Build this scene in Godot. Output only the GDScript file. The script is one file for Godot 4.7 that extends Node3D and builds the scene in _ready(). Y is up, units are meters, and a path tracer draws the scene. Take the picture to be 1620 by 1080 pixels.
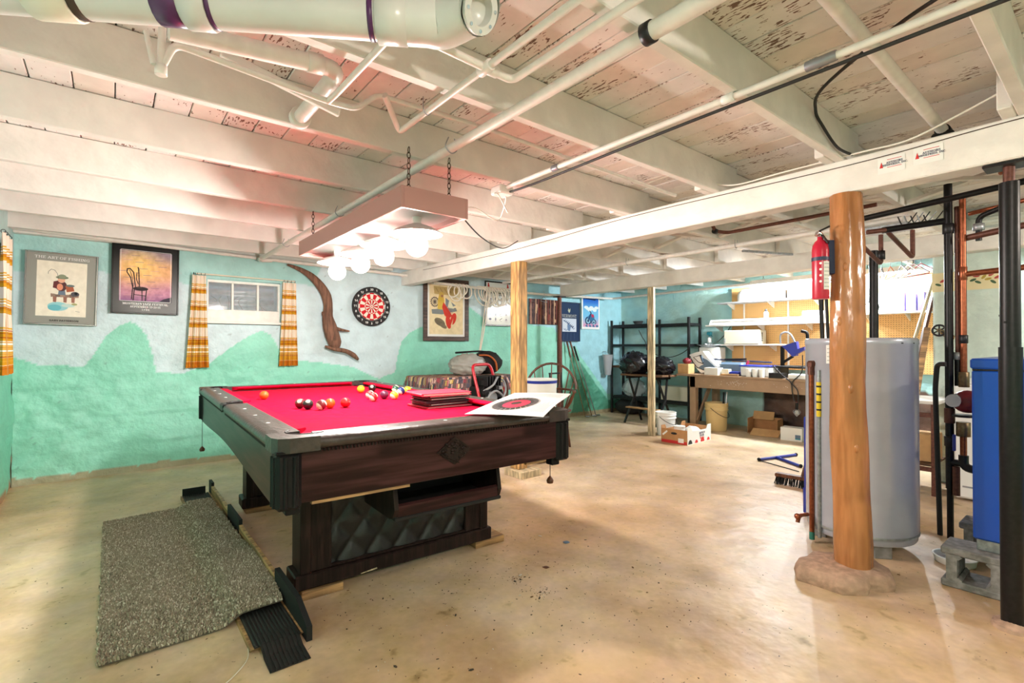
extends Node3D
# A basement games room: pool table, painted block walls, joisted ceiling, workshop corner.
# Helper v(x, height, depth): depth runs from the camera towards the painted back wall (-z).

var st: SurfaceTool
var rng := RandomNumberGenerator.new()
var used := {}
var m := {}

const WALL_D := 5.77
const WALL_L := -0.634
const WALL_R := 7.17
const WALL_F := -2.6
const JOIST_LOW := 2.09
const BOARD_LOW := 2.27

func _ready() -> void:
	rng.seed = 7
	set_camera_and_light()
	make_materials()
	build_structure()
	build_ceiling_pipes()
	build_pool_table()
	build_table_things()
	build_floor_things()
	build_hanging_lamp()
	build_wall_pictures()
	build_window_and_curtains()
	build_back_row()
	build_posts()
	build_boiler_corner()
	build_shelving()
	build_workbench()
	build_pegboard()

func set_camera_and_light() -> void:
	var cam := Camera3D.new()
	cam.name = "camera"
	cam.fov = rad_to_deg(2.0 * atan(540.0 / 788.0))
	cam.position = Vector3(0, 1.16, 0)
	cam.rotation_degrees = Vector3(0.51, -38.8, 0)
	cam.near = 0.03
	add_child(cam)
	cam.current = true
	var we := WorldEnvironment.new()
	we.name = "world_environment"
	var e := Environment.new()
	e.background_mode = Environment.BG_SKY
	var sky := Sky.new()
	var sm := ProceduralSkyMaterial.new()
	sm.sky_top_color = Color(0.55, 0.68, 0.85)
	sm.sky_horizon_color = Color(0.86, 0.9, 0.94)
	sm.ground_horizon_color = Color(0.6, 0.6, 0.58)
	sm.ground_bottom_color = Color(0.35, 0.34, 0.32)
	sm.sun_angle_max = 0.0
	sky.sky_material = sm
	e.sky = sky
	e.background_energy_multiplier = 1.6
	e.ambient_light_source = Environment.AMBIENT_SOURCE_DISABLED
	e.tonemap_mode = Environment.TONE_MAPPER_LINEAR
	e.tonemap_exposure = 1.36
	e.sdfgi_enabled = true
	e.ssao_enabled = true
	e.ssil_enabled = true
	we.environment = e
	add_child(we)
	# unseen bulbs behind the camera; the one beyond the boiler is added fill (fittings are built with the structure)
	for p in UNSEEN_BULBS:
		omni("unseen_bulb_light", v(p[0], p[1], p[2]), Color(1.0, 0.95, 0.90), p[3], 0.035)

const POOL_LIGHT := 1.28
const TUBE_LIGHT := 1.5
const UNSEEN_BULBS := [[0.55, 1.97, -1.1, 1.8], [3.75, 1.97, -1.2, 1.3]]

func omni(called: String, at: Vector3, c: Color, e: float, size: float) -> void:
	var l := OmniLight3D.new()
	l.name = numbered(called)
	l.position = at
	l.light_color = c
	l.light_energy = e
	l.light_size = size
	l.omni_range = 14.0
	l.omni_attenuation = 2.0
	l.shadow_enabled = true
	add_child(l)

# ---------------------------------------------------------------- helpers
func v(x: float, h: float, d: float) -> Vector3:
	return Vector3(x, h, -d)

func numbered(called: String) -> String:
	if not used.has(called):
		used[called] = 0
		return called
	used[called] += 1
	return "%s_%03d" % [called, used[called]]

func tag(o: Node, label: String, category: String, group := "", kind := "") -> Node:
	if label: o.set_meta("label", label)
	if category: o.set_meta("category", category)
	if group: o.set_meta("group", group)
	if kind: o.set_meta("kind", kind)
	return o

func thing(called: String, label: String, category: String, at := Vector3.ZERO, turn := 0.0, group := "") -> Node3D:
	var o := Node3D.new()
	o.name = numbered(called)
	add_child(o)
	o.position = at
	o.rotation.y = turn
	tag(o, label, category, group)
	return o

func structure(called: String, label: String, category: String, at := Vector3.ZERO) -> Node3D:
	var o := thing(called, label, category, at)
	o.set_meta("kind", "structure")
	return o

func beg() -> void:
	st = SurfaceTool.new()
	st.begin(Mesh.PRIMITIVE_TRIANGLES)

func fin(called: String, mat: Material, parent: Node = null, label := "") -> MeshInstance3D:
	st.generate_normals()
	var o := MeshInstance3D.new()
	o.mesh = st.commit()
	o.material_override = null
	for i in o.mesh.get_surface_count():
		o.mesh.surface_set_material(i, mat)
	if parent == null:
		o.name = numbered(called)
		add_child(o)
	else:
		o.name = called
		parent.add_child(o, true)
	if label: o.set_meta("label", label)
	return o

# a top-level thing made of one mesh: its node stands at `at`, the mesh is in local coordinates
func solo(called: String, mat: Material, label: String, category: String, at := Vector3.ZERO, turn := 0.0, group := "") -> MeshInstance3D:
	var o := fin(called, mat)
	o.position = at
	o.rotation.y = turn
	tag(o, label, category, group)
	return o

func share(called: String, mesh: Mesh, parent: Node, xf: Transform3D) -> MeshInstance3D:
	var o := MeshInstance3D.new()
	o.name = called
	o.mesh = mesh
	o.transform = xf
	parent.add_child(o, true)
	return o

func tri(a: Vector3, b: Vector3, c: Vector3) -> void:
	st.add_vertex(a); st.add_vertex(b); st.add_vertex(c)

func quad(a: Vector3, b: Vector3, c: Vector3, d: Vector3) -> void:
	tri(a, b, c); tri(a, c, d)

func flat() -> void:
	st.set_smooth_group(-1)

# box with optional chamfer
func box(c: Vector3, s: Vector3, bv := 0.0, b := Basis.IDENTITY) -> void:
	flat()
	var h := s * 0.5
	bv = min(bv, min(h.x, min(h.y, h.z)) * 0.9)
	var f := func(x: float, y: float, z: float) -> Vector3: return c + b * Vector3(x, y, z)
	if bv <= 0.0:
		var p := []
		for i in 8: p.append(f.call(h.x * (1 if i & 1 else -1), h.y * (1 if i & 2 else -1), h.z * (1 if i & 4 else -1)))
		quad(p[4], p[6], p[7], p[5]); quad(p[1], p[3], p[2], p[0]); quad(p[5], p[7], p[3], p[1])
		quad(p[0], p[2], p[6], p[4]); quad(p[6], p[2], p[3], p[7]); quad(p[0], p[4], p[5], p[1])
		return
	var i3 := h - Vector3(bv, bv, bv)
	# three points at each corner: on the x face, the y face, the z face
	var q := []
	for i in 8:
		var sx := 1.0 if i & 1 else -1.0
		var sy := 1.0 if i & 2 else -1.0
		var sz := 1.0 if i & 4 else -1.0
		q.append([f.call(h.x * sx, i3.y * sy, i3.z * sz), f.call(i3.x * sx, h.y * sy, i3.z * sz), f.call(i3.x * sx, i3.y * sy, h.z * sz)])
	quad(q[4][2], q[6][2], q[7][2], q[5][2]); quad(q[1][2], q[3][2], q[2][2], q[0][2])
	quad(q[5][0], q[7][0], q[3][0], q[1][0]); quad(q[0][0], q[2][0], q[6][0], q[4][0])
	quad(q[6][1], q[2][1], q[3][1], q[7][1]); quad(q[0][1], q[4][1], q[5][1], q[1][1])
	# edges along x
	quad(q[4][1], q[4][2], q[5][2], q[5][1]); quad(q[6][2], q[6][1], q[7][1], q[7][2])
	quad(q[2][1], q[2][2], q[3][2], q[3][1]); quad(q[0][2], q[0][1], q[1][1], q[1][2])
	# edges along y
	quad(q[5][2], q[7][2], q[7][0], q[5][0]); quad(q[1][0], q[3][0], q[3][2], q[1][2])
	quad(q[0][2], q[2][2], q[2][0], q[0][0]); quad(q[4][0], q[6][0], q[6][2], q[4][2])
	# edges along z
	quad(q[7][0], q[7][1], q[3][1], q[3][0]); quad(q[1][0], q[1][1], q[5][1], q[5][0])
	quad(q[6][1], q[6][0], q[2][0], q[2][1]); quad(q[0][1], q[0][0], q[4][0], q[4][1])
	for i in 8:
		var odd: bool = (int(i & 1 > 0) + int(i & 2 > 0) + int(i & 4 > 0)) % 2 == 1
		if odd: tri(q[i][0], q[i][2], q[i][1])
		else: tri(q[i][0], q[i][1], q[i][2])

# beam between two points with a rectangular section
func bar(a: Vector3, b: Vector3, w: float, h: float, bv := 0.0, up := Vector3.UP) -> void:
	var d := (b - a)
	var l := d.length()
	if l < 1e-6: return
	var z := d / l
	if absf(z.dot(up)) > 0.98: up = Vector3.RIGHT
	var x := up.cross(z).normalized()
	box((a + b) * 0.5, Vector3(w, h, l), bv, Basis(x, z.cross(x), z))

# tube along a path; r is a number or an array with one radius for each point
func tube(path: Array, r, sides := 10, caps := true, squash := 1.0) -> void:
	var n := path.size()
	var ring := []
	var t0: Vector3 = (path[1] - path[0]).normalized()
	var up := Vector3.UP if absf(t0.y) < 0.9 else Vector3.RIGHT
	var x := up.cross(t0).normalized()
	for i in n:
		var t: Vector3
		if i == 0: t = path[1] - path[0]
		elif i == n - 1: t = path[n - 1] - path[n - 2]
		else: t = (path[i + 1] - path[i]).normalized() + (path[i] - path[i - 1]).normalized()
		t = t.normalized()
		x = (x - t * x.dot(t)).normalized()
		var y := t.cross(x)
		var rr: float = r[i] if r is Array else r
		var row := []
		for k in sides:
			var a := TAU * k / sides
			row.append(path[i] + x * cos(a) * rr + y * sin(a) * rr * squash)
		ring.append(row)
	st.set_smooth_group(1)
	for i in n - 1:
		for k in sides:
			var k2 := (k + 1) % sides
			quad(ring[i][k], ring[i][k2], ring[i + 1][k2], ring[i + 1][k])
	if caps:
		flat()
		for k in range(1, sides - 1):
			tri(ring[0][0], ring[0][k + 1], ring[0][k])
			tri(ring[n - 1][0], ring[n - 1][k], ring[n - 1][k + 1])

# path with rounded corners
func bend(pts: Array, rad: float, seg := 5) -> Array:
	var out := [pts[0]]
	for i in range(1, pts.size() - 1):
		var a: Vector3 = pts[i - 1]
		var b: Vector3 = pts[i]
		var c: Vector3 = pts[i + 1]
		var r: float = min(rad, min(a.distance_to(b), b.distance_to(c)) * 0.48)
		var p := b + (a - b).normalized() * r
		var q := b + (c - b).normalized() * r
		for k in seg + 1:
			var t := float(k) / seg
			out.append(p.lerp(b, t).lerp(b.lerp(q, t), t))
	out.append(pts[-1])
	return out

# smooth curve through points
func spline(pts: Array, seg := 6) -> Array:
	var out := []
	var n := pts.size()
	for i in n - 1:
		var p0: Vector3 = pts[max(i - 1, 0)]
		var p3: Vector3 = pts[min(i + 2, n - 1)]
		for k in seg:
			out.append((pts[i] as Vector3).cubic_interpolate(pts[i + 1], p0, p3, float(k) / seg))
	out.append(pts[-1])
	return out

# solid of revolution; profile is [radius, height] pairs from bottom to top
func lathe(prof: Array, xf := Transform3D.IDENTITY, sides := 20, smooth := true) -> void:
	var n := prof.size()
	if smooth: st.set_smooth_group(2)
	else: flat()
	for i in n - 1:
		for k in sides:
			var a := TAU * k / sides
			var b := TAU * (k + 1) / sides
			var r0: float = prof[i][0]
			var r1: float = prof[i + 1][0]
			var p0 := xf * Vector3(cos(a) * r0, prof[i][1], sin(a) * r0)
			var p1 := xf * Vector3(cos(b) * r0, prof[i][1], sin(b) * r0)
			var p2 := xf * Vector3(cos(b) * r1, prof[i + 1][1], sin(b) * r1)
			var p3 := xf * Vector3(cos(a) * r1, prof[i + 1][1], sin(a) * r1)
			if r0 < 1e-6: tri(p0, p3, p2)
			elif r1 < 1e-6: tri(p0, p3, p1)
			else: quad(p0, p3, p2, p1)
		if smooth and i < n - 2:
			var d0 := Vector2(prof[i + 1][0] - prof[i][0], prof[i + 1][1] - prof[i][1]).normalized()
			var d1 := Vector2(prof[i + 2][0] - prof[i + 1][0], prof[i + 2][1] - prof[i + 1][1]).normalized()
			if d0.dot(d1) < 0.6: st.set_smooth_group(3 + i)

func cyl(a: Vector3, b: Vector3, r: float, sides := 14) -> void:
	tube([a, b], r, sides)

func ball(c: Vector3, r: float, seg := 12, sides := 16, sq := Vector3.ONE) -> void:
	var prof := []
	for i in seg + 1:
		var a := -PI / 2 + PI * i / seg
		prof.append([max(cos(a), 0.0) if i > 0 and i < seg else 0.0, sin(a)])
	lathe(prof, Transform3D(Basis.from_scale(sq * r), c), sides)

# extrusion of a 2D outline (x, y) along z by depth, centred on z = 0
func extr(poly: PackedVector2Array, depth: float, xf := Transform3D.IDENTITY) -> void:
	flat()
	if not Geometry2D.is_polygon_clockwise(poly): poly.reverse()
	var h := depth * 0.5
	var ix := Geometry2D.triangulate_polygon(poly)
	for i in range(0, ix.size(), 3):
		var a := poly[ix[i]]
		var b := poly[ix[i + 1]]
		var c := poly[ix[i + 2]]
		if (b - a).cross(c - a) > 0.0:
			var t := b
			b = c
			c = t
		tri(xf * Vector3(a.x, a.y, h), xf * Vector3(b.x, b.y, h), xf * Vector3(c.x, c.y, h))
		tri(xf * Vector3(a.x, a.y, -h), xf * Vector3(c.x, c.y, -h), xf * Vector3(b.x, b.y, -h))
	for i in poly.size():
		var a := poly[i]
		var b := poly[(i + 1) % poly.size()]
		quad(xf * Vector3(a.x, a.y, -h), xf * Vector3(b.x, b.y, -h), xf * Vector3(b.x, b.y, h), xf * Vector3(a.x, a.y, h))

func poly(a: Array) -> PackedVector2Array:
	var p := PackedVector2Array()
	for i in range(0, a.size(), 2): p.append(Vector2(a[i], a[i + 1]))
	return p

# rectangle with its own texture coordinates, facing +z of xf, w x h centred
func print_sheet(w: float, h: float, xf := Transform3D.IDENTITY) -> void:
	flat()
	var c := [Vector2(-1, -1), Vector2(-1, 1), Vector2(1, 1), Vector2(1, -1)]
	for i in [0, 1, 2, 0, 2, 3]:
		st.set_uv(Vector2(c[i].x * 0.5 + 0.5, 0.5 - c[i].y * 0.5))
		st.add_vertex(xf * Vector3(c[i].x * w * 0.5, c[i].y * h * 0.5, 0))

func lettering(words: String, height: float, mat: Material, parent: Node, xf: Transform3D, serif := false, bold := false, wide := 1.0) -> MeshInstance3D:
	var t := TextMesh.new()
	var f := SystemFont.new()
	f.font_names = PackedStringArray(["Droid Serif" if serif else "Droid Sans"])
	f.font_weight = 700 if bold else 400
	t.font = f
	t.text = words
	t.font_size = 32
	t.pixel_size = height / 24.0
	t.depth = 0.0008
	t.curve_step = 4.0
	t.material = mat
	var o := MeshInstance3D.new()
	o.name = "lettering"
	o.mesh = t
	o.transform = xf * Transform3D(Basis.from_scale(Vector3(wide, 1, 1)), Vector3.ZERO)
	parent.add_child(o, true)
	return o

# face +z of the result towards the room from a wall: "back" wall needs no turn, "left" faces +x, "right" faces -x
func at_wall(p: Vector3, turn := 0.0, tilt := 0.0) -> Transform3D:
	return Transform3D(Basis(Vector3.UP, turn) * Basis(Vector3.BACK, tilt), p)

# ---------------------------------------------------------------- materials and textures
func noise_bytes(seed_: int, freq: float, w: int, h: int, oct := 4, stretch := Vector2i(1, 1)) -> PackedByteArray:
	var n := FastNoiseLite.new()
	n.seed = seed_
	n.noise_type = FastNoiseLite.TYPE_SIMPLEX_SMOOTH
	n.frequency = freq
	n.fractal_octaves = oct
	var im := n.get_seamless_image(w / stretch.x, h / stretch.y)
	im.convert(Image.FORMAT_L8)
	if stretch != Vector2i(1, 1): im.resize(w, h, Image.INTERPOLATE_CUBIC)
	return im.get_data()

func as_texture(data: PackedByteArray, w: int, h: int, fmt := Image.FORMAT_RGB8) -> ImageTexture:
	var im := Image.create_from_data(w, h, false, fmt, data)
	im.generate_mipmaps()
	return ImageTexture.create_from_image(im)

# grey texture from lo to hi made of noise; several octaves
func mottle(seed_: int, freq: float, lo: float, hi: float, w := 512, stretch := Vector2i(1, 1), oct := 5) -> ImageTexture:
	var a := noise_bytes(seed_, freq, w, w, oct, stretch)
	var d := PackedByteArray()
	d.resize(w * w)
	var lut := PackedByteArray()
	for i in 256: lut.append(int(clampf(lo + (hi - lo) * smoothstep(0.15, 0.85, i / 255.0), 0, 1) * 255))
	for i in w * w: d[i] = lut[a[i]]
	return as_texture(d, w, w, Image.FORMAT_L8)

func bumps(seed_: int, freq: float, strength: float, w := 512, stretch := Vector2i(1, 1)) -> ImageTexture:
	var a := noise_bytes(seed_, freq, w, w, 5, stretch)
	var im := Image.create_from_data(w, w, false, Image.FORMAT_L8, a)
	im.convert(Image.FORMAT_RGBA8)
	im.bump_map_to_normal_map(strength)
	im.generate_mipmaps()
	return ImageTexture.create_from_image(im)

# painted boards: white paint with dark flakes where it has come away, long along the board (v direction)
func flaking(seed_: int) -> ImageTexture:
	var w := 1024
	var fine := noise_bytes(seed_, 0.11, w, w, 3, Vector2i(1, 4))
	var patch := noise_bytes(seed_ + 1, 0.004, w, w, 3)
	var tone := noise_bytes(seed_ + 2, 0.012, w, w, 4)
	var d := PackedByteArray()
	d.resize(w * w * 3)
	for i in w * w:
		var t := 228 + (tone[i] - 128) / 14
		var r := t
		var g := t - 4
		var b := t - 9
		if fine[i] > 238 - patch[i] / 5 - (40 if patch[i] > 168 else 0):
			r = 92 + tone[i] / 6; g = 66 + tone[i] / 7; b = 52 + tone[i] / 7
		d[i * 3] = r; d[i * 3 + 1] = g; d[i * 3 + 2] = b
	return as_texture(d, w, w)

func floor_texture() -> ImageTexture:
	var w := 1024
	var a := noise_bytes(31, 0.006, w, w, 5)
	var b := noise_bytes(32, 0.05, w, w, 4)
	var c := noise_bytes(33, 0.014, w, w, 5)
	var d := PackedByteArray()
	d.resize(w * w * 3)
	for i in w * w:
		var t := (a[i] - 128) / 7 + (b[i] - 128) / 14
		var r := 211 + t
		var g := 193 + t
		var bl := 168 + t - (c[i] - 128) / 10
		if c[i] > 196:
			var k := c[i] - 196
			r -= k; g -= k; bl -= k
		d[i * 3] = clampi(r, 0, 255); d[i * 3 + 1] = clampi(g, 0, 255); d[i * 3 + 2] = clampi(bl, 0, 255)
	var r2 := RandomNumberGenerator.new()
	r2.seed = 5
	for k in 900:   # grit, drips and short scratches
		var x := r2.randi() % w
		var y := r2.randi() % w
		var n := 1 + (r2.randi() % 3 if k % 3 else r2.randi() % 9)
		var dx := r2.randf_range(-1, 1)
		var dy := r2.randf_range(-1, 1)
		var dark := r2.randf_range(0.32, 0.8)
		for j in n:
			for q in (2 if k % 4 == 0 else 1):
				var px := posmod(x + int(dx * j) + q, w)
				var py := posmod(y + int(dy * j), w)
				var i := (py * w + px) * 3
				d[i] = int(d[i] * dark); d[i + 1] = int(d[i + 1] * dark * 0.97); d[i + 2] = int(d[i + 2] * dark * 0.93)
	return as_texture(d, w, w)

func wood_texture(seed_: int, dark: Color, light: Color, w := 512, along := Vector2i(1, 12), freq := 0.03) -> ImageTexture:
	var a := noise_bytes(seed_, freq, w, w, 4, along)
	var b := noise_bytes(seed_ + 9, freq * 3.0, w, w, 3, along * 2 if along.x > along.y else along)
	var d := PackedByteArray()
	d.resize(w * w * 3)
	for i in w * w:
		var t := clampf((a[i] * 0.65 + b[i] * 0.35) / 255.0, 0, 1)
		t = smoothstep(0.2, 0.8, t)
		var c := dark.lerp(light, t)
		d[i * 3] = int(c.r * 255); d[i * 3 + 1] = int(c.g * 255); d[i * 3 + 2] = int(c.b * 255)
	return as_texture(d, w, w)

func mk(key: String, c: Color, rough := 0.6, metal := 0.0, tex: Texture2D = null, scale := 1.0, world := true, normal: Texture2D = null, nscale := 1.0) -> StandardMaterial3D:
	var s := StandardMaterial3D.new()
	s.resource_name = key
	s.albedo_color = c
	s.roughness = rough
	s.metallic = metal
	if tex or normal:
		s.uv1_triplanar = true
		s.uv1_world_triplanar = world
		s.uv1_scale = Vector3.ONE * scale
	if tex: s.albedo_texture = tex
	if normal:
		s.normal_enabled = true
		s.normal_texture = normal
		s.normal_scale = nscale
	m[key] = s
	return s

func c8(r: int, g: int, b: int) -> Color:
	return Color8(r, g, b)

func printed(im: Image, rough := 0.5) -> StandardMaterial3D:
	im.generate_mipmaps()
	var s := StandardMaterial3D.new()
	s.albedo_texture = ImageTexture.create_from_image(im)
	s.roughness = rough
	s.metallic_specular = 0.25
	return s

func make_materials() -> void:
	var mot := mottle(1, 0.01, 0.95, 1.0)
	var motc := mottle(2, 0.02, 0.82, 1.0)
	var grit := bumps(3, 0.05, 3.0)
	var soft := bumps(4, 0.015, 6.0)
	var rough_b := bumps(5, 0.03, 9.0)
	var woodv := wood_texture(11, Color(0.62, 0.62, 0.62), Color(1, 1, 1))                       # grain along v
	var woodh := wood_texture(12, Color(0.62, 0.62, 0.62), Color(1, 1, 1), 512, Vector2i(12, 1))  # grain along u
	# setting
	mk("paint_white", c8(233, 228, 221), 0.55, 0, mot, 0.7, true, soft, 0.25)
	var fl := mk("ceiling_board", Color.WHITE, 0.6, 0, flaking(21), 0.62)
	fl.uv1_offset = Vector3(0.3, 0.1, 0.2)
	var fl2 := mk("ceiling_board_b", c8(250, 246, 240), 0.6, 0, fl.albedo_texture, 0.62)
	fl2.uv1_offset = Vector3(0.77, 0.4, 0.55)
	mk("girder", c8(234, 228, 220), 0.55, 0, mot, 0.9, true, soft, 0.3)
	var wl := mk("wall_paint", Color.WHITE, 0.55, 0, mottle(6, 0.012, 0.95, 1.0), 0.8, true, grit, 0.6)
	wl.vertex_color_use_as_albedo = true
	var flo := mk("floor", Color.WHITE, 0.43, 0, floor_texture(), 0.37, true, soft, 0.22)
	flo.vertex_color_use_as_albedo = true
	mk("pale_render", c8(208, 224, 214), 0.7, 0, mot, 0.9, true, rough_b, 0.4)
	# woods
	mk("walnut", c8(72, 42, 42), 0.34, 0, wood_texture(41, Color(0.55, 0.5, 0.5), Color(1, 1, 1), 512, Vector2i(16, 1)), 1.4, false)
	mk("walnut_dark", c8(48, 33, 30), 0.4, 0, woodv, 1.6, false)
	mk("pine", c8(222, 172, 108), 0.5, 0, woodv, 1.7, false, grit, 0.15)
	mk("pine_h", c8(206, 160, 108), 0.55, 0, woodh, 1.7, false)
	mk("pine_pale", c8(236, 212, 170), 0.55, 0, woodv, 1.7, false)
	mk("log", c8(188, 126, 78), 0.2, 0, wood_texture(45, Color(0.8, 0.78, 0.74), Color(1, 1, 1), 512, Vector2i(1, 8), 0.02), 1.1, false, bumps(44, 0.02, 6.0, 512, Vector2i(1, 4)), 0.6)
	mk("drift", c8(142, 100, 78), 0.75, 0, woodv, 2.0, false, rough_b, 0.5)
	mk("oak_brown", c8(118, 66, 38), 0.4, 0, woodv, 2.0, false)
	mk("bench_paint", c8(164, 134, 106), 0.5, 0, mot, 1.2, false)
	mk("board_dark", c8(120, 84, 56), 0.6, 0, woodh, 1.5, false)
	for k in ["walnut", "walnut_dark"]: m[k].metallic_specular = 0.3
	# plastics, metals
	mk("black_plastic", c8(24, 22, 23), 0.42)
	m.black_plastic.metallic_specular = 0.3
	mk("black_matt", c8(22, 21, 21), 0.75)
	mk("black_vinyl", c8(20, 18, 19), 0.42, 0, null, 1, false, bumps(50, 0.06, 3.0, 256), 0.2)
	mk("vinyl_rail", c8(66, 54, 50), 0.34, 0, motc, 2.0, false, bumps(50, 0.06, 3.0, 256), 0.25)
	mk("black_iron", c8(30, 29, 31), 0.42, 0.3)
	mk("black_pipe", c8(34, 31, 32), 0.38, 0.55, motc, 3.0, false)
	mk("steel", c8(170, 170, 172), 0.3, 0.9)
	mk("zinc", c8(176, 180, 184), 0.45, 0.7, motc, 3.0)
	mk("chrome", c8(210, 212, 216), 0.15, 1.0)
	mk("copper", c8(166, 92, 62), 0.34, 0.75, motc, 4.0)
	mk("rust_pipe", c8(112, 66, 52), 0.5, 0.35, motc, 4.0)
	mk("brass", c8(140, 118, 84), 0.4, 0.6, motc, 4.0)
	mk("pvc", c8(214, 212, 206), 0.28, 0, mot, 1.0)
	mk("purple_primer", c8(88, 38, 92), 0.35, 0, motc, 3.0)
	mk("white_plastic", c8(238, 238, 234), 0.35)
	mk("white_paint", c8(236, 232, 224), 0.45, 0, mot, 2.0)
	mk("pipe_paint", c8(230, 224, 216), 0.42, 0, mot, 2.5)
	mk("cream", c8(222, 216, 196), 0.4)
	mk("tan_plastic", c8(216, 188, 132), 0.45)
	mk("grey_plastic", c8(150, 152, 154), 0.5)
	mk("red_cloth", c8(200, 10, 52), 0.92, 0, mottle(51, 0.02, 0.86, 1.0), 1.3, false)
	m.red_cloth.rim_enabled = true
	m.red_cloth.rim = 0.1
	m.red_cloth.metallic_specular = 0.12
	mk("red_paint", c8(196, 26, 44), 0.3)
	mk("ext_red", c8(186, 22, 52), 0.28)
	mk("blue_steel", c8(16, 74, 178), 0.32)
	mk("blue_vivid", c8(38, 52, 150), 0.4)
	mk("navy", c8(40, 50, 78), 0.5)
	mk("slate_blue", c8(96, 118, 140), 0.45)
	mk("heater_grey", c8(176, 178, 190), 0.22, 0.15, mot, 1.0)
	mk("concrete", c8(150, 146, 144), 0.9, 0, motc, 2.2, false, grit, 0.6)
	mk("plaster_lump", c8(196, 160, 136), 0.85, 0, motc, 2.0, false, rough_b, 0.6)
	mk("cardboard", c8(186, 136, 88), 0.8, 0, mot, 2.0, false)
	mk("cardboard_pale", c8(206, 164, 112), 0.8, 0, mot, 2.0, false)
	mk("paper", c8(232, 230, 224), 0.7)
	mk("ink", c8(28, 26, 28), 0.7)
	mk("ink_white", c8(240, 240, 238), 0.6)
	mk("ink_red", c8(200, 40, 40), 0.6)
	mk("ink_grey", c8(170, 172, 168), 0.5)
	mk("ink_navy", c8(40, 48, 90), 0.6)
	mk("maroon", c8(120, 30, 42), 0.4)
	mk("red_leather", c8(176, 40, 66), 0.42, 0, null, 1, false, bumps(52, 0.08, 3.0, 256), 0.3)
	mk("dark_leather", c8(46, 36, 44), 0.4, 0, null, 1, false, bumps(52, 0.08, 3.0, 256), 0.3)
	mk("brown_leather", c8(92, 46, 44), 0.4)
	mk("bag_black", c8(20, 20, 26), 0.18)
	mk("bag_grey", c8(170, 168, 160), 0.35)
	mk("orange_cloth", c8(198, 104, 50), 0.85)
	mk("rope", c8(226, 216, 200), 0.85)
	mk("cord_white", c8(232, 226, 216), 0.5)
	mk("tape_silver", c8(150, 152, 158), 0.4, 0.6)
	mk("rubber", c8(34, 33, 32), 0.6)
	mk("yellow_label", c8(226, 196, 40), 0.6)
	mk("teal", c8(40, 140, 160), 0.4)
	mk("purple", c8(110, 90, 190), 0.5)
	mk("dirt", c8(74, 58, 46), 0.9)
	mk("corrugated", c8(150, 154, 158), 0.4, 0.5, motc, 2.0)
	mk("green_oxide", c8(50, 120, 104), 0.7)
	var g := mk("glass", Color(0.92, 0.96, 0.97, 0.16), 0.04)
	g.transparency = BaseMaterial3D.TRANSPARENCY_ALPHA
	var cl := mk("clear_bag", Color(0.9, 0.92, 0.93, 0.3), 0.12)
	cl.transparency = BaseMaterial3D.TRANSPARENCY_ALPHA
	var bulb := mk("lamp_globe", c8(255, 244, 228), 0.4)
	bulb.emission_enabled = true
	bulb.emission = Color(1.0, 0.93, 0.82)
	bulb.emission_energy_multiplier = 6.0
	var dim: StandardMaterial3D = bulb.duplicate()
	dim.emission_energy_multiplier = 1.0
	m["lamp_globe_dim"] = dim
	mk("shade", c8(206, 204, 200), 0.4, 0.35)
	mk("lamp_pan", c8(172, 164, 160), 0.4, 0.4)
	var tb := mk("lamp_tube", c8(250, 252, 255), 0.4)
	tb.emission_enabled = true
	tb.emission = Color(0.93, 0.97, 1.0)
	tb.emission_energy_multiplier = 9.0

# ---------------------------------------------------------------- the room
const HILLS := [-0.75, 1.3, -0.634, 1.07, -0.48, 0.995, -0.18, 0.99, -0.1, 1.12, -0.03, 1.26, 0.06, 1.345, 0.14, 1.385, 0.2, 1.33, 0.26, 1.25, 0.31, 1.05, 0.325, 0.91, 0.54, 0.89, 0.76, 0.98, 0.9, 1.1, 1.04, 1.21, 1.15, 1.285, 1.245, 1.33, 1.33, 1.27, 1.41, 1.13, 1.6, 1.0, 1.94, 0.957, 2.24, 0.91, 2.42, 0.82, 2.55, 0.76, 2.76, 0.82, 2.8, 1.05, 2.85, 1.22, 2.95, 1.32, 3.07, 1.38, 3.4, 1.5, 3.85, 1.72, 4.0, 1.62, 4.2, 1.5, 4.9, 1.49, 5.5, 1.45, 5.6, 1.3, 5.75, 1.17, 6.0, 1.14, 6.1, 1.0, 6.3, 0.8, 6.6, 0.5, 6.8, 0.32, 7.3, 0.25]

func hill(x: float) -> float:
	for i in range(0, HILLS.size() - 2, 2):
		if x <= HILLS[i + 2]:
			return lerpf(HILLS[i + 1], HILLS[i + 3], clampf((x - HILLS[i]) / (HILLS[i + 2] - HILLS[i]), 0, 1))
	return HILLS[-1]

func lin(r: int, g: int, b: int) -> Color:
	return Color8(r, g, b).srgb_to_linear()

var wn := FastNoiseLite.new()
var wn2 := FastNoiseLite.new()

func relief(a: float, h: float) -> float:
	var y := 0.006 * wn.get_noise_2d(a * 100, h * 100)
	var low := smoothstep(1.5, 0.5, h)
	y += low * (0.022 * wn2.get_noise_2d(a * 60, h * 95) + 0.017 * wn.get_noise_2d(a * 260, h * 320) * clampf(0.4 + 2.0 * wn2.get_noise_2d(a * 25, h * 25), 0, 1.4))
	# board-marked courses: an uneven lip every quarter metre
	var w := h + 0.025 * wn2.get_noise_2d(a * 45, h * 8 + 90)
	var q := fposmod(w, 0.262) / 0.262
	var lip := clampf(0.25 + 1.5 * wn2.get_noise_2d(a * 30 + 200, floorf(w / 0.262) * 50), 0, 1)
	y += (0.003 + 0.014 * low) * lip * smoothstep(0.0, 0.1, q) * (1.0 - q)
	return y

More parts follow.
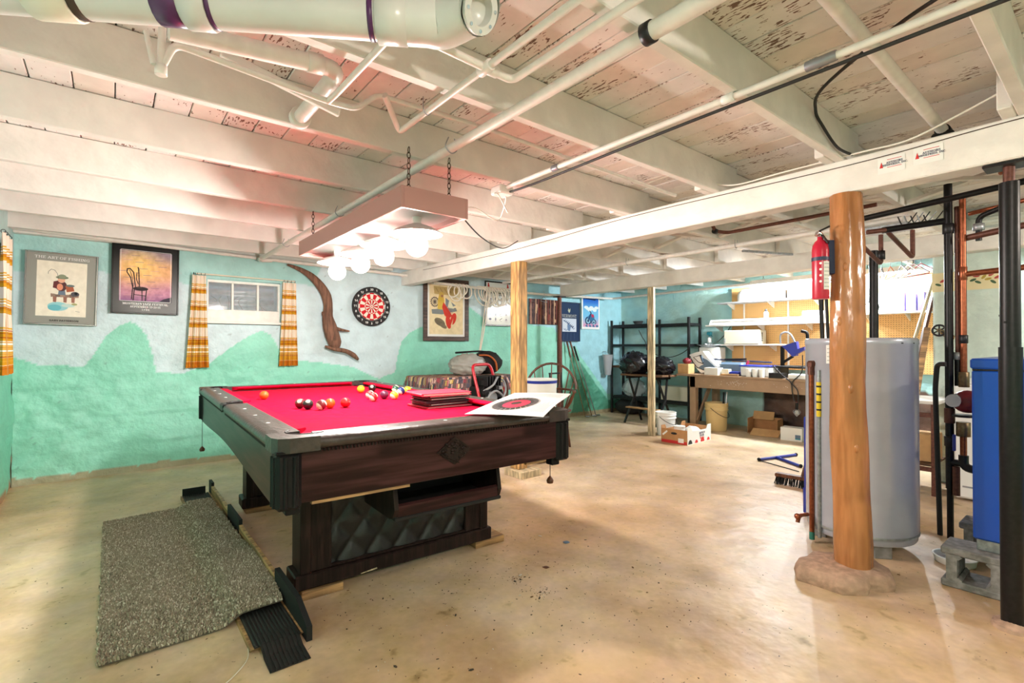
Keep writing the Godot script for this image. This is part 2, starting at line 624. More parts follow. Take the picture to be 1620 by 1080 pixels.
# wall surface: grid with relief and vertex colours, plus its thickness behind; hole = [a0, a1, h0, h1]
func wall(called: String, label: String, a0: float, a1: float, top: float, step: float, place: Callable, paint: Callable, hole: Array, thick: float) -> MeshInstance3D:
	var na := int((a1 - a0) / step)
	var nh := int(top / step)
	var vs := PackedVector3Array()
	var cs := PackedColorArray()
	var ix := PackedInt32Array()
	for j in nh + 1:
		for i in na + 1:
			var a := lerpf(a0, a1, float(i) / na)
			var h := top * j / nh
			vs.append(place.call(a, h, relief(a, h)))
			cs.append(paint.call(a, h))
	var inside := func(a: float, h: float) -> bool: return hole.size() > 0 and a > hole[0] and a < hole[1] and h > hole[2] and h < hole[3]
	for j in nh:
		for i in na:
			if inside.call(lerpf(a0, a1, (i + 0.5) / na), top * (j + 0.5) / nh): continue
			var k := j * (na + 1) + i
			ix.append_array([k, k + na + 1, k + na + 2, k, k + na + 2, k + 1])
	# thickness behind (closed slabs round the hole)
	var slabs := [[a0 - 0.02, a1 + 0.02, -0.05, top + 0.15]] if hole.is_empty() else [[a0 - 0.02, hole[0], -0.05, top + 0.15], [hole[1], a1 + 0.02, -0.05, top + 0.15], [hole[0], hole[1], -0.05, hole[2]], [hole[0], hole[1], hole[3], top + 0.15]]
	for s in slabs:
		var b := vs.size()
		for k in 8:
			var aa: float = s[1] if k & 1 else s[0]
			var hh: float = s[3] if k & 2 else s[2]
			vs.append(place.call(aa, hh, -0.02 if k & 4 else -thick))
			cs.append(paint.call(aa, hh))
		for f in [[4, 6, 7, 5], [1, 3, 2, 0], [5, 7, 3, 1], [0, 2, 6, 4], [6, 2, 3, 7], [0, 4, 5, 1]]:
			ix.append_array([b + f[0], b + f[1], b + f[2], b + f[0], b + f[2], b + f[3]])
	var ns := PackedVector3Array()
	ns.resize(vs.size())
	for i in range(0, ix.size(), 3):
		var n := (vs[ix[i + 2]] - vs[ix[i]]).cross(vs[ix[i + 1]] - vs[ix[i]])
		for k in 3: ns[ix[i + k]] += n
	for i in ns.size(): ns[i] = ns[i].normalized()
	var arr := []
	arr.resize(Mesh.ARRAY_MAX)
	arr[Mesh.ARRAY_VERTEX] = vs
	arr[Mesh.ARRAY_NORMAL] = ns
	arr[Mesh.ARRAY_COLOR] = cs
	arr[Mesh.ARRAY_INDEX] = ix
	var am := ArrayMesh.new()
	am.add_surface_from_arrays(Mesh.PRIMITIVE_TRIANGLES, arr)
	am.surface_set_material(0, m.wall_paint)
	var o := MeshInstance3D.new()
	o.name = called
	o.mesh = am
	add_child(o)
	tag(o, label, "wall", "", "structure")
	return o

const PALE := [205, 226, 226]
const MINT := [138, 214, 184]

func paint_back(a: float, h: float) -> Color:
	var b := hill(a) + 0.012 * wn.get_noise_2d(a * 90, h * 40)
	var n := wn2.get_noise_2d(a * 40, h * 40) * 0.5
	# three tones of the upper colour, each with its own ragged edge
	var pale := lin(168, 219, 230) if a + n * 0.5 > 4.8 else lin(208, 229, 235)  # bluer right part: cool tube light put into the colour
	if h + n * 0.16 > 1.80 and a + n < 1.75: pale = lin(172, 220, 216)  # greener above a ragged edge at the top left
	var mint := lin(134, 213, 188).lerp(lin(160, 228, 208), clampf(0.5 + n, 0, 1))
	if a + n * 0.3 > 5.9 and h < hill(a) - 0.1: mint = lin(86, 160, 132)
	# earthy stain along the foot of the wall
	var foot := 0.05 + 0.05 * absf(wn.get_noise_2d(a * 70, 4.0))
	var c := pale if h > b else mint
	if h < foot: c = c.lerp(lin(176, 140, 104), 0.75)
	if wn.get_noise_2d(a * 420, h * 420) > 0.64: c = c.lerp(lin(70, 84, 76), 0.35)
	return c

func paint_left(a: float, h: float) -> Color:
	var n := wn2.get_noise_2d(a * 40 + 300, h * 40)
	var c := lin(132, 212, 184) if h < 1.12 + 0.15 * n else lin(196, 224, 222)
	return lin(176, 140, 104) if h < 0.05 + 0.03 * n else c

func paint_right(a: float, h: float) -> Color:
	var n := wn2.get_noise_2d(a * 60 + 90, h * 60)
	var n2 := wn.get_noise_2d(a * 90, h * 90)
	var c := lin(158, 210, 216).lerp(lin(178, 214, 206), clampf(0.5 + n, 0, 1))
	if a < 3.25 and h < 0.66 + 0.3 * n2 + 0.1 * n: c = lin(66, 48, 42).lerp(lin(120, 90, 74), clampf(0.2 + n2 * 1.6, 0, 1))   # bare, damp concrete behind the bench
	if a < 1.35: c = lin(206, 222, 212)
	return c

func build_structure() -> void:
	wn.seed = 3; wn.frequency = 0.02; wn.fractal_octaves = 4
	wn2.seed = 8; wn2.frequency = 0.02; wn2.fractal_octaves = 3
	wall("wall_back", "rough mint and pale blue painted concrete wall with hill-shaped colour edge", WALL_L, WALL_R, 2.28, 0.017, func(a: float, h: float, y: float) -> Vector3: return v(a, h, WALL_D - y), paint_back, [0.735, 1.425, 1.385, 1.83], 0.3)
	wall("wall_left", "mint painted wall at the left edge of the picture", WALL_F, WALL_D, 2.28, 0.04, func(a: float, h: float, y: float) -> Vector3: return v(WALL_L + y, h, a), paint_left, [4.45, 5.2, 1.3, 1.9], 0.3)
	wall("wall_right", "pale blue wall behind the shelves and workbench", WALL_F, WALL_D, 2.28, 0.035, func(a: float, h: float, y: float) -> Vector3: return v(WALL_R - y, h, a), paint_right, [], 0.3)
	wall("wall_front", "painted wall behind the photographer", WALL_L, WALL_R, 2.28, 0.08, func(a: float, h: float, y: float) -> Vector3: return v(a, h, WALL_F + y), func(_a: float, h: float) -> Color: return lin(134, 212, 184) if h < 1.1 else lin(205, 227, 226), [], 0.3)
	# floor: slightly uneven slab
	var vs := PackedVector3Array()
	var cs := PackedColorArray()
	var ns := PackedVector3Array()
	var ix := PackedInt32Array()
	var x0 := WALL_L - 0.05
	var x1 := WALL_R + 0.05
	var d0 := WALL_F - 0.05
	var d1 := WALL_D + 0.05
	var nx := 150
	var nd := 160
	for j in nd + 1:
		for i in nx + 1:
			var x := lerpf(x0, x1, float(i) / nx)
			var d := lerpf(d0, d1, float(j) / nd)
			vs.append(v(x, 0.0, d))
			ns.append(Vector3.UP)
			var n := wn2.get_noise_2d(x * 22, d * 22)
			var n2 := wn.get_noise_2d(x * 60 + 77, d * 60)
			var c := lin(255, 248, 238).lerp(lin(240, 214, 184), clampf(0.45 + n * 1.1, 0, 1)).lerp(lin(214, 190, 166), clampf(n2 * 1.2, 0, 0.6))
			cs.append(c)
	for j in nd:
		for i in nx:
			var k := j * (nx + 1) + i
			ix.append_array([k, k + nx + 1, k + nx + 2, k, k + nx + 2, k + 1])
	# slab thickness
	var b := vs.size()
	for k in 8:
		vs.append(v(x1 if k & 1 else x0, -0.002 if k & 2 else -0.2, d1 if k & 4 else d0))
		ns.append(Vector3.DOWN if not (k & 2) else Vector3.UP)
		cs.append(lin(200, 190, 170))
	for f in [[4, 6, 7, 5], [1, 3, 2, 0], [5, 7, 3, 1], [0, 2, 6, 4], [0, 4, 5, 1]]:
		ix.append_array([b + f[0], b + f[1], b + f[2], b + f[0], b + f[2], b + f[3]])
	var arr := []
	arr.resize(Mesh.ARRAY_MAX)
	arr[Mesh.ARRAY_VERTEX] = vs
	arr[Mesh.ARRAY_NORMAL] = ns
	arr[Mesh.ARRAY_COLOR] = cs
	arr[Mesh.ARRAY_INDEX] = ix
	var am := ArrayMesh.new()
	am.add_surface_from_arrays(Mesh.PRIMITIVE_TRIANGLES, arr)
	am.surface_set_material(0, m.floor)
	var fo := MeshInstance3D.new()
	fo.name = "floor"
	fo.mesh = am
	add_child(fo)
	tag(fo, "tan painted concrete floor with grit and stains", "floor", "", "structure")
	build_ceiling()

func build_ceiling() -> void:
	var ce := structure("ceiling", "white painted joist and board ceiling with flaking paint", "ceiling")
	# subfloor deck that closes the room
	beg()
	box(v((WALL_L + WALL_R) / 2, 2.42, (WALL_D + WALL_F) / 2), Vector3(WALL_R - WALL_L + 0.5, 0.2, WALL_D - WALL_F + 0.5))
	fin("deck", m.dirt, ce)
	# boards run away from the camera, across the joists
	var x := WALL_L - 0.06
	var k := 0
	var meshes := []
	for w in 3:
		beg()
		box(Vector3.ZERO, Vector3(0.1355, 0.03, WALL_D - WALL_F), 0.003)
		st.generate_normals()
		var me := st.commit()
		me.surface_set_material(0, m.ceiling_board if w != 1 else m.ceiling_board_b)
		meshes.append(me)
	while x < WALL_R:
		share("ceiling_plank", meshes[k % 3], ce, Transform3D(Basis.IDENTITY, v(x + 0.07, BOARD_LOW + 0.0195 + rng.randf_range(-0.0015, 0.003), (WALL_D + WALL_F) / 2)))
		x += 0.14
		k += 1
	# joists in three spans, lapped over the girders
	for n in range(-5, 8):
		var d := 0.915 + 0.655 * n
		if d < WALL_F or d > WALL_D - 0.05: continue
		for span in [[WALL_L - 0.03, 3.06, 0.0], [2.72, 5.62, 0.046], [5.22, WALL_R + 0.03, 0.0]]:
			var l: float = span[1] - span[0]
			beg()
			box(Vector3.ZERO, Vector3(l, BOARD_LOW - JOIST_LOW + 0.004, 0.045), 0.004)
			var o := fin("joist", m.paint_white, ce)
			o.position = v((span[0] + span[1]) / 2, (BOARD_LOW + JOIST_LOW) / 2 + 0.002, d + span[2])
		# cross bridging in the middle span
		if n < 7:
			for xx in [4.05, 4.12, 6.35, 6.42]:
				beg()
				var dd := d + (0.046 if xx < 5 else 0.0) + 0.03
				if fmod(xx, 0.1) > 0.04 and fmod(xx, 0.1) < 0.06 or is_equal_approx(xx, 6.35): bar(v(xx, 2.11, dd), v(xx, 2.25, dd + 0.59), 0.05, 0.02)
				else: bar(v(xx, 2.25, dd), v(xx, 2.11, dd + 0.59), 0.05, 0.02)
				fin("bridging", m.paint_white, ce)
	# girders under the joists
	beg()
	box(v(2.91, 2.005, (WALL_D + WALL_F) / 2), Vector3(0.13, 0.17, WALL_D - WALL_F), 0.006)
	var g := fin("girder", m.girder, ce, "long white painted girder carried on the posts")
	# two printed maker's slips and two dark wires stapled along the girder
	for s in [[0.70, 2.012], [0.565, 2.017]]:
		beg()
		print_sheet(0.105, 0.075, at_wall(v(2.843, s[1], s[0]), -PI / 2))
		fin("paper_slip", m.paper, g)
		var red := PackedVector2Array([Vector2(-0.045, -0.01), Vector2(-0.038, 0.018), Vector2(-0.031, -0.01)])
		beg()
		extr(red, 0.001, at_wall(v(2.842, s[1], s[0]), -PI / 2))
		fin("slip_logo", m.ink_red, g)
		lettering("AUTHORS", 0.0095, m.ink_navy, g, at_wall(v(2.842, s[1] + 0.010, s[0] - 0.012), -PI / 2), true, true)
		lettering("INDUSTRIES, INC.", 0.0085, m.ink_navy, g, at_wall(v(2.842, s[1] - 0.001, s[0] - 0.012), -PI / 2), true, true)
		for q in 2:
			beg()
			box(v(2.842, s[1] + 0.024 - 0.036 * q, s[0] - 0.012), Vector3(0.001, 0.0022, 0.055))
			fin("slip_line", m.ink_red, g)
	beg()
	box(v(5.44, 2.005, (5.5 + WALL_F) / 2), Vector3(0.15, 0.17, 5.5 - WALL_F), 0.006)
	fin("girder", m.girder, ce, "second white girder nearer the workbench")
	# wall plate on the back wall
	beg()
	box(v((WALL_L + 2.7) / 2, 2.17, WALL_D - 0.03), Vector3(2.7 - WALL_L, 0.17, 0.1), 0.006)
	fin("wall_plate", m.paint_white, ce)
	beg()
	box(v((3.1 + WALL_R) / 2, 2.2, WALL_D - 0.03), Vector3(WALL_R - 3.1, 0.12, 0.1), 0.006)
	fin("wall_plate", m.paint_white, ce)
	# bulb holders behind the camera, the second one added for its fill light
	for p in UNSEEN_BULBS:
		var t := thing("unseen_bulb", "bare bulb in a white ceiling holder behind the photographer" if p[0] < 1 else "unseen bare bulb beyond the boiler, added as fill light", "lamp", v(p[0], JOIST_LOW - 0.002, p[2]))
		beg()
		lathe([[0.0, -0.035], [0.03, -0.035], [0.045, -0.02], [0.055, 0.0], [0.0, 0.0]])
		fin("lamp_holder", m.white_plastic, t)
		beg()
		ball(Vector3(0, -0.12, 0), 0.055)
		lathe([[0.022, -0.085], [0.016, -0.03]])
		fin("bulb", m.lamp_globe, t)

# ---------------------------------------------------------------- pipes, cables and fittings under the ceiling
func coupling(a: Vector3, dir: Vector3, r: float, l: float) -> void:
	var d := dir.normalized() * l * 0.5
	tube([a - d, a - d * 0.96, a + d * 0.96, a + d], [r * 0.94, r, r, r * 0.94], 18)

func build_ceiling_pipes() -> void:
	# big PVC vent pipe close to the camera, with purple primer at its joints and an open flange at the end
	var a := v(-0.6, 2.031, 1.96)
	var b := v(0.655, 2.031, 1.181)
	var dir := (b - a).normalized()
	var t := thing("vent_pipe", "large white plastic vent pipe with purple bands at the top left", "pipe", a)
	var end := v(0.735, 2.026, 1.045)
	beg()
	tube([Vector3.ZERO, b - a], 0.056, 28)
	fin("pipe_body", m.pvc, t)
	for s in [[0.57, 0.0635, 0.10], [0.905, 0.0625, 0.062]]:
		beg()
		coupling(dir * s[0] * 1.0 + Vector3.ZERO, dir, s[1], s[2])
		fin("coupling", m.pvc if s[0] > 0.6 else m.cream, t)
	for s in [[0.632, 0.022, 0.0574], [0.84, 0.062, 0.0574], [0.943, 0.012, 0.0576], [1.335, 0.014, 0.0574]]:
		beg()
		coupling(dir * s[0], dir, s[2], s[1])
		fin("primer_band", m.purple_primer if s[0] > 0.7 else m.dirt, t)
	beg()
	coupling(b - a - dir * 0.09, dir, 0.064, 0.08)
	fin("coupling", m.pvc, t)
	# elbow towards the camera and its bolted flange
	var fdir := Vector3(0.22, -0.42, 0.87).normalized()
	var el := spline([b - a - dir * 0.075, b - a, b - a + dir * 0.045, end - a - fdir * 0.03, end - a + fdir * 0.002], 6)
	beg()
	tube(el, 0.062, 26, false)
	fin("elbow", m.pvc, t)
	var fx := Transform3D(Basis(Quaternion(Vector3.UP, fdir)), end - a)
	beg()
	lathe([[0.038, -0.05], [0.038, 0.006], [0.058, 0.006], [0.058, -0.004], [0.0, -0.05]], fx, 30)
	var fl := fin("flange", m.pvc, t)
	for k in 8:
		beg()
		lathe([[0.0, 0.0085], [0.0045, 0.0085], [0.0045, 0.0], [0.0, 0.0]], fx * Transform3D(Basis.IDENTITY, Vector3(cos(TAU * k / 8.0 + 0.2) * 0.048, 0, sin(TAU * k / 8.0 + 0.2) * 0.048)), 10)
		fin("bolt", m.chrome, fl)

	# long painted heating pipe above the pool table
	t = thing("heating_pipe", "long white heating pipe slung over the pool table lamp", "pipe", v(1.18, 2.045, 0.0))
	beg()
	tube([v(0, 0, 0.86), v(0, 0, 5.6)], 0.02, 14)
	fin("pipe_body", m.pipe_paint, t)
	beg()
	tube([v(0, 0, -2.5), v(0, 0, 0.84)], 0.026, 14)
	fin("pipe_body", m.pipe_paint, t)
	beg()
	coupling(v(0, 0, 0.85), Vector3.FORWARD, 0.031, 0.03)
	fin("coupling", m.black_iron, t)
	beg()
	tube(bend([v(0, 0, 5.5), v(0, 0, 5.62), v(0.12, 0.01, 5.62)], 0.05), 0.024, 12)
	fin("elbow", m.pipe_paint, t)
	for d in [1.9, 3.3, 4.6]:
		beg()
		tube(spline([v(-0.015, 0.045, d), v(-0.03, 0.0, d), v(0, -0.024, d), v(0.03, 0.0, d), v(0.015, 0.045, d)], 5), 0.0025, 6)
		fin("hanger", m.zinc, t)

	# pipe along the top of the back wall, left and right
	beg()
	tube([Vector3.ZERO, Vector3(1.82, -0.05, 0)], 0.019, 12)
	solo("wall_pipe", m.pipe_paint, "thin white pipe along the back wall top above the fishing picture", "pipe", v(-0.66, 2.12, 5.66))
	beg()
	tube([Vector3.ZERO, Vector3(1.7, -0.03, 0)], 0.02, 12)
	solo("wall_pipe", m.pipe_paint, "white wall pipe behind the hanging lamp above the dartboard", "pipe", v(1.3, 2.06, 5.62))
	beg()
	tube(bend([Vector3.ZERO, Vector3(1.0, -0.03, 0), Vector3(1.9, -0.03, 0), Vector3(3.5, 0.0, 0), Vector3(3.5, 0.03, 3.1)], 0.06), 0.018, 12)
	solo("wall_pipe", m.pipe_paint, "white pipe under the ceiling holding the coiled ropes", "pipe", v(3.2, 1.97, 5.58))

	# drain with a bend into the joist
	t = thing("drain_pipe", "thick white drain pipe bending into the joist behind the vent pipe", "pipe", v(0.12, 2.05, 1.69))
	beg()
	tube(bend([Vector3.ZERO, Vector3(0.485, 0.055, 0), Vector3(0.487, 0.06, -0.5)], 0.07, 7), 0.028, 16)
	fin("pipe_body", m.pipe_paint, t)
	beg()
	coupling(Vector3(0.40, 0.046, 0), Vector3(1, 0.1, 0), 0.032, 0.05)
	fin("coupling", m.pipe_paint, t)
	beg()
	coupling(Vector3(0.487, 0.06, -0.475), Vector3.FORWARD, 0.042, 0.03)
	fin("wall_rose", m.white_paint, t)

	# thin supply pipe in the same bay, with its crank
	t = thing("supply_pipe", "thin white supply pipe with a kink running between two joists", "pipe", v(0.113, 2.12, 1.80))
	beg()
	tube(bend([Vector3(0, 0, 0), Vector3(-0.004, -0.14, 0.0), Vector3(0.03, -0.05, 0.0), Vector3(0.486, -0.083, 0), Vector3(0.59, -0.08, 0), Vector3(0.675, 0.0, 0), Vector3(1.12, 0.01, 0), Vector3(2.66, -0.01, 0)], 0.03, 4), 0.0105, 10)
	fin("pipe_body", m.pipe_paint, t)
	beg()
	coupling(Vector3(-0.003, -0.142, 0), Vector3.UP, 0.016, 0.03)
	fin("elbow", m.pipe_paint, t)
	beg()
	tube(bend([v(0.62, 2.05, 1.36) - v(0.113, 2.12, 1.80), v(0.615, 2.05, 1.74) - v(0.113, 2.12, 1.80), v(0.60, 2.035, 1.80) - v(0.113, 2.12, 1.80)], 0.02), 0.0105, 10)
	fin("branch", m.pipe_paint, t)
	beg()
	tube([Vector3(-0.04, -0.04, 0.0), Vector3(-0.022, -0.135, 0.01)], 0.007, 8)
	fin("stub", m.pipe_paint, t)
	beg()
	bar(Vector3(0.16, -0.0, -0.06), Vector3(0.55, -0.085, -0.06), 0.02, 0.03, 0.003)
	fin("batten", m.paint_white, t)

	# tee with two parallel branches
	t = thing("branch_pipe", "white pipe with a tee and two parallel branches under the boards", "pipe", v(0.94, 2.06, 1.305))
	beg()
	tube(bend([v(-0.13, 0.06, 0.48), v(0.0, 0, 0.62), v(0.0, 0, -0.8)], 0.03), 0.012, 12)
	fin("pipe_body", m.pipe_paint, t)
	beg()
	tube(bend([v(-0.5, 0.02, 0.0), v(0.11, -0.004, 0.0), v(0.115, -0.004, -0.9)], 0.03), 0.013, 12)
	fin("branch", m.pipe_paint, t)
	beg()
	coupling(Vector3.ZERO, Vector3.FORWARD, 0.019, 0.06)
	coupling(Vector3(0.02, 0, 0), Vector3.RIGHT, 0.018, 0.05)
	fin("tee", m.pipe_paint, t)
	beg()
	tube(spline([v(-0.02, 0.05, 0.38), v(-0.018, 0, 0.38), v(0, -0.016, 0.38), v(0.018, 0, 0.38)], 4), 0.002, 6)
	fin("hanger", m.zinc, t)

	# electric conduit with its black cable and box
	t = thing("conduit", "white electric conduit with a junction box and taped coupling", "conduit", v(1.775, 2.076, 0.0))
	beg()
	tube([v(0, 0, 2.25), v(0, 0, -2.4)], 0.0125, 12)
	fin("conduit_pipe", m.white_paint, t)
	beg()
	coupling(v(0, 0, 0.62), Vector3.FORWARD, 0.0165, 0.09)
	fin("silver_tape", m.tape_silver, t)
	for d in [0.93, 1.85]:
		beg()
		coupling(v(0, 0, d), Vector3.FORWARD, 0.0165, 0.045)
		fin("coupling", m.white_plastic if d < 1 else m.tape_silver, t)
	beg()
	box(v(0.0, -0.012, 2.30), Vector3(0.10, 0.05, 0.10), 0.008)
	fin("junction_box", m.white_paint, t)
	beg()
	tube(spline([v(0.02, -0.022, 2.28), v(0.02, -0.03, 2.0), v(0.016, -0.024, 1.2), v(0.016, -0.024, 0.4), v(0.016, -0.026, -2.4)], 8), 0.0065, 8)
	solo("black_cable", m.rubber, "straight black cable strapped under the white conduit", "cable", v(1.775, 2.076, 0.0))
	beg()
	tube(spline([v(1.86, 2.18, 0.3), v(1.99, 2.20, 0.48), v(2.25, 2.21, 0.78), v(2.44, 2.21, 0.875), v(2.53, 2.165, 0.878), v(2.7, 2.11, 0.875), v(2.85, 2.105, 0.86)], 6), 0.0065, 8)
	solo("black_cable", m.rubber, "looping black cable clipped to the joist near the log post", "cable")
	beg()
	tube(spline([v(2.80, 2.20, 0.29), v(2.82, 2.15, 0.45), v(2.83, 2.10, 0.63), v(2.83, 2.10, 0.8), v(2.83, 2.105, 1.0)], 6), 0.0045, 8)
	solo("white_cable", m.cord_white, "white cord sagging over the girder near the paper slips", "cord")
	beg()
	tube(spline([v(2.55, 2.15, 1.88), v(2.74, 2.23, 1.79), v(2.80, 2.16, 1.62), v(2.83, 2.10, 1.45), v(2.83, 2.10, 1.2), v(2.83, 2.1, 0.98)], 6), 0.0045, 8)
	solo("white_cable", m.cord_white, "thin white cord arching to the girder from the supply pipe", "cord")
	beg()
	tube(spline([v(2.842, 2.072, -0.6), v(2.842, 2.074, 0.27), v(2.842, 2.055, 0.88), v(2.842, 2.068, 2.2), v(2.842, 2.03, 3.6), v(2.842, 2.05, 5.2)], 8), 0.0022, 6)
	solo("staple_wire", m.dirt, "thin dark wire stapled along the girder face", "wire")
	beg()
	tube(spline([v(1.62, 1.86, 2.05), v(1.72, 2.02, 2.26), v(1.72, 2.04, 2.3), v(1.80, 2.04, 2.3), v(1.87, 1.98, 2.42), v(1.84, 1.93, 2.44), v(1.60, 1.93, 2.3), v(1.42, 1.87, 2.12)], 6), 0.004, 8)
	solo("lamp_flex", m.cord_white, "pale flex looping from the junction box to the lamp", "cord")
	beg()
	tube(spline([v(1.38, 1.84, 2.15), v(1.7, 1.80, 2.4), v(2.4, 1.93, 3.1), v(2.8, 2.09, 3.4)], 8), 0.004, 8)
	solo("black_cable", m.rubber, "thin black cable hanging from the lamp box towards the girder", "cable")

	# drain in the near bay and the pipe under the middle span
	t = thing("drain_pipe", "white drain pipe in the bay above the girder with a tarred end", "pipe", v(0.75, 2.185, 0.55))
	beg()
	tube([Vector3.ZERO, Vector3(2.3, -0.01, 0)], 0.023, 14)
	fin("pipe_body", m.pipe_paint, t)
	beg()
	coupling(Vector3(2.31, -0.012, 0), Vector3.RIGHT, 0.03, 0.05)
	ball(Vector3(2.30, -0.03, 0.0), 0.028, 6, 10, Vector3(1.4, 0.7, 1.6))
	fin("tar_seal", m.black_matt, t)
	t = thing("heating_pipe", "white heating pipe hung on wires beyond the first girder", "pipe", v(4.33, 2.055, 0.0))
	beg()
	tube([v(0, 0, 1.0), v(0, 0, 5.58)], 0.021, 12)
	fin("pipe_body", m.pipe_paint, t)
	for d in [2.2, 3.4]:
		beg()
		tube(spline([v(-0.02, 0.05, d), v(-0.025, 0, d), v(0, -0.025, d), v(0.025, 0, d), v(0.02, 0.05, d)], 4), 0.0025, 6)
		fin("hanger", m.zinc, t)
	t = thing("rusty_pipe", "short rusty pipe with peeling paint behind the fire extinguisher", "pipe", v(3.75, 2.05, 1.3))
	beg()
	tube(bend([v(-0.15, 0.05, 0.72), v(-0.1, 0.0, 0.72), v(-0.02, -0.01, 0.66), v(0.0, 0, -0.3)], 0.03), 0.013, 10)
	fin("pipe_body", m.rust_pipe, t)
	beg()
	coupling(v(-0.1, 0.0, 0.72), Vector3.RIGHT, 0.02, 0.04)
	fin("elbow", m.black_iron, t)
	beg()
	bar(v(4.55, 2.04, 2.25), v(5.05, 2.03, 2.02), 0.03, 0.02, 0.003)
	solo("wire_bracket", m.zinc, "grey metal bracket below the joists near the fire extinguisher", "bracket")

# ---------------------------------------------------------------- the pool table
const TABLE_AT := Vector3(1.169, 0, -3.16)
const TABLE_TURN := -0.036

func on_table(x: float, d: float, h: float) -> Vector3:
	return v(x, h, d)

func build_pool_table() -> void:
	var t := thing("pool_table", "large pool table with red cloth and dark walnut apron", "pool table", TABLE_AT, TABLE_TURN)
	var W := 0.69
	var L := 1.37
	var top := 0.84
	var bed := 0.803
	var cap := 0.118      # width of the rail cap
	var cush := 0.05
	var iw := W - cap - cush
	var il := L - cap - cush
	# slate bed under the cloth, with the corner and side pockets cut out
	var cloth := PackedVector2Array([Vector2(-W + cap, -L + cap), Vector2(W - cap, -L + cap), Vector2(W - cap, L - cap), Vector2(-W + cap, L - cap)])
	var pockets := [Vector2(-W + 0.135, -L + 0.135), Vector2(W - 0.135, -L + 0.135), Vector2(-W + 0.135, L - 0.135), Vector2(W - 0.135, L - 0.135), Vector2(-W + 0.098, 0), Vector2(W - 0.098, 0)]
	for p in pockets:
		var c := PackedVector2Array()
		for k in 18: c.append(p + Vector2(cos(TAU * k / 18), sin(TAU * k / 18)) * 0.064)
		var r := Geometry2D.clip_polygons(cloth, c)
		cloth = r[0]
	beg()
	extr(cloth, 0.04, Transform3D(Basis(Vector3.RIGHT, PI / 2), Vector3(0, bed - 0.02, 0)))
	fin("bed_cloth", m.red_cloth, t)
	# pockets: black cups
	for p in pockets:
		beg()
		lathe([[0.0, -0.16], [0.045, -0.155], [0.062, -0.08], [0.064, 0.0], [0.07, 0.004], [0.074, -0.01], [0.07, -0.09], [0.05, -0.165], [0.0, -0.17]], Transform3D(Basis.IDENTITY, Vector3(p.x, bed + 0.004, p.y)), 18)
		fin("pocket", m.black_vinyl, t)
	# cushions: red, sloping to a nose
	var prof := func(s: float) -> Array: return [[0.0, top - bed - 0.004], [cush * s, top - bed - 0.006], [cush * s, 0.021], [0.0, 0.002]]
	var segs := [[Vector3(-W + 0.215, 0, L - cap), Vector3(W - 0.215, 0, L - cap), Vector3(0, 0, -1)], [Vector3(-W + 0.215, 0, -L + cap), Vector3(W - 0.215, 0, -L + cap), Vector3(0, 0, 1)]]
	for s in [-1.0, 1.0]:
		segs.append([Vector3(s * (W - cap), 0, -L + 0.215), Vector3(s * (W - cap), 0, -0.085), Vector3(-s, 0, 0)])
		segs.append([Vector3(s * (W - cap), 0, 0.085), Vector3(s * (W - cap), 0, L - 0.215), Vector3(-s, 0, 0)])
	for s in segs:
		beg()
		flat()
		var dirv: Vector3 = (s[1] - s[0]).normalized()
		var y0 := Vector3(0, bed, 0)
		var pts := [Vector2(0, 0.004), Vector2(cush - 0.008, 0.02), Vector2(cush, 0.026), Vector2(cush - 0.004, 0.0335), Vector2(0, top - bed - 0.002)]
		var rows := []
		for e in 2:
			var row := []
			for q in pts:
				var along: Vector3 = dirv * (q.x * 0.8) * (1 if e == 0 else -1)
				row.append(s[e] + y0 + s[2] * q.x + Vector3(0, q.y, 0) + along)
			rows.append(row)
		for k in 4: quad(rows[0][k], rows[0][k + 1], rows[1][k + 1], rows[1][k])
		for k in range(1, 4):
			tri(rows[0][0], rows[0][k], rows[0][k + 1])
			tri(rows[1][0], rows[1][k + 1], rows[1][k])
		fin("cushion", m.red_cloth, t)
	# rail caps with rounded outer edge; two on each long side, one at each end
	var rail_prof := [Vector2(0.0, 0.0), Vector2(0.0, 0.046), Vector2(0.07, 0.046), Vector2(0.1, 0.043), Vector2(0.113, 0.034), Vector2(0.118, 0.02), Vector2(0.114, 0.004), Vector2(0.104, 0.0)]
	var rails := []
	for s in [-1.0, 1.0]:
		rails.append([Vector3(-W + 0.15, 0, s * (L - cap)), Vector3(W - 0.15, 0, s * (L - cap)), Vector3(0, 0, s)])
		rails.append([Vector3(s * (W - cap), 0, -L + 0.15), Vector3(s * (W - cap), 0, -0.062), Vector3(s, 0, 0)])
		rails.append([Vector3(s * (W - cap), 0, 0.062), Vector3(s * (W - cap), 0, L - 0.15), Vector3(s, 0, 0)])
	for r in rails:
		beg()
		flat()
		var rows := []
		for e in 2:
			var row := []
			for q in rail_prof: row.append(r[e] + r[2] * q.x + Vector3(0, top - 0.046 + q.y, 0))
			rows.append(row)
		st.set_smooth_group(1)
		for k in rail_prof.size():
			if k < 2 or k == rail_prof.size() - 1: flat()
			else: st.set_smooth_group(1)
			var k2 := (k + 1) % rail_prof.size()
			quad(rows[0][k], rows[0][k2], rows[1][k2], rows[1][k])
		flat()
		for k in range(1, rail_prof.size() - 1):
			tri(rows[0][0], rows[0][k + 1], rows[0][k])
			tri(rows[1][0], rows[1][k], rows[1][k + 1])
		var ro := fin("rail", m.vinyl_rail, t)
		# sights
		var n := 3
		for k in n:
			var f := (k + 1.0) / (n + 1.0)
			var c: Vector3 = r[0].lerp(r[1], f) + r[2] * 0.055 + Vector3(0, top + 0.0004, 0)
			beg()
			box(c, Vector3(0.013, 0.001, 0.013), 0.0, Basis(Vector3.UP, PI / 4))
			fin("sight", m.ink_white, ro)
		# bead moulding of little pegs under the cap
		var ln: float = r[0].distance_to(r[1])
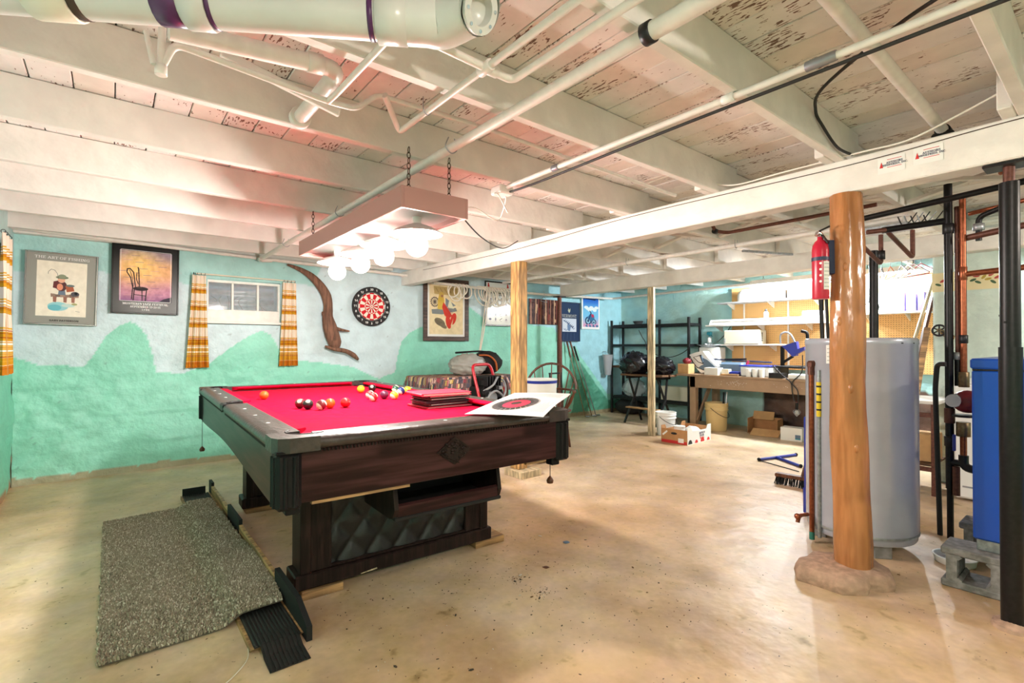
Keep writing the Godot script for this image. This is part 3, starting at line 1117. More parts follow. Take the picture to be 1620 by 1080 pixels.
		var pegs := int(ln / 0.0135)
		beg()
		for k in pegs:
			var c2: Vector3 = r[0].lerp(r[1], (k + 0.5) / pegs) + r[2] * 0.106 + Vector3(0, top - 0.052, 0)
			box(c2, Vector3(0.006, 0.012, 0.008) if absf(r[2].z) > 0.5 else Vector3(0.008, 0.012, 0.006), 0.0015)
		var bd := fin("bead_moulding", m.walnut_dark, ro)
		bd.set_meta("kind", "stuff")
	# side pocket irons: dark straps across the rail at the side pockets
	for s in [-1.0, 1.0]:
		beg()
		var arc := []
		for k in 9: arc.append(Vector3(s * (W - 0.098) + s * -0.0 + cos(PI * k / 8 - PI / 2) * 0.068 * s, top - 0.004, sin(PI * k / 8 - PI / 2) * 0.068))
		tube(arc, 0.008, 8)
		box(Vector3(s * (W - 0.03), top - 0.024, 0), Vector3(0.062, 0.045, 0.126), 0.008)
		fin("side_pocket_iron", m.black_plastic, t)
	# corner castings: rounded L-shaped caps round each corner pocket
	for sx in [-1.0, 1.0]:
		for sz in [-1.0, 1.0]:
			var q := poly([0.0, -0.155, 0.0, -0.03, -0.01, -0.01, -0.03, 0.0, -0.155, 0.0, -0.155, -0.04, -0.12, -0.075, -0.165, -0.115, -0.155, -0.118, -0.155, -0.12])
			q = poly([0.0, -0.155, 0.0, -0.045, -0.012, -0.016, -0.04, 0.0, -0.155, 0.0, -0.155, -0.118, -0.16, -0.118])
			# an L with the pocket mouth cut away
			var corner := poly([0.0, -0.152, 0.0, -0.05, -0.014, -0.016, -0.05, 0.0, -0.152, 0.0, -0.152, -0.116, -0.116, -0.152])
			var hole := PackedVector2Array()
			for k in 18: hole.append(Vector2(-0.135, -0.135) + Vector2(cos(TAU * k / 18), sin(TAU * k / 18)) * 0.069)
			var cut: Array = Geometry2D.clip_polygons(corner, hole)
			beg()
			var b := Basis(Vector3(sx, 0, 0), Vector3(0, 0, sz), Vector3(0, -sx * sz, 0))
			extr(cut[0], 0.052, Transform3D(b, Vector3(sx * W, top - 0.025, sz * L)))
			fin("corner_casting", m.vinyl_rail, t)
			beg()
			var arc := []
			for k in 11:
				var a := PI * k / 10 - PI * 0.25
				arc.append(Vector3(sx * (W - 0.135 + cos(a) * 0.070), top - 0.001, sz * (L - 0.135 + sin(a) * 0.070)))
			tube(arc, 0.005, 8)
			fin("pocket_lip", m.black_plastic, t)
			# fluted corner leg trim below
			beg()
			box(Vector3(sx * (W - 0.05), 0.69, sz * (L - 0.05)), Vector3(0.085, 0.2, 0.085), 0.012)
			box(Vector3(sx * (W - 0.07), 0.588, sz * (L - 0.07)), Vector3(0.05, 0.05, 0.05), 0.004)
			box(Vector3(sx * (W - 0.052), 0.79, sz * (L - 0.052)), Vector3(0.092, 0.012, 0.092), 0.004)
			for k in [-0.018, 0.012]:
				cyl(Vector3(sx * (W - 0.05 + k), 0.6, sz * (L - 0.008)), Vector3(sx * (W - 0.05 + k), 0.775, sz * (L - 0.008)), 0.008, 8)
				cyl(Vector3(sx * (W - 0.008), 0.6, sz * (L - 0.05 + k)), Vector3(sx * (W - 0.008), 0.775, sz * (L - 0.05 + k)), 0.008, 8)
			fin("corner_trim", m.black_plastic, t)
	# aprons
	for s in [-1.0, 1.0]:
		beg()
		box(Vector3(0, 0.70, s * (L - 0.032)), Vector3(2 * W - 0.16, 0.188, 0.024), 0.003)
		var ap := fin("end_apron", m.walnut, t)
		if s > 0: medallion(ap, Vector3(0.02, 0.715, L - 0.019))
		# long apron, its lower edge arched
		var pl := PackedVector2Array()
		pl.append(Vector2(-L + 0.08, 0.794))
		pl.append(Vector2(L - 0.08, 0.794))
		for k in 15:
			var f := 1.0 - k / 14.0
			pl.append(Vector2(lerpf(-L + 0.08, L - 0.08, f), 0.585 + 0.035 * sin(PI * f) * sin(PI * f)))
		beg()
		extr(pl, 0.024, Transform3D(Basis(Vector3.UP, PI / 2), Vector3(s * (W - 0.032), 0, 0)))
		fin("side_apron", m.walnut, t)
	# underframe
	beg()
	box(Vector3(0, 0.745, 0), Vector3(2 * W - 0.12, 0.03, 2 * L - 0.12))
	fin("underframe", m.board_dark, t)
	for s in [-1.0, 1.0]:
		beg()
		box(Vector3(s * 0.38, 0.70, 0), Vector3(0.09, 0.07, 2 * L - 0.2), 0.004)
		fin("cross_beam", m.pine_h, t)
	# pedestals
	for s in [-1.0, 1.0]:
		pedestal(t, s * 0.72, s)
	ball_return(t)
	# chalk hanging on cords
	for c in [[0.655, 1.24, 0.585, 0.475], [-0.672, -1.26, 0.79, 0.385]]:
		beg()
		tube([Vector3(c[0], c[2], c[1]), Vector3(c[0], c[3], c[1])], 0.002, 6)
		var cd := fin("chalk_cord", m.rubber, t)
		beg()
		lathe([[0.0, -0.026], [0.016, -0.026], [0.019, -0.012], [0.014, -0.002], [0.004, 0.01], [0.0, 0.012]], Transform3D(Basis.IDENTITY, Vector3(c[0], c[3], c[1])), 10)
		fin("chalk_cup", m.oak_brown, cd)

func medallion(ap: Node, at: Vector3) -> void:
	# carved diamond: two straight bars and a scatter of leaves between them
	beg()
	for s in [-1.0, 1.0]:
		bar(at + Vector3(s * -0.02 - 0.0, s * 0.052, 0.006), at + Vector3(s * 0.07, s * 0.006 , 0.006), 0.008, 0.006, 0.001)
	var r2 := RandomNumberGenerator.new()
	r2.seed = 12
	for k in 26:
		var u := r2.randf_range(-1, 1)
		var w := r2.randf_range(-1, 1)
		var p := Vector3(u * 0.045 + w * 0.024, -u * 0.026 + w * 0.028, 0.005)
		ball(at + p, r2.randf_range(0.006, 0.011), 4, 7, Vector3(1, 0.75, 0.6))
	extr(poly([-0.085, 0.0, 0.0, 0.06, 0.085, 0.0, 0.0, -0.06]), 0.004, Transform3D(Basis.IDENTITY, at + Vector3(0, 0, 0.002)))
	fin("medallion", m.walnut_dark, ap)

func pedestal(t: Node, z: float, s: float) -> void:
	var hw := 0.51
	var px := 0.05
	# base beam
	beg()
	box(Vector3(px, 0.075, z), Vector3(2 * hw + 0.06, 0.07, 0.16), 0.006)
	box(Vector3(px, 0.115, z), Vector3(2 * hw, 0.014, 0.12), 0.004)
	var p := fin("pedestal_base", m.walnut_dark, t)
	for e in [-1.0, 1.0]:
		beg()
		box(Vector3(px + e * (hw - 0.07), 0.41, z), Vector3(0.14, 0.6, 0.13), 0.005)
		box(Vector3(px + e * (hw - 0.02), 0.41, z), Vector3(0.05, 0.6, 0.15), 0.004)
		fin("pedestal_post", m.walnut_dark, t)
	# quilted vinyl panels with tufted diamonds
	for f in [-1.0, 1.0]:
		beg()
		st.set_smooth_group(1)
		var nx := 72
		var ny := 36
		var x0 := px - hw + 0.14
		var x1 := px + hw - 0.14
		var hgt := func(x: float, y: float) -> float:
			var a := (x / 0.145 + (y - 0.12) / 0.19)
			var b := (x / 0.145 - (y - 0.12) / 0.19)
			var u := absf(sin(PI * a))
			var w := absf(sin(PI * b))
			return 0.022 * pow(min(u, w), 0.55)
		var pt := func(i: int, j: int) -> Vector3:
			var x := lerpf(x0, x1, float(i) / nx)
			var y := lerpf(0.12, 0.71, float(j) / ny)
			return Vector3(x, y, z + f * (0.03 + hgt.call(x, y)))
		for j in ny:
			for i in nx:
				var a: Vector3 = pt.call(i, j)
				var b: Vector3 = pt.call(i, j + 1)
				var c: Vector3 = pt.call(i + 1, j + 1)
				var d: Vector3 = pt.call(i + 1, j)
				if f > 0: quad(a, b, c, d)
				else: quad(d, c, b, a)
		fin("quilted_panel", m.black_vinyl, t)
	beg()
	box(Vector3(px, 0.705, z), Vector3(2 * hw, 0.03, 0.14), 0.003)
	fin("pedestal_top", m.board_dark, t)

func ball_return(t: Node) -> void:
	# open-fronted return box under the front apron
	var x0 := -0.165
	var x1 := 0.40
	var zb := 0.80
	var zf := 1.16
	var y0 := 0.395
	var y1 := 0.60
	beg()
	box(Vector3((x0 + x1) / 2, y0 + 0.008, (zb + zf) / 2), Vector3(x1 - x0, 0.016, zf - zb), 0.003)
	box(Vector3((x0 + x1) / 2, (y0 + y1) / 2, zb + 0.008), Vector3(x1 - x0, y1 - y0, 0.016))
	var b := fin("return_tray", m.black_matt, t)
	for x in [x0 + 0.008, x1 - 0.008]:
		beg()
		extr(poly([zb, y0, zf - 0.05, y0, zf - 0.015, y0 + 0.015, zf, y0 + 0.05, zf - 0.03, y1, zb, y1]), 0.02, Transform3D(Basis(Vector3.UP, -PI / 2), Vector3(x, 0, 0)))
		fin("side_cheek", m.walnut_dark, b)
	beg()
	box(Vector3((x0 + x1) / 2, y0 + 0.035, zf - 0.018), Vector3(x1 - x0 - 0.02, 0.07, 0.022), 0.008)
	fin("front_lip", m.walnut, b)
	for q in [[-0.56, -0.18], [0.42, 0.53]]:
		beg()
		bar(Vector3(q[0], 0.60, L_FRONT), Vector3(q[1], 0.60, L_FRONT), 0.02, 0.014)
		fin("raw_batten", m.pine_h, t, "bare unpainted wood strip under the apron")

const L_FRONT := 1.33

# ---------------------------------------------------------------- balls, folders and the printed sheet on the table
func pool_ball(at: Vector3, c: Color, stripe: bool, spot: Vector3, label: String) -> void:
	# sphere with vertex colours: solid, or a band round a cream ball; a cream spot carries the number
	var cream := lin(238, 226, 196)
	beg()
	st.set_smooth_group(1)
	var seg := 20
	var sides := 32
	var turn := Basis(Quaternion(Vector3.UP, Vector3(0.75 + spot.x * 0.2, 0.5 + spot.y * 0.3, -0.3 + spot.z * 0.2).normalized()))
	var spt := spot.normalized()
	var pt := func(i: int, k: int) -> Vector3:
		var a := -PI / 2 + PI * i / seg
		return Vector3(cos(a) * cos(TAU * k / sides), sin(a), cos(a) * sin(TAU * k / sides))
	var put := func(p: Vector3) -> void:
		var col := c
		var n: Vector3 = turn * p
		if stripe and absf(p.y) > 0.5: col = cream
		if n.dot(spt) > (0.925 if not stripe else 2.0): col = cream
		st.set_color(col)
		st.add_vertex(n * 0.0286)
	for i in seg:
		for k in sides:
			var a: Vector3 = pt.call(i, k)
			var b: Vector3 = pt.call(i + 1, k)
			var d: Vector3 = pt.call(i + 1, k + 1)
			var e: Vector3 = pt.call(i, k + 1)
			if i > 0:
				put.call(a); put.call(d); put.call(e)
			if i < seg - 1:
				put.call(a); put.call(b); put.call(d)
	solo("pool_ball", m.ball, label, "ball", at, 0.0, "pool balls on the red cloth")

func build_table_things() -> void:
	var bm := mk("ball", Color.WHITE, 0.08)
	bm.vertex_color_use_as_albedo = true
	bm.clearcoat_enabled = true
	bm.clearcoat = 0.5
	var cl := {"orange": lin(226, 84, 24), "maroon": lin(96, 16, 26), "black": lin(16, 16, 16), "yellow": lin(236, 168, 30), "red": lin(190, 14, 24), "green": lin(14, 72, 52), "blue": lin(20, 36, 96), "purple": lin(72, 18, 50)}
	var cam := Vector3(-0.4, 0.55, 0.75)
	var up := Vector3(0.2, 0.9, 0.4)
	var list := [
		[0.793, 3.62, "orange", false, Vector3(1, 0, -1), "orange pool ball alone near the far left rail"],
		[0.84, 2.974, "maroon", false, cam, "maroon pool ball with cream spot, leftmost of the close four"],
		[0.862, 2.90, "black", false, cam + Vector3(0.1, 0.3, 0), "black pool ball with cream spot touching the maroon one"],
		[0.913, 2.83, "maroon", true, Vector3(-0.5, -0.2, 1), "striped maroon and cream ball in front of an orange one"],
		[0.975, 2.872, "orange", false, Vector3(1, 0.2, -0.6), "orange pool ball behind the striped maroon one"],
		[1.059, 2.857, "red", false, Vector3(1, -0.5, -0.6), "plain red pool ball in the middle of the cloth"],
		[1.48, 3.675, "yellow", false, Vector3(1, 0, -1), "golden yellow pool ball near the far corner pocket"],
		[1.585, 3.71, "black", false, cam, "dark ball with cream spot beside the far corner pocket"],
		[1.357, 3.213, "maroon", true, Vector3(0.6, 0.4, 0.6), "maroon and cream ball behind the red striped one"],
		[1.311, 3.05, "red", true, Vector3(0.9, 0.2, 0.2), "red and cream striped ball nearest of the right cluster"],
		[1.432, 3.153, "purple", false, Vector3(1, 0.2, -0.3), "plum purple pool ball in the right cluster"],
		[1.47, 3.08, "yellow", true, Vector3(0.2, 0.3, 0.8), "yellow and cream ball right of the plum one"],
		[1.686, 3.51, "green", true, Vector3(-0.8, 0.6, 0.2), "green striped ball behind the stack of folders"],
		[1.65, 3.345, "blue", true, Vector3(0.8, 0.3, 0.5), "navy striped ball beside the stack of folders"],
		[1.715, 3.37, "yellow", false, Vector3(0.5, 0.2, -1), "yellow ball half hidden behind the folders"],
	]
	for b in list:
		pool_ball(v(b[0], 0.8035 + 0.0286, b[1]), cl[b[2]], b[3], b[4], b[5])
	# stack of padded folders
	var y := 0.8035
	var stack := [["red_leather", 0.012, 0.0, "red leather folder at the bottom of the stack"], ["brown_leather", 0.014, 0.012, "brown folder second from the bottom of the stack"], ["dark_leather", 0.016, -0.008, "black padded folder in the middle of the stack"], ["brown_leather", 0.013, 0.014, "dark brown folder with curled corner in the stack"], ["dark_leather", 0.016, 0.004, "black padded folder under the top red one"], ["red_leather", 0.017, -0.03, "large red leather folder on top of the stack"]]
	for i in stack.size():
		var s: Array = stack[i]
		var big := 0.03 if i == 5 or i == 0 else 0.0
		var w := 0.28 + big
		var dp := 0.21 + big
		var o := thing("menu_folder", s[3], "folder", v(1.54 + s[2], y, 2.60 + s[2]), TABLE_TURN + s[2] * 3.0 + 0.03, "folders stacked on the pool table")
		var th: float = s[1]
		beg()
		box(Vector3(0, 0.0022, 0), Vector3(w, 0.0036, dp), 0.0015)
		box(Vector3(0, th - 0.0022, 0), Vector3(w, 0.0036, dp), 0.0015)
		tube([Vector3(-w / 2 + 0.002, th / 2, -dp / 2 + 0.001), Vector3(-w / 2 + 0.002, th / 2, dp / 2 - 0.001)], th / 2 - 0.0006, 10)
		fin("cover", m[s[0]], o)
		beg()
		box(Vector3(0.002, th / 2, 0), Vector3(w - 0.014, th - 0.008, dp - 0.012))
		fin("pages", m.paper if i != 2 else m.dark_leather, o)
		y += th + 0.0003
	# large printed sheet lying over the near right corner
	sheet_on_corner()

func canvas(w: int, h: int, c: Color) -> Image:
	var im := Image.create(w, h, false, Image.FORMAT_RGB8)
	im.fill(c)
	return im

func paint_poly(im: Image, pts: PackedVector2Array, c: Color) -> void:
	var r := Rect2(pts[0], Vector2.ZERO)
	for p in pts: r = r.expand(p)
	for y in range(maxi(0, int(r.position.y)), mini(im.get_height(), int(r.end.y) + 1)):
		var xs := []
		for i in pts.size():
			var a := pts[i]
			var b := pts[(i + 1) % pts.size()]
			if (a.y <= y + 0.5) != (b.y <= y + 0.5): xs.append(a.x + (y + 0.5 - a.y) / (b.y - a.y) * (b.x - a.x))
		xs.sort()
		for k in range(0, xs.size() - 1, 2):
			var x0 := clampi(int(xs[k]), 0, im.get_width())
			var x1 := clampi(int(xs[k + 1] + 0.5), 0, im.get_width())
			if x1 > x0: im.fill_rect(Rect2i(x0, y, x1 - x0, 1), c)

func paint_oval(im: Image, x: float, y: float, rx: float, ry: float, c: Color, a0 := 0.0) -> void:
	var p := PackedVector2Array()
	for k in 24: p.append(Vector2(x, y) + Vector2(cos(TAU * k / 24.0) * rx, sin(TAU * k / 24.0) * ry).rotated(a0))
	paint_poly(im, p, c)

func paint_line(im: Image, pts: Array, w: float, c: Color) -> void:
	for i in range(0, pts.size() - 2, 2):
		var a := Vector2(pts[i], pts[i + 1])
		var b := Vector2(pts[i + 2], pts[i + 3])
		if a.distance_to(b) < 0.01: continue
		var n := (b - a).orthogonal().normalized() * w * 0.5
		var e := (b - a).normalized() * w * 0.2
		paint_poly(im, PackedVector2Array([a + n - e, b + n + e, b - n + e, a - n - e]), c)

func speckle(im: Image, s: int, amount: float) -> void:
	var n := noise_bytes(s, 0.02, im.get_width(), im.get_height(), 4)
	for y in im.get_height():
		for x in im.get_width():
			var k := (n[y * im.get_width() + x] - 128) / 128.0 * amount
			var c := im.get_pixel(x, y)
			im.set_pixel(x, y, Color(clampf(c.r + k, 0, 1), clampf(c.g + k, 0, 1), clampf(c.b + k, 0, 1)))

func sheet_on_corner() -> void:
	var im := canvas(512, 256, c8(198, 196, 192))
	var dk := c8(44, 40, 42)
	# engraved oval emblem with a red heart, text lines beside it
	paint_oval(im, 215, 105, 150, 84, c8(140, 136, 132))
	paint_oval(im, 215, 105, 142, 76, dk)
	paint_oval(im, 205, 110, 88, 46, c8(170, 40, 66))
	for k in 26:
		var a := TAU * k / 26.0
		paint_line(im, [215 + cos(a) * 112, 105 + sin(a) * 60, 215 + cos(a) * 138, 105 + sin(a) * 74], 3, c8(150, 146, 142))
	paint_oval(im, 215, 105, 34, 18, dk)
	for k in 22:
		paint_line(im, [380 + (k % 5) * 4, 60 + k * 8, 470 + (k * 37) % 36, 60 + k * 8], 2.4, c8(110, 106, 104))
	for k in 9:
		paint_line(im, [60, 190 + k * 6, 180 + (k * 53) % 90, 190 + k * 6], 2, c8(126, 122, 120))
	var mt := printed(im, 0.4)
	# corners: left, far, right, near
	var a := v(1.27, 0.846, 1.93)
	var b := v(1.93, 0.872, 2.375)
	var c := v(2.20, 0.872, 2.16)
	var d := v(1.46, 0.852, 1.60)
	beg()
	st.set_smooth_group(1)
	var n := 14
	var pt := func(u: float, w: float) -> Vector3:
		var p := a.lerp(b, u).lerp(d.lerp(c, u), w)
		return p + Vector3(0, 0.006 * sin(u * 5.0) * w + 0.004 * sin(PI * w), 0)
	for i in n:
		for j in n:
			for q in [[0, 0], [0, 1], [1, 1], [0, 0], [1, 1], [1, 0]]:
				var u := float(i + q[0]) / n
				var w := float(j + q[1]) / n
				st.set_uv(Vector2(u, w))
				st.add_vertex(pt.call(u, w))
	for i in n:
		for j in n:
			for q in [[0, 0], [1, 1], [0, 1], [0, 0], [1, 0], [1, 1]]:
				var u := float(i + q[0]) / n
				var w := float(j + q[1]) / n
				st.set_uv(Vector2(0.02, 0.02))
				st.add_vertex(pt.call(u, w) - Vector3(0, 0.0016, 0))
	solo("printed_sheet", mt, "large pale printed sheet with dark oval emblem on the table corner", "poster")

# ---------------------------------------------------------------- rug, tray, blocks and litter on the floor
func build_floor_things() -> void:
	# wooden tray with ribbed rubber, along the table's left side
	var t := thing("rail_tray", "long black edged wooden tray with ribbed rubber beside the rug", "tray", v(0.508, 0, 3.3))
	beg()
	extr(poly([-1.22, 0.0, 1.2, 0.0, 1.23, 0.022, -1.22, 0.022]), 0.19, Transform3D(Basis(Vector3.UP, -PI / 2), Vector3.ZERO))
	fin("bottom_board", m.pine_h, t)
	# ribbed mat
	beg()
	flat()
	var ribs := 12
	for k in ribs:
		var x := -0.083 + 0.166 * (k + 0.5) / ribs
		box(Vector3(x, 0.0265, 0.02), Vector3(0.009, 0.007, 2.42), 0.002)
	box(Vector3(0, 0.0235, 0.02), Vector3(0.168, 0.003, 2.42))
	fin("ribbed_mat", m.rubber, t)
	# loose end of the mat that folds to the floor at the near end
	beg()
	for k in 9:
		var x := -0.062 + 0.134 * (k + 0.5) / 9
		var path := [Vector3(x, 0.032, 1.16), Vector3(x, 0.031, 1.235), Vector3(x, 0.012, 1.29), Vector3(x, 0.006, 1.385)]
		for i in 3: bar(path[i], path[i + 1], 0.0085, 0.006)
	var lay := [[1.16, 0.029], [1.235, 0.028], [1.29, 0.009], [1.385, 0.0035]]
	for i in 3: bar(Vector3(0.005, lay[i][1], lay[i][0]), Vector3(0.005, lay[i + 1][1], lay[i + 1][0]), 0.14, 0.003)
	fin("mat_end", m.rubber, t)
	# upright edge board in black and bare stretches
	for s in [[-1.24, -1.12, "black_matt", 0.11], [-1.12, -0.44, "pine_h", 0.085], [-0.44, -0.06, "black_matt", 0.115], [-0.06, 0.78, "pine_h", 0.085]]:
		beg()
		box(Vector3(0.103, s[3] / 2 + 0.002, (s[0] + s[1]) / 2), Vector3(0.02, s[3], s[1] - s[0]), 0.002)
		fin("edge_board", m[s[2]], t)
	beg()
	extr(poly([0.78, 0.002, 1.27, 0.002, 1.27, 0.06, 1.12, 0.115, 0.78, 0.12]), 0.022, Transform3D(Basis(Vector3.UP, -PI / 2), Vector3(0.104, 0, 0)))
	fin("edge_board", m.black_matt, t)
	beg()
	box(Vector3(-0.01, 0.05, -1.2), Vector3(0.15, 0.055, 0.014), 0.002)
	fin("end_stop", m.black_matt, t)

	rug()

	# shims under the pedestals
	var bl := [[0.775, 2.43, 0.19, 0.14, "flat wooden block under the pedestal's left end"], [1.73, 2.42, 0.2, 0.14, "flat wooden block under the pedestal's right end"], [0.83, 3.90, 0.2, 0.14, "flat wooden block under the rear pedestal's left end"], [1.80, 3.86, 0.18, 0.12, "flat wooden block under the rear pedestal's right end"]]
	for b in bl:
		beg()
		box(Vector3(0, 0.0195, 0), Vector3(b[2], 0.039, b[3]), 0.003)
		solo("wood_block", m.pine_h, b[4], "block", v(b[0], 0, b[1]), -0.04, "shims under the table pedestals")
	# litter: grit, chips and leaf crumbs scattered over the concrete
	var mm := MultiMesh.new()
	mm.transform_format = MultiMesh.TRANSFORM_3D
	mm.use_colors = true
	beg()
	ball(Vector3.ZERO, 0.5, 3, 5)
	st.generate_normals()
	mm.mesh = st.commit()
	var lm := mk("litter", Color.WHITE, 0.9)
	lm.vertex_color_use_as_albedo = true
	mm.mesh.surface_set_material(0, lm)
	var N := 900
	mm.instance_count = N
	var r2 := RandomNumberGenerator.new()
	r2.seed = 77
	for i in N:
		var d: float
		var x: float
		if i < 380:   # gathered round the foot of the table and in front of it
			x = r2.randf_range(0.7, 2.3)
			d = r2.randf_range(1.2, 2.5)
		elif i < 480:   # two scuffed patches of dark crumbs in front of the table
			var q := i % 2
			x = r2.randfn(1.594 - 0.02 * q, 0.035)
			d = r2.randfn(1.93 - 0.19 * q, 0.022)
		else:
			x = r2.randf_range(-0.5, 5.6)
			d = r2.randf_range(0.7, 5.6)
		var s := r2.randf_range(0.0022, 0.0058) * (2.2 if r2.randf() < 0.05 else 1.0)
		var b := Basis(Vector3.UP, r2.randf() * TAU) * Basis.from_scale(Vector3(s * r2.randf_range(1, 2.6), s * 0.35, s))
		mm.set_instance_transform(i, Transform3D(b, v(x, s * 0.15, d)))
		var k := r2.randf()
		mm.set_instance_color(i, lin(64, 50, 40) if k < 0.6 else (lin(120, 88, 58) if k < 0.85 else lin(206, 200, 190)))
	var mi := MultiMeshInstance3D.new()
	mi.name = "floor_litter"
	mi.multimesh = mm
	add_child(mi)
	tag(mi, "fine dark grit and chips scattered over the concrete floor", "litter", "", "stuff")
	# a few larger bits that can be told apart
	leaf(v(2.10, 0.002, 2.10), 0.05, 0.6, m.slate_blue, "grey leaf flattened on the floor right of the table")
	leaf(v(1.78, 0.002, 1.93), 0.04, 2.4, m.oak_brown, "curled brown leaf on the floor in front of the table")
	leaf(v(0.12, 0.002, 2.02), 0.04, 1.2, m.grey_plastic, "pale grey scrap on the floor before the rug")
	beg()
	tube(spline([v(0.42, 0.003, 2.18), v(0.40, 0.004, 2.06), v(0.34, 0.003, 1.98), v(0.29, 0.003, 1.94)], 6), 0.0018, 6)
	solo("string", m.rope, "loose pale string lying in front of the rug", "string")
	beg()
	tube([v(0.95, 0.055, 2.352), v(1.03, 0.062, 2.348)], [0.002, 0.004], 6)
	solo("wood_splinter", m.pine_pale, "pale wood splinter on the pedestal base beam", "splinter")

func leaf(at: Vector3, s: float, turn: float, mat: Material, label: String) -> void:
	beg()
	st.set_smooth_group(1)
	var n := 8
	for i in n:
		var f0 := float(i) / n
		var f1 := float(i + 1) / n
		var w0 := sin(PI * f0) * 0.42
		var w1 := sin(PI * f1) * 0.42
		var a := Vector3((f0 - 0.5) * s, 0.0, -w0 * s)
		var b := Vector3((f0 - 0.5) * s, 0.003 * sin(PI * f0), 0)
		var c := Vector3((f0 - 0.5) * s, 0.0, w0 * s)
		var d := Vector3((f1 - 0.5) * s, 0.0, -w1 * s)
		var e := Vector3((f1 - 0.5) * s, 0.003 * sin(PI * f1), 0)
		var f := Vector3((f1 - 0.5) * s, 0.0, w1 * s)
		quad(a, d, e, b)
		quad(b, e, f, c)
	solo("leaf", mat, label, "leaf", at, turn)

func rug() -> void:
	var x0 := -0.03
	var x1 := 0.587
	var d0 := 2.335
	var d1 := 4.19
	var t := thing("rug", "thick grey brown shag rug beside the pool table", "rug", v(0.3, 0, 3.35))
	var o := v(0.3, 0, 3.35)
	var lift := func(x: float, d: float) -> float:
		var l := 0.04 * smoothstep(0.35, 0.44, x) * smoothstep(4.62, 4.5, d)
		return l + 0.004 * sin(x * 9 + d * 5) * sin(d * 7)
	var right := func(d: float) -> float: return x1 - 0.035 * smoothstep(3.7, 4.2, d) - 0.012 * sin(d * 4)
	var rm := mk("rug_back", c8(96, 88, 76), 0.95)
	beg()
	st.set_smooth_group(1)
	var n := 20
	var nd := 50
	var pt := func(i: int, j: int, up: float) -> Vector3:
		var d := lerpf(d0, d1, float(j) / nd)
		var x: float = lerpf(x0, right.call(d), float(i) / n)
		return v(x, lift.call(x, d) + up, d) - o
	for i in n:
		for j in nd: quad(pt.call(i, j, 0.012), pt.call(i, j + 1, 0.012), pt.call(i + 1, j + 1, 0.012), pt.call(i + 1, j, 0.012))
	flat()
	for i in n:
		quad(pt.call(i, 0, 0.003), pt.call(i, 0, 0.012), pt.call(i + 1, 0, 0.012), pt.call(i + 1, 0, 0.003))
		quad(pt.call(i + 1, nd, 0.003), pt.call(i + 1, nd, 0.012), pt.call(i, nd, 0.012), pt.call(i, nd, 0.003))
	for j in nd:
		quad(pt.call(0, j + 1, 0.003), pt.call(0, j + 1, 0.012), pt.call(0, j, 0.012), pt.call(0, j, 0.003))
		quad(pt.call(n, j, 0.003), pt.call(n, j, 0.012), pt.call(n, j + 1, 0.012), pt.call(n, j + 1, 0.003))
	fin("backing", rm, t)
	var mm := MultiMesh.new()
	mm.transform_format = MultiMesh.TRANSFORM_3D
	mm.use_colors = true
	beg()
	st.set_smooth_group(1)
	var b := [Vector3(-0.5, 0, -0.3), Vector3(0.5, 0, -0.3), Vector3(0, 0, 0.6)]
	for k in 3:
		var p: Vector3 = b[k]
		var q: Vector3 = b[(k + 1) % 3]
		quad(p, p * 0.8 + Vector3(0.1, 0.7, 0), q * 0.8 + Vector3(0.1, 0.7, 0), q)
		tri(p * 0.8 + Vector3(0.1, 0.7, 0), Vector3(0.35, 1, 0.1), q * 0.8 + Vector3(0.1, 0.7, 0))
	st.generate_normals()
	mm.mesh = st.commit()
	var pm := mk("rug_pile", Color.WHITE, 0.95)
	pm.vertex_color_use_as_albedo = true
	mm.mesh.surface_set_material(0, pm)
	var N := 42000
	mm.instance_count = N
	var r2 := RandomNumberGenerator.new()
	r2.seed = 4
	for i in N:
		var d := r2.randf_range(d0 - 0.004, d1 + 0.004)
		var x: float = lerpf(x0 - 0.004, right.call(d) + 0.004, r2.randf())
		var patch := wn.get_noise_2d(x * 160, d * 160)
		var s := r2.randf_range(0.006, 0.0095)
		var h := r2.randf_range(0.014, 0.021) * (1.0 + 0.2 * patch)
		var lean := Basis(Vector3(r2.randf_range(-1, 1), 0, r2.randf_range(-1, 1)).normalized(), r2.randf_range(0, 0.55) )
		var bs := lean * Basis(Vector3.UP, r2.randf() * TAU) * Basis.from_scale(Vector3(s, h, s))
		mm.set_instance_transform(i, Transform3D(bs, v(x, lift.call(x, d) + 0.010, d) - o))
		var k := r2.randf()
		var c := lin(186, 174, 152).lerp(lin(124, 112, 94), k)
		if k > 0.86: c = lin(222, 214, 196)
		mm.set_instance_color(i, c)
	var mi := MultiMeshInstance3D.new()
	mi.name = "pile"
	mi.multimesh = mm
	mi.set_meta("kind", "stuff")
	t.add_child(mi)

# ---------------------------------------------------------------- the lamp box over the table
func chain(t: Node, a: Vector3, b: Vector3) -> void:
	var l := a.distance_to(b)
	var n := maxi(2, int(round(l / 0.026)))
	beg()
	for k in n:
		var c := a.lerp(b, (k + 0.5) / n)
		var ring := []
		var side := Vector3.RIGHT if k % 2 else Vector3.BACK
		for q in 11: ring.append(c + side * cos(TAU * q / 10) * 0.0085 + Vector3.UP * sin(TAU * q / 10) * (l / n * 0.62))
		tube(ring, 0.0021, 6, false)
	fin("chain", m.dirt, t)

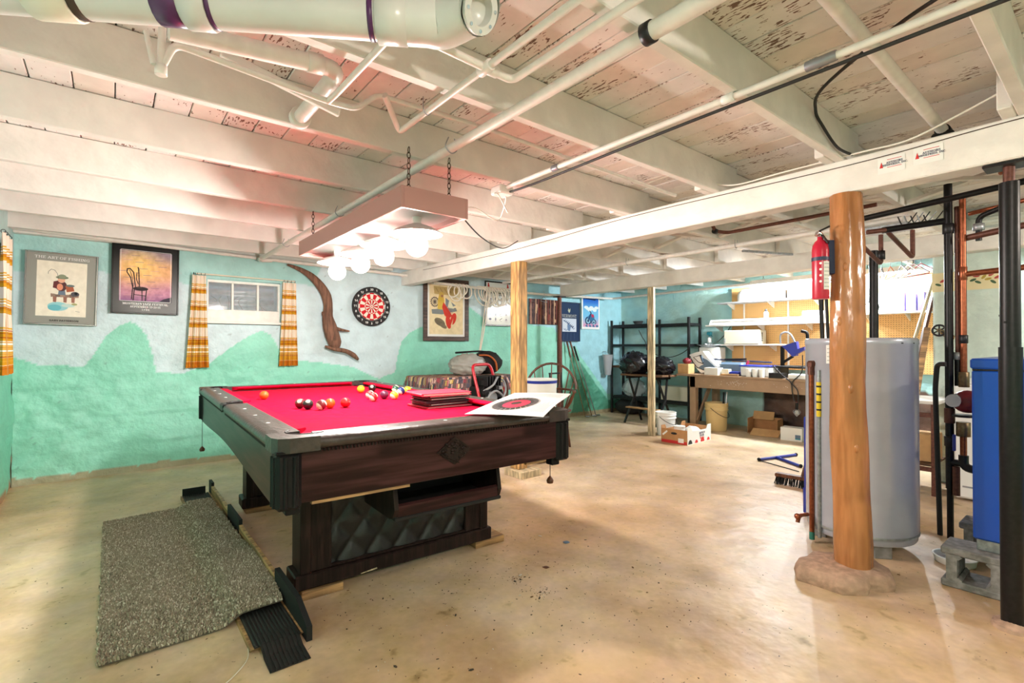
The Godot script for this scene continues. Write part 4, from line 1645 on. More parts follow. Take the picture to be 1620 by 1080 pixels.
func build_hanging_lamp() -> void:
	var box_m := mk("lamp_box", c8(172, 130, 122), 0.4)
	var t := thing("pool_lamp", "long brown lamp box on chains with four globe bulbs over the table", "lamp", v(1.19, 1.785, 2.835))
	var w := 0.36
	var l := 1.57
	beg()
	box(Vector3(-w / 2 + 0.008, 0.05, 0), Vector3(0.016, 0.1, l), 0.002)
	box(Vector3(w / 2 - 0.008, 0.05, 0), Vector3(0.016, 0.1, l), 0.002)
	box(Vector3(0, 0.05, -l / 2 + 0.008), Vector3(w - 0.03, 0.1, 0.016), 0.002)
	box(Vector3(0, 0.05, l / 2 - 0.008), Vector3(w - 0.03, 0.1, 0.016), 0.002)
	fin("side_frame", box_m, t)
	beg()
	box(Vector3(0, 0.03, 0), Vector3(w - 0.034, 0.008, l - 0.034))
	fin("bottom_panel", m.lamp_pan, t)
	for x in [-0.11, 0.11]:
		for z in [-0.70, 0.72]:
			chain(t, Vector3(x, 0.08, z), Vector3(x, JOIST_LOW - 1.785 + 0.0, z))
	var k := 0
	for d in [2.26, 2.65, 2.99, 3.40]:
		var c := v(0.01, 0, d) - v(0, 0, 2.835)
		beg()
		lathe([[0.0, -0.012], [0.02, -0.012], [0.022, 0.026], [0.0, 0.026]], Transform3D(Basis.IDENTITY, c), 14)
		fin("lamp_socket", m.white_plastic, t)
		beg()
		lathe([[0.128, -0.062], [0.105, -0.046], [0.07, -0.03], [0.03, -0.014], [0.02, -0.012], [0.02, -0.009], [0.03, -0.01], [0.07, -0.025], [0.105, -0.041], [0.13, -0.06], [0.128, -0.062]], Transform3D(Basis.IDENTITY, c), 32)
		fin("lamp_shade", m.shade, t)
		beg()
		ball(c + Vector3(0, -0.118, 0), 0.058, 14, 20)
		lathe([[0.034, -0.075], [0.018, -0.045], [0.016, -0.012]], Transform3D(Basis.IDENTITY, c), 14)
		fin("globe_bulb", m.lamp_globe if k != 1 else m.lamp_globe_dim, t)
		omni("globe_light", v(1.20, 1.785 - 0.118, d), Color(1.0, 0.965, 0.935), POOL_LIGHT if k != 1 else POOL_LIGHT * 0.25, 0.05)
		k += 1

# ---------------------------------------------------------------- framed pictures, dartboard and driftwood on the back wall
func framed(called: String, label: String, cx: float, cy: float, w: float, h: float, fw: float, frame_m: Material, im: Image, mat_m: Material = null, mat_w := 0.0, tilt := 0.0, rough := 0.25) -> Node3D:
	var t := thing(called, label, "picture", v(cx, cy, WALL_D - 0.045))
	t.rotation.z = tilt
	for s in [-1.0, 1.0]:
		beg()
		box(Vector3(s * (w - fw) / 2, 0, 0), Vector3(fw, h, 0.022), 0.003)
		fin("frame_side", frame_m, t)
		beg()
		box(Vector3(0, s * (h - fw) / 2, 0), Vector3(w - 2 * fw, fw, 0.022), 0.003)
		fin("frame_rail", frame_m, t)
	beg()
	box(Vector3(0, 0, -0.006), Vector3(w - fw, h - fw, 0.008))
	fin("backing", m.ink if mat_m == null else mat_m, t)
	beg()
	print_sheet(w - 2 * fw - 2 * mat_w, h - 2 * fw - 2 * mat_w, Transform3D(Basis.IDENTITY, Vector3(0, 0, -0.0012)))
	fin("print", printed(im, rough), t)
	beg()
	tube([Vector3(-0.1, h / 2 - 0.03, -0.012), Vector3(0, h / 2 + 0.03, -0.03), Vector3(0.1, h / 2 - 0.03, -0.012)], 0.001, 5)
	fin("hanging_wire", m.zinc, t)
	return t

func build_wall_pictures() -> void:
	# cartoon angler on a jetty
	var im := canvas(300, 320, c8(240, 232, 214))
	speckle(im, 61, 0.03)
	paint_oval(im, 130, 262, 62, 26, c8(150, 206, 212))
	paint_oval(im, 110, 270, 40, 18, c8(110, 186, 198))
	paint_oval(im, 190, 255, 40, 10, c8(196, 220, 214))
	for k in 6: paint_poly(im, poly([84 + k * 28, 188 + (k % 2) * 5, 114 + k * 28, 190, 118 + k * 27, 206, 86 + k * 28, 208]), [c8(150, 124, 110), c8(122, 104, 96), c8(170, 142, 126)][k % 3])
	for x in [98, 160, 208]: paint_poly(im, poly([x, 204, x + 22, 206, x + 20, 238, x + 2, 236]), c8(158, 110, 96))
	paint_poly(im, poly([132, 165, 168, 165, 174, 194, 128, 194]), c8(110, 124, 142))
	paint_oval(im, 146, 142, 34, 30, c8(92, 60, 62))
	paint_poly(im, poly([100, 118, 130, 110, 128, 160, 96, 154]), c8(110, 58, 58))
	paint_oval(im, 138, 148, 18, 20, c8(226, 150, 120))
	paint_oval(im, 146, 106, 22, 18, c8(230, 176, 150))
	paint_oval(im, 150, 92, 38, 9, c8(124, 132, 110))
	paint_oval(im, 150, 86, 24, 12, c8(142, 150, 124))
	paint_poly(im, poly([170, 140, 214, 134, 226, 168, 180, 176]), c8(176, 98, 70))
	paint_oval(im, 200, 138, 26, 7, c8(108, 120, 118))
	paint_oval(im, 230, 186, 26, 14, c8(88, 84, 92))
	paint_oval(im, 236, 182, 10, 9, c8(40, 40, 46))
	paint_line(im, [128, 100, 120, 70, 104, 52, 84, 48, 68, 62, 66, 76], 2, c8(90, 90, 88))
	paint_oval(im, 228, 246, 18, 6, c8(168, 170, 120))
	paint_line(im, [236, 286, 262, 290], 1.5, c8(120, 116, 110))
	var sil := mk("frame_silver", c8(176, 176, 174), 0.22, 0.85)
	var grey := mk("mat_grey", c8(146, 146, 138), 0.45)
	var t := framed("framed_picture", "silver framed cartoon of an angler on grey mount", -0.333, 1.645, 0.468, 0.615, 0.012, sil, im, grey, 0.062, -0.02)
	lettering("THE ART OF FISHING", 0.021, m.ink_white, t, Transform3D(Basis.IDENTITY, Vector3(0, 0.262, 0.0)), true, false, 1.22)
	lettering("GARY PATTERSON", 0.016, m.ink, t, Transform3D(Basis.IDENTITY, Vector3(0.02, -0.27, 0.0)), false, true, 1.05)

	# sunset beach with a bentwood chair and a trumpet
	im = canvas(320, 340, Color.BLACK)
	for y in 340:
		var f := y / 340.0
		for x in 320:
			var gl := exp(-(pow((x - 118) / 120.0, 2) + pow((y - 90) / 110.0, 2)))
			var c := c8(150, 136, 158).lerp(c8(232, 176, 130), smoothstep(0.0, 0.3, f)).lerp(c8(188, 130, 156), smoothstep(0.35, 0.72, f)).lerp(c8(104, 66, 122), smoothstep(0.72, 1.0, f))
			im.set_pixel(x, y, c.lerp(c8(255, 212, 130), gl * 0.9))
	speckle(im, 62, 0.07)
	for k in 34: paint_line(im, [(k * 71) % 260, 20 + k * 9.5, (k * 71) % 260 + 50, 18 + k * 9.5], 2, c8(128, 96, 136) if k % 2 else c8(214, 160, 160))
	paint_poly(im, poly([210, 340, 236, 304, 270, 282, 320, 268, 320, 340]), c8(44, 34, 54))
	var dk := c8(36, 24, 30)
	paint_line(im, [74, 290, 80, 220, 66, 160, 44, 130, 46, 112, 62, 108, 84, 130, 94, 200, 98, 224], 6, dk)
	paint_line(im, [60, 116, 76, 160, 84, 215], 3, dk)
	paint_oval(im, 128, 226, 46, 12, dk)
	paint_line(im, [90, 230, 84, 296], 6, dk)
	paint_line(im, [164, 230, 156, 312], 6, dk)
	paint_line(im, [136, 236, 138, 300], 5, dk)
	paint_line(im, [88, 262, 160, 268], 4, dk)
	paint_line(im, [120, 212, 114, 110, 110, 98], 7, c8(60, 42, 40))
	paint_line(im, [104, 130, 102, 170, 112, 196], 5, c8(60, 42, 40))
	paint_oval(im, 120, 218, 18, 5, c8(70, 50, 44))
	var blk := mk("frame_black", c8(18, 17, 19), 0.22)
	t = framed("framed_picture", "black framed sunset print of a chair with a trumpet", 0.247, 1.772, 0.505, 0.635, 0.012, blk, im, blk, 0.045, -0.01)
	# the white key line round the print, and more black below it
	beg()
	for s in [-1.0, 1.0]:
		box(Vector3(s * 0.188, 0.032, 0.0), Vector3(0.003, 0.468, 0.001))
		box(Vector3(0, 0.032 + s * 0.233, 0.0), Vector3(0.378, 0.003, 0.001))
	fin("key_line", m.ink_white, t)
	beg()
	box(Vector3(0, -0.252, -0.001), Vector3(0.46, 0.1, 0.002))
	fin("caption_band", blk, t)
	lettering("MONTEREY JAZZ FESTIVAL", 0.0185, m.ink_white, t, Transform3D(Basis.IDENTITY, Vector3(0, -0.226, 0.0015)), true, true, 1.0)
	lettering("SEPTEMBER 19·20·21", 0.0165, m.ink_white, t, Transform3D(Basis.IDENTITY, Vector3(0, -0.253, 0.0015)), true, true, 1.0)
	lettering("1 9 8 0", 0.0145, m.ink_white, t, Transform3D(Basis.IDENTITY, Vector3(0, -0.279, 0.0015)), true, true, 1.0)

	# lobster fisherman print
	im = canvas(320, 380, c8(226, 206, 164))
	speckle(im, 63, 0.04)
	paint_poly(im, poly([40, 10, 270, 16, 262, 76, 46, 70]), c8(186, 160, 106))
	for k in 5: paint_line(im, [60 + k * 40, 24, 84 + k * 40, 56], 5, c8(150, 124, 80))
	for k in 16: paint_line(im, [50, 132, 50 + cos(TAU * k / 16.0) * 42, 132 + sin(TAU * k / 16.0) * 42], 3, c8(84, 72, 66))
	for k in 24:
		var a := TAU * k / 24.0
		var b := TAU * (k + 1) / 24.0
		paint_line(im, [50 + cos(a) * 34, 132 + sin(a) * 34, 50 + cos(b) * 34, 132 + sin(b) * 34], 6, c8(84, 72, 66))
	paint_poly(im, poly([20, 190, 130, 180, 250, 170, 262, 196, 120, 226, 26, 224]), c8(122, 126, 124))
	paint_poly(im, poly([150, 96, 250, 152, 176, 176, 150, 160]), c8(120, 128, 132))
	paint_poly(im, poly([190, 100, 170, 172, 232, 178]), c8(216, 210, 178))
	paint_poly(im, poly([90, 74, 128, 78, 140, 120, 128, 190, 76, 186, 78, 120]), c8(206, 172, 72))
	paint_oval(im, 112, 72, 22, 20, c8(196, 164, 84))
	paint_oval(im, 118, 84, 11, 10, c8(160, 112, 84))
	paint_poly(im, poly([118, 168, 132, 130, 190, 200, 214, 232, 178, 262, 140, 232]), c8(200, 58, 42))
	paint_oval(im, 178, 286, 24, 52, c8(206, 60, 44), -0.25)
	paint_oval(im, 226, 258, 26, 48, c8(206, 60, 44), 0.35)
	paint_poly(im, poly([206, 300, 224, 256, 214, 308, 200, 316]), c8(226, 206, 164))
	paint_oval(im, 96, 286, 52, 28, c8(120, 106, 84), 0.4)
	paint_oval(im, 130, 316, 36, 16, c8(132, 118, 94), 0.4)
	for k in 12: paint_line(im, [56 + k * 8, 262 + k * 3, 74 + k * 7, 304 + k * 3], 2, c8(84, 74, 60))
	for k in 7: paint_line(im, [140 + k * 8, 170 + k * 8, 176 + k * 8, 162 + k * 8], 2, c8(150, 34, 28))
	var brown := mk("frame_brown", c8(96, 70, 56), 0.5, 0, m.walnut.albedo_texture, 2.0, false)
	framed("framed_picture", "brown framed poster of a red lobster and a fisherman", 3.483, 1.64, 0.70, 0.83, 0.06, brown, im, m.paper, 0.03, 0.0, 0.5)

	# shellfish chart
	im = canvas(260, 340, c8(232, 232, 226))
	paint_line(im, [46, 80, 216, 82], 5, c8(70, 66, 70))
	paint_line(im, [70, 98, 190, 98], 3, c8(120, 116, 118))
	for s in [[18, 40], [226, 40]]:
		paint_oval(im, s[0] + 6, s[1], 12, 30, c8(190, 60, 54))
		paint_oval(im, s[0] + 4, s[1] - 34, 7, 16, c8(190, 60, 54))
	for r in 5:
		for c in 4:
			var x := 40 + c * 58
			var y := 130 + r * 42
			var q := (r * 4 + c) % 4
			if q == 0: paint_oval(im, x, y, 14, 9, c8(60, 70, 110))
			elif q == 1: paint_oval(im, x, y, 8, 14, c8(110, 116, 126))
			elif q == 2: paint_line(im, [x - 14, y + 8, x + 12, y - 10], 5, c8(84, 80, 88))
			else: paint_poly(im, poly([x - 12, y + 10, x, y - 12, x + 12, y + 10]), c8(150, 140, 150))
			paint_line(im, [x - 12, y + 19, x + 12, y + 19], 2, c8(140, 138, 140))
	framed("framed_picture", "black framed white shellfish chart behind the ropes", 4.355, 1.765, 0.49, 0.64, 0.018, blk, im, m.paper, 0.01, 0.0, 0.12)

	# dark woodland photograph panel
	im = canvas(256, 160, c8(66, 36, 30))
	speckle(im, 64, 0.16)
	for k in 13:
		var x := 8 + k * 20 + (k * 37) % 9
		paint_poly(im, poly([x, 0, x + 9, 0, x + 12 - (k % 3) * 5, 160, x - 3, 160]), [c8(150, 104, 82), c8(58, 30, 26), c8(176, 140, 112), c8(110, 52, 42)][k % 4])
	for k in 20: paint_poly(im, poly([(k * 53) % 240, (k * 31) % 130, (k * 53) % 240 + 16, (k * 31) % 130 + 3, (k * 53) % 240 + 14, (k * 31) % 130 + 24, (k * 53) % 240 + 2, (k * 31) % 130 + 22]), [c8(120, 50, 40), c8(186, 150, 116), c8(84, 44, 36)][k % 3])
	var t2 := thing("wood_panel_print", "dark red brown print of tree trunks beside the timber post", "picture", v(5.26, 1.69, WALL_D - 0.04))
	beg()
	box(Vector3(0, 0, -0.008), Vector3(0.63, 0.39, 0.016), 0.002)
	fin("panel", brown, t2)
	beg()
	print_sheet(0.626, 0.386, Transform3D(Basis.IDENTITY, Vector3(0, 0, 0.0008)))
	fin("print", printed(im, 0.35), t2)

	# blue bird poster
	im = canvas(240, 320, c8(46, 62, 92))
	paint_poly(im, poly([112, 44, 120, 60, 134, 46, 130, 72, 118, 84, 104, 66]), c8(186, 190, 164))
	paint_poly(im, poly([38, 132, 204, 132, 204, 244, 38, 244]), c8(206, 214, 226))
	for k in 12:
		var x := 62 + (k * 47) % 124
		var y := 150 + (k * 29) % 80
		paint_poly(im, poly([x - 16, y - 8, x, y, x + 18, y - 10, x + 4, y + 8, x - 4, y + 10]), [c8(92, 112, 146), c8(64, 76, 104), c8(140, 154, 180)][k % 3])
	paint_poly(im, poly([96, 190, 122, 176, 138, 206, 126, 240, 100, 232]), c8(110, 134, 170))
	for k in 4: paint_line(im, [60 + k * 40, 256, 50 + k * 44, 312], 3, c8(74, 90, 122))
	var nav := mk("frame_navy", c8(58, 68, 92), 0.35)
	t = framed("framed_picture", "navy poster with a white bird square, fourth picture right of the dartboard", 5.80, 1.552, 0.49, 0.638, 0.012, nav, im, null, 0.0)
	lettering("VERMONT", 0.05, m.ink_grey, t, Transform3D(Basis.IDENTITY, Vector3(0, 0.092, 0.0015)), true, true, 0.95)

	# bright motorbike poster with sky and clouds
	im = canvas(200, 280, c8(60, 130, 210))
	for y in 280: im.fill_rect(Rect2i(0, y, 200, 1), c8(38, 96, 196).lerp(c8(120, 190, 226), smoothstep(0, 0.5, y / 280.0)).lerp(c8(224, 170, 196), smoothstep(0.6, 1.0, y / 280.0)))
	for k in 7: paint_oval(im, 40 + k * 22, 96 + (k % 3) * 12, 26, 14, c8(222, 234, 236))
	paint_line(im, [40, 14, 160, 22], 8, c8(30, 40, 70))
	for c in [[66, 222, 40], [138, 236, 32]]:
		paint_oval(im, c[0], c[1], c[2], c[2], c8(34, 62, 96))
		paint_oval(im, c[0], c[1], c[2] * 0.66, c[2] * 0.66, c8(150, 190, 206))
		paint_oval(im, c[0], c[1], c[2] * 0.3, c[2] * 0.3, c8(40, 66, 100))
	paint_poly(im, poly([50, 196, 96, 150, 140, 168, 150, 214, 92, 222]), c8(56, 110, 150))
	paint_line(im, [70, 216, 104, 148, 86, 128], 9, c8(30, 48, 84))
	paint_poly(im, poly([104, 160, 132, 158, 146, 184, 112, 190]), c8(190, 60, 90))
	for k in 8: paint_oval(im, 26 + k * 22, 262 + (k % 2) * 8, 18, 10, c8(70, 108, 150) if k % 2 else c8(214, 150, 180))
	t2 = thing("motorbike_poster", "bright blue motorbike poster with white border near the corner", "picture", v(6.325, 1.722, WALL_D - 0.035))
	beg()
	box(Vector3(0, 0, -0.006), Vector3(0.44, 0.56, 0.01), 0.001)
	fin("border", m.ink_white, t2)
	beg()
	print_sheet(0.385, 0.50, Transform3D(Basis.IDENTITY, Vector3(0, 0.008, 0.0002)))
	fin("print", printed(im, 0.3), t2)

	dartboard()
	driftwood()
	# small red pennant at the top left
	beg()
	extr(poly([0.0, 0.0, 0.045, 0.0, 0.05, -0.1, 0.03, -0.06]), 0.002)
	solo("pennant", m.red_paint, "small red paper scrap on the joist under the vent pipe", "pennant", v(-0.345, 2.20, 2.185))

func dartboard() -> void:
	var t := thing("dartboard", "round red and cream dartboard with black number ring", "dartboard", v(2.44, 1.634, WALL_D - 0.04))
	var face := Transform3D(Basis(Vector3.RIGHT, PI / 2), Vector3.ZERO)
	beg()
	lathe([[0.0, -0.025], [0.237, -0.025], [0.237, 0.0], [0.0, 0.0]], face, 48)
	fin("board", mk("dart_black", c8(34, 32, 33), 0.8), t)
	var n := 512
	var im := canvas(n, n, c8(34, 32, 33))
	var red := c8(206, 34, 44)
	var cr := c8(240, 222, 206)
	for k in 20:
		var a0 := TAU * (k - 0.5) / 20 - PI / 2
		var a1 := TAU * (k + 0.5) / 20 - PI / 2
		for ring in [[0.10, 0.47, 0], [0.47, 0.535, 1], [0.535, 0.9, 0], [0.9, 0.985, 1]]:
			var p := PackedVector2Array()
			for q in 5:
				var a := lerpf(a0, a1, q / 4.0)
				p.append(Vector2(cos(a), sin(a)) * ring[1] * n / 2 + Vector2(n, n) / 2)
			for q in 5:
				var a := lerpf(a1, a0, q / 4.0)
				p.append(Vector2(cos(a), sin(a)) * ring[0] * n / 2 + Vector2(n, n) / 2)
			paint_poly(im, p, red if (k + ring[2]) % 2 else cr)
	for k in 20:
		var a := TAU * (k - 0.5) / 20 - PI / 2
		paint_line(im, [256 + cos(a) * 24, 256 + sin(a) * 24, 256 + cos(a) * 252, 256 + sin(a) * 252], 3, c8(80, 70, 68))
	paint_oval(im, 256, 256, 26, 26, cr)
	paint_oval(im, 256, 256, 12, 12, red)
	# scoring face: a disc with its own texture coordinates
	beg()
	for k in 48:
		var a := TAU * k / 48
		var b := TAU * (k + 1) / 48
		for q in [Vector2.ZERO, Vector2(cos(b), sin(b)), Vector2(cos(a), sin(a))]:
			st.set_uv(Vector2(0.5 + q.x * 0.5, 0.5 - q.y * 0.5))
			st.add_vertex(Vector3(q.x * 0.166, q.y * 0.166, 0.001))
	fin("scoring_face", printed(im, 0.85), t)
	beg()
	var rg := []
	for k in 49: rg.append(Vector3(cos(TAU * k / 48) * 0.172, sin(TAU * k / 48) * 0.172, 0.002))
	tube(rg, 0.003, 6, false)
	fin("wire_ring", m.steel, t)
	var nums := [20, 1, 18, 4, 13, 6, 10, 15, 2, 17, 3, 19, 7, 16, 8, 11, 14, 9, 12, 5]
	for k in 20:
		var a := PI / 2 - TAU * k / 20
		lettering(str(nums[k]), 0.026, m.ink_white, t, Transform3D(Basis.IDENTITY, Vector3(cos(a) * 0.204, sin(a) * 0.204, 0.001)), false, true)
	beg()
	tube([Vector3(-0.02, 0.235, -0.01), Vector3(0, 0.27, -0.02), Vector3(0.02, 0.235, -0.01)], 0.001, 5)
	fin("hanging_wire", m.zinc, t)

func driftwood() -> void:
	var z := 0.0
	var t := thing("driftwood", "long piece of brown driftwood hung between window and dartboard", "driftwood", v(1.9, 1.5, WALL_D - 0.085))
	var o := Vector3(1.9, 1.5, 0)
	var path := []
	for p in [[1.47, 2.035], [1.60, 1.995], [1.72, 1.93], [1.82, 1.83], [1.885, 1.72], [1.905, 1.60], [1.90, 1.49], [1.925, 1.38], [1.955, 1.28], [1.985, 1.19], [2.0, 1.13]]: path.append(Vector3(p[0], p[1], 0) - o)
	beg()
	tube(spline(path, 3), tapered([0.006, 0.014, 0.022, 0.028, 0.032, 0.029, 0.034, 0.044, 0.046, 0.042, 0.02], 3), 14, true, 1.75)
	fin("trunk", m.drift, t)
	beg()
	tube(spline([Vector3(1.87, 1.155, 0) - o, Vector3(1.97, 1.125, 0.02) - o, Vector3(2.1, 1.10, 0.03) - o, Vector3(2.19, 1.05, 0.03) - o, Vector3(2.245, 1.0, 0.03) - o], 3), tapered([0.012, 0.026, 0.026, 0.03, 0.014], 3), 10)
	fin("foot_branch", m.drift, t)
	beg()
	tube(spline([Vector3(1.95, 1.37, 0) - o, Vector3(2.04, 1.345, 0.02) - o, Vector3(2.14, 1.33, 0.03) - o], 4), tapered([0.03, 0.018, 0.007], 4), 8)
	fin("twig", m.drift, t)
	beg()
	tube([Vector3(1.92, 1.5, 0.01) - o, Vector3(1.845, 1.515, 0.0) - o, Vector3(1.84, 1.545, 0) - o], [0.03, 0.016, 0.006], 8)
	fin("twig", m.drift, t)

func tapered(r: Array, seg: int) -> Array:
	var out := []
	for i in r.size() - 1:
		for k in seg: out.append(lerpf(r[i], r[i + 1], float(k) / seg))
	out.append(r[-1])
	return out

# ---------------------------------------------------------------- window in the back wall, its well, curtains
func curtain_cloth() -> Image:
	var im := canvas(96, 640, c8(238, 222, 204))
	var band := func(y: int, h: int, c: Color) -> void: im.fill_rect(Rect2i(0, y, 96, h), c)
	var ochre := c8(206, 150, 36)
	var gold := c8(214, 166, 62)
	var rust := c8(176, 92, 28)
	var wht := c8(246, 240, 230)
	# four narrow groups of stripes, then the broad hem
	for g in 3:
		var y := 60 + g * 118
		band.call(y, 7, gold); band.call(y + 12, 5, ochre); band.call(y + 20, 4, wht); band.call(y + 27, 5, gold); band.call(y + 36, 4, rust)
		band.call(y + 40, 26, ochre); band.call(y + 44, 3, rust); band.call(y + 58, 3, gold)
	var h := 424
	band.call(h, 8, gold); band.call(h + 12, 5, rust); band.call(h + 20, 50, ochre); band.call(h + 26, 4, rust); band.call(h + 44, 6, rust); band.call(h + 62, 4, wht)
	for k in 4: band.call(h + 74 + k * 15, 6, wht if k % 2 == 0 else ochre)
	for k in 4: band.call(h + 81 + k * 15, 7, gold)
	band.call(h + 132, 5, rust); band.call(h + 138, 34, ochre); band.call(h + 152, 4, gold); band.call(h + 174, 42, c8(198, 120, 30)); band.call(h + 186, 3, rust)
	# thin dark warp lines
	for x in [20, 22, 66]: im.fill_rect(Rect2i(x, 0, 1, 640), c8(180, 140, 90))
	return im

# pleated curtain hanging from y1 to y0 between x ranges at top and bottom; local x runs along the wall
func curtain(label: String, at: Vector3, turn: float, wt: float, wb: float, h: float, shift: float, mat: Material, pleats: float) -> void:
	var t := thing("curtain", label, "curtain", at, turn, "striped curtains")
	beg()
	st.set_smooth_group(1)
	var n := 48
	var nh := 24
	var pt := func(i: int, j: int, back: float) -> Vector3:
		var u := float(i) / n
		var f := float(j) / nh
		var w := lerpf(wt, wb, pow(f, 1.3))
		var am := lerpf(0.012, 0.024, f)
		return Vector3((u - 0.5) * w + shift * f, -h * f, am * sin(u * TAU * pleats + 0.6 * f) + 0.006 * sin(u * 17 + f * 4) - back)
	var uv := func(i: int, j: int) -> Vector2: return Vector2(float(i) / n * 1.0, float(j) / nh)
	for side in 2:
		for i in n:
			for j in nh:
				var order: Array = [[0, 0], [0, 1], [1, 1], [0, 0], [1, 1], [1, 0]] if side else [[0, 0], [1, 1], [0, 1], [0, 0], [1, 0], [1, 1]]
				for q in order:
					st.set_uv(uv.call(i + q[0], j + q[1]))
					st.add_vertex(pt.call(i + q[0], j + q[1], 0.0015 * side))
	fin("cloth", mat, t)
	for k in 4:
		beg()
		var x := (k / 3.0 - 0.5) * wt * 0.8
		var rg := []
		for q in 11: rg.append(Vector3(x, 0.012 + sin(TAU * q / 10) * 0.012, cos(TAU * q / 10) * 0.012))
		tube(rg, 0.0022, 6, false)
		fin("curtain_ring", m.black_iron, t)

func build_window_and_curtains() -> void:
	var cm := printed(curtain_cloth(), 0.85)
	cm.backlight_enabled = true
	cm.backlight = Color(0.25, 0.2, 0.12)
	var w := structure("window_1", "small three pane window with white frame in the back wall", "window", v(1.08, 1.385, WALL_D + 0.06))
	beg()
	box(Vector3(0, 0.012, 0.03), Vector3(0.69, 0.024, 0.16), 0.003)
	fin("window_sill", m.white_paint, w)
	beg()
	box(Vector3(0, 0.085, 0.0), Vector3(0.69, 0.125, 0.05), 0.004)
	fin("apron_board", m.white_paint, w)
	beg()
	box(Vector3(0, 0.432, 0.0), Vector3(0.69, 0.026, 0.05), 0.003)
	fin("head_rail", m.white_paint, w)
	for s in [-1.0, 1.0]:
		beg()
		box(Vector3(s * 0.334, 0.283, 0.0), Vector3(0.022, 0.272, 0.05), 0.003)
		fin("side_stile", m.white_paint, w)
	for x in [-0.108, 0.13]:
		beg()
		box(Vector3(x, 0.283, 0.0), Vector3(0.02, 0.272, 0.035), 0.003)
		fin("muntin", m.white_paint, w)
	for p in [[-0.323, -0.118], [-0.098, 0.12], [0.14, 0.323]]:
		beg()
		box(Vector3((p[0] + p[1]) / 2, 0.283, -0.004), Vector3(p[1] - p[0], 0.272, 0.003))
		fin("pane", m.glass, w)
	# corrugated well outside the window, open to the sky
	var well := thing("window_well", "corrugated grey metal window well outside the small window", "window well", v(1.08, 1.2, WALL_D + 0.3))
	beg()
	st.set_smooth_group(1)
	var rings := 26
	var seg := 20
	for j in rings:
		for i in seg:
			var q := []
			for e in [[0, 0], [0, 1], [1, 1], [1, 0]]:
				var a: float = PI * (i + e[0]) / seg
				var y: float = 0.72 * (j + e[1]) / rings
				var r := 0.5 + 0.014 * sin(y * 62.0)
				q.append(Vector3(-cos(a) * r, y, -sin(a) * r * 0.7))
			quad(q[0], q[1], q[2], q[3])
	fin("corrugated_sheet", m.corrugated, well)
	beg()
	box(Vector3(0, 0.06, -0.2), Vector3(1.0, 0.05, 0.5), 0.01)
	fin("gravel_bed", m.dirt, well)
	beg()
	var r3 := RandomNumberGenerator.new()
	r3.seed = 9
	for k in 7:
		var x := r3.randf_range(-0.3, 0.3)
		tube(spline([Vector3(x, 0.5, -0.12), Vector3(x + r3.randf_range(-0.06, 0.06), 0.44, -0.08), Vector3(x + r3.randf_range(-0.1, 0.1), 0.40 - r3.randf() * 0.12, -0.06)], 3), 0.004, 5)
	var tw := fin("twigs", m.dirt, well)
	tw.set_meta("kind", "stuff")
	# rod and curtains
	var rod := thing("curtain_rod", "thin cream curtain rod above the small window", "curtain rod", v(1.1, 1.868, WALL_D - 0.055))
	beg()
	tube([Vector3(-0.46, 0.0, 0), Vector3(0.46, -0.005, 0)], 0.008, 10)
	fin("rod", m.cream, rod)
	for x in [-0.45, 0.45]:
		beg()
		tube(bend([Vector3(x, 0.0, 0), Vector3(x, 0.004, -0.02), Vector3(x, 0.0, -0.042)], 0.01), 0.005, 6)
		fin("rod_bracket", m.black_iron, rod)
	curtain("ochre striped curtain hanging left of the small window", v(0.665, 1.852, WALL_D - 0.056), 0.0, 0.12, 0.20, 0.905, -0.01, cm, 3.5)
	curtain("ochre striped curtain hanging right of the small window", v(1.50, 1.845, WALL_D - 0.056), 0.0, 0.14, 0.19, 0.90, -0.01, cm, 4.0)
	# window in the left wall with its curtain at the picture's edge
	var w2 := structure("window_2", "dark window frame in the left wall behind a striped curtain", "window", v(WALL_L - 0.06, 1.3, 4.82))
	for s in [-1.0, 1.0]:
		beg()
		box(Vector3(0.02, 0.3, s * 0.36), Vector3(0.06, 0.6, 0.03), 0.003)
		fin("side_stile", m.black_iron, w2)
		beg()
		box(Vector3(0.02, 0.3 + s * 0.285, 0), Vector3(0.06, 0.03, 0.69), 0.003)
		fin("frame_rail", m.black_iron, w2)
	beg()
	box(Vector3(0.0, 0.3, 0), Vector3(0.004, 0.55, 0.69))
	fin("pane", m.glass, w2)
	# its edge board stands a little open into the room
	beg()
	box(Vector3.ZERO, Vector3(0.012, 0.64, 0.05), 0.002)
	var sb := fin("open_stile", m.black_iron, w2)
	sb.position = Vector3(0.095, 0.31, -0.45)
	curtain("ochre striped curtain at the left edge of the picture", v(WALL_L + 0.055, 1.93, 4.95), PI / 2, 0.34, 0.40, 0.97, 0.0, cm, 5.0)

# ---------------------------------------------------------------- the row of things between the pool table and the back wall
func patchwork() -> Image:
	var im := canvas(256, 256, c8(120, 96, 92))
	var cols := [c8(214, 178, 96), c8(196, 112, 112), c8(96, 92, 104), c8(232, 206, 140), c8(150, 72, 80), c8(206, 170, 160), c8(74, 80, 92)]
	var r := RandomNumberGenerator.new()
	r.seed = 21
	for k in 240:
		var x := (r.randi() % 16) * 16
		var y := (r.randi() % 16) * 16
		im.fill_rect(Rect2i(x, y, 14 + (r.randi() % 2) * 16, 14), cols[r.randi() % cols.size()])
	for k in 60:
		var x := (r.randi() % 32) * 8
		var y := (r.randi() % 32) * 8
		for q in 3: im.fill_rect(Rect2i(x, y + q * 4, 14, 1), c8(40, 36, 40))
	return im

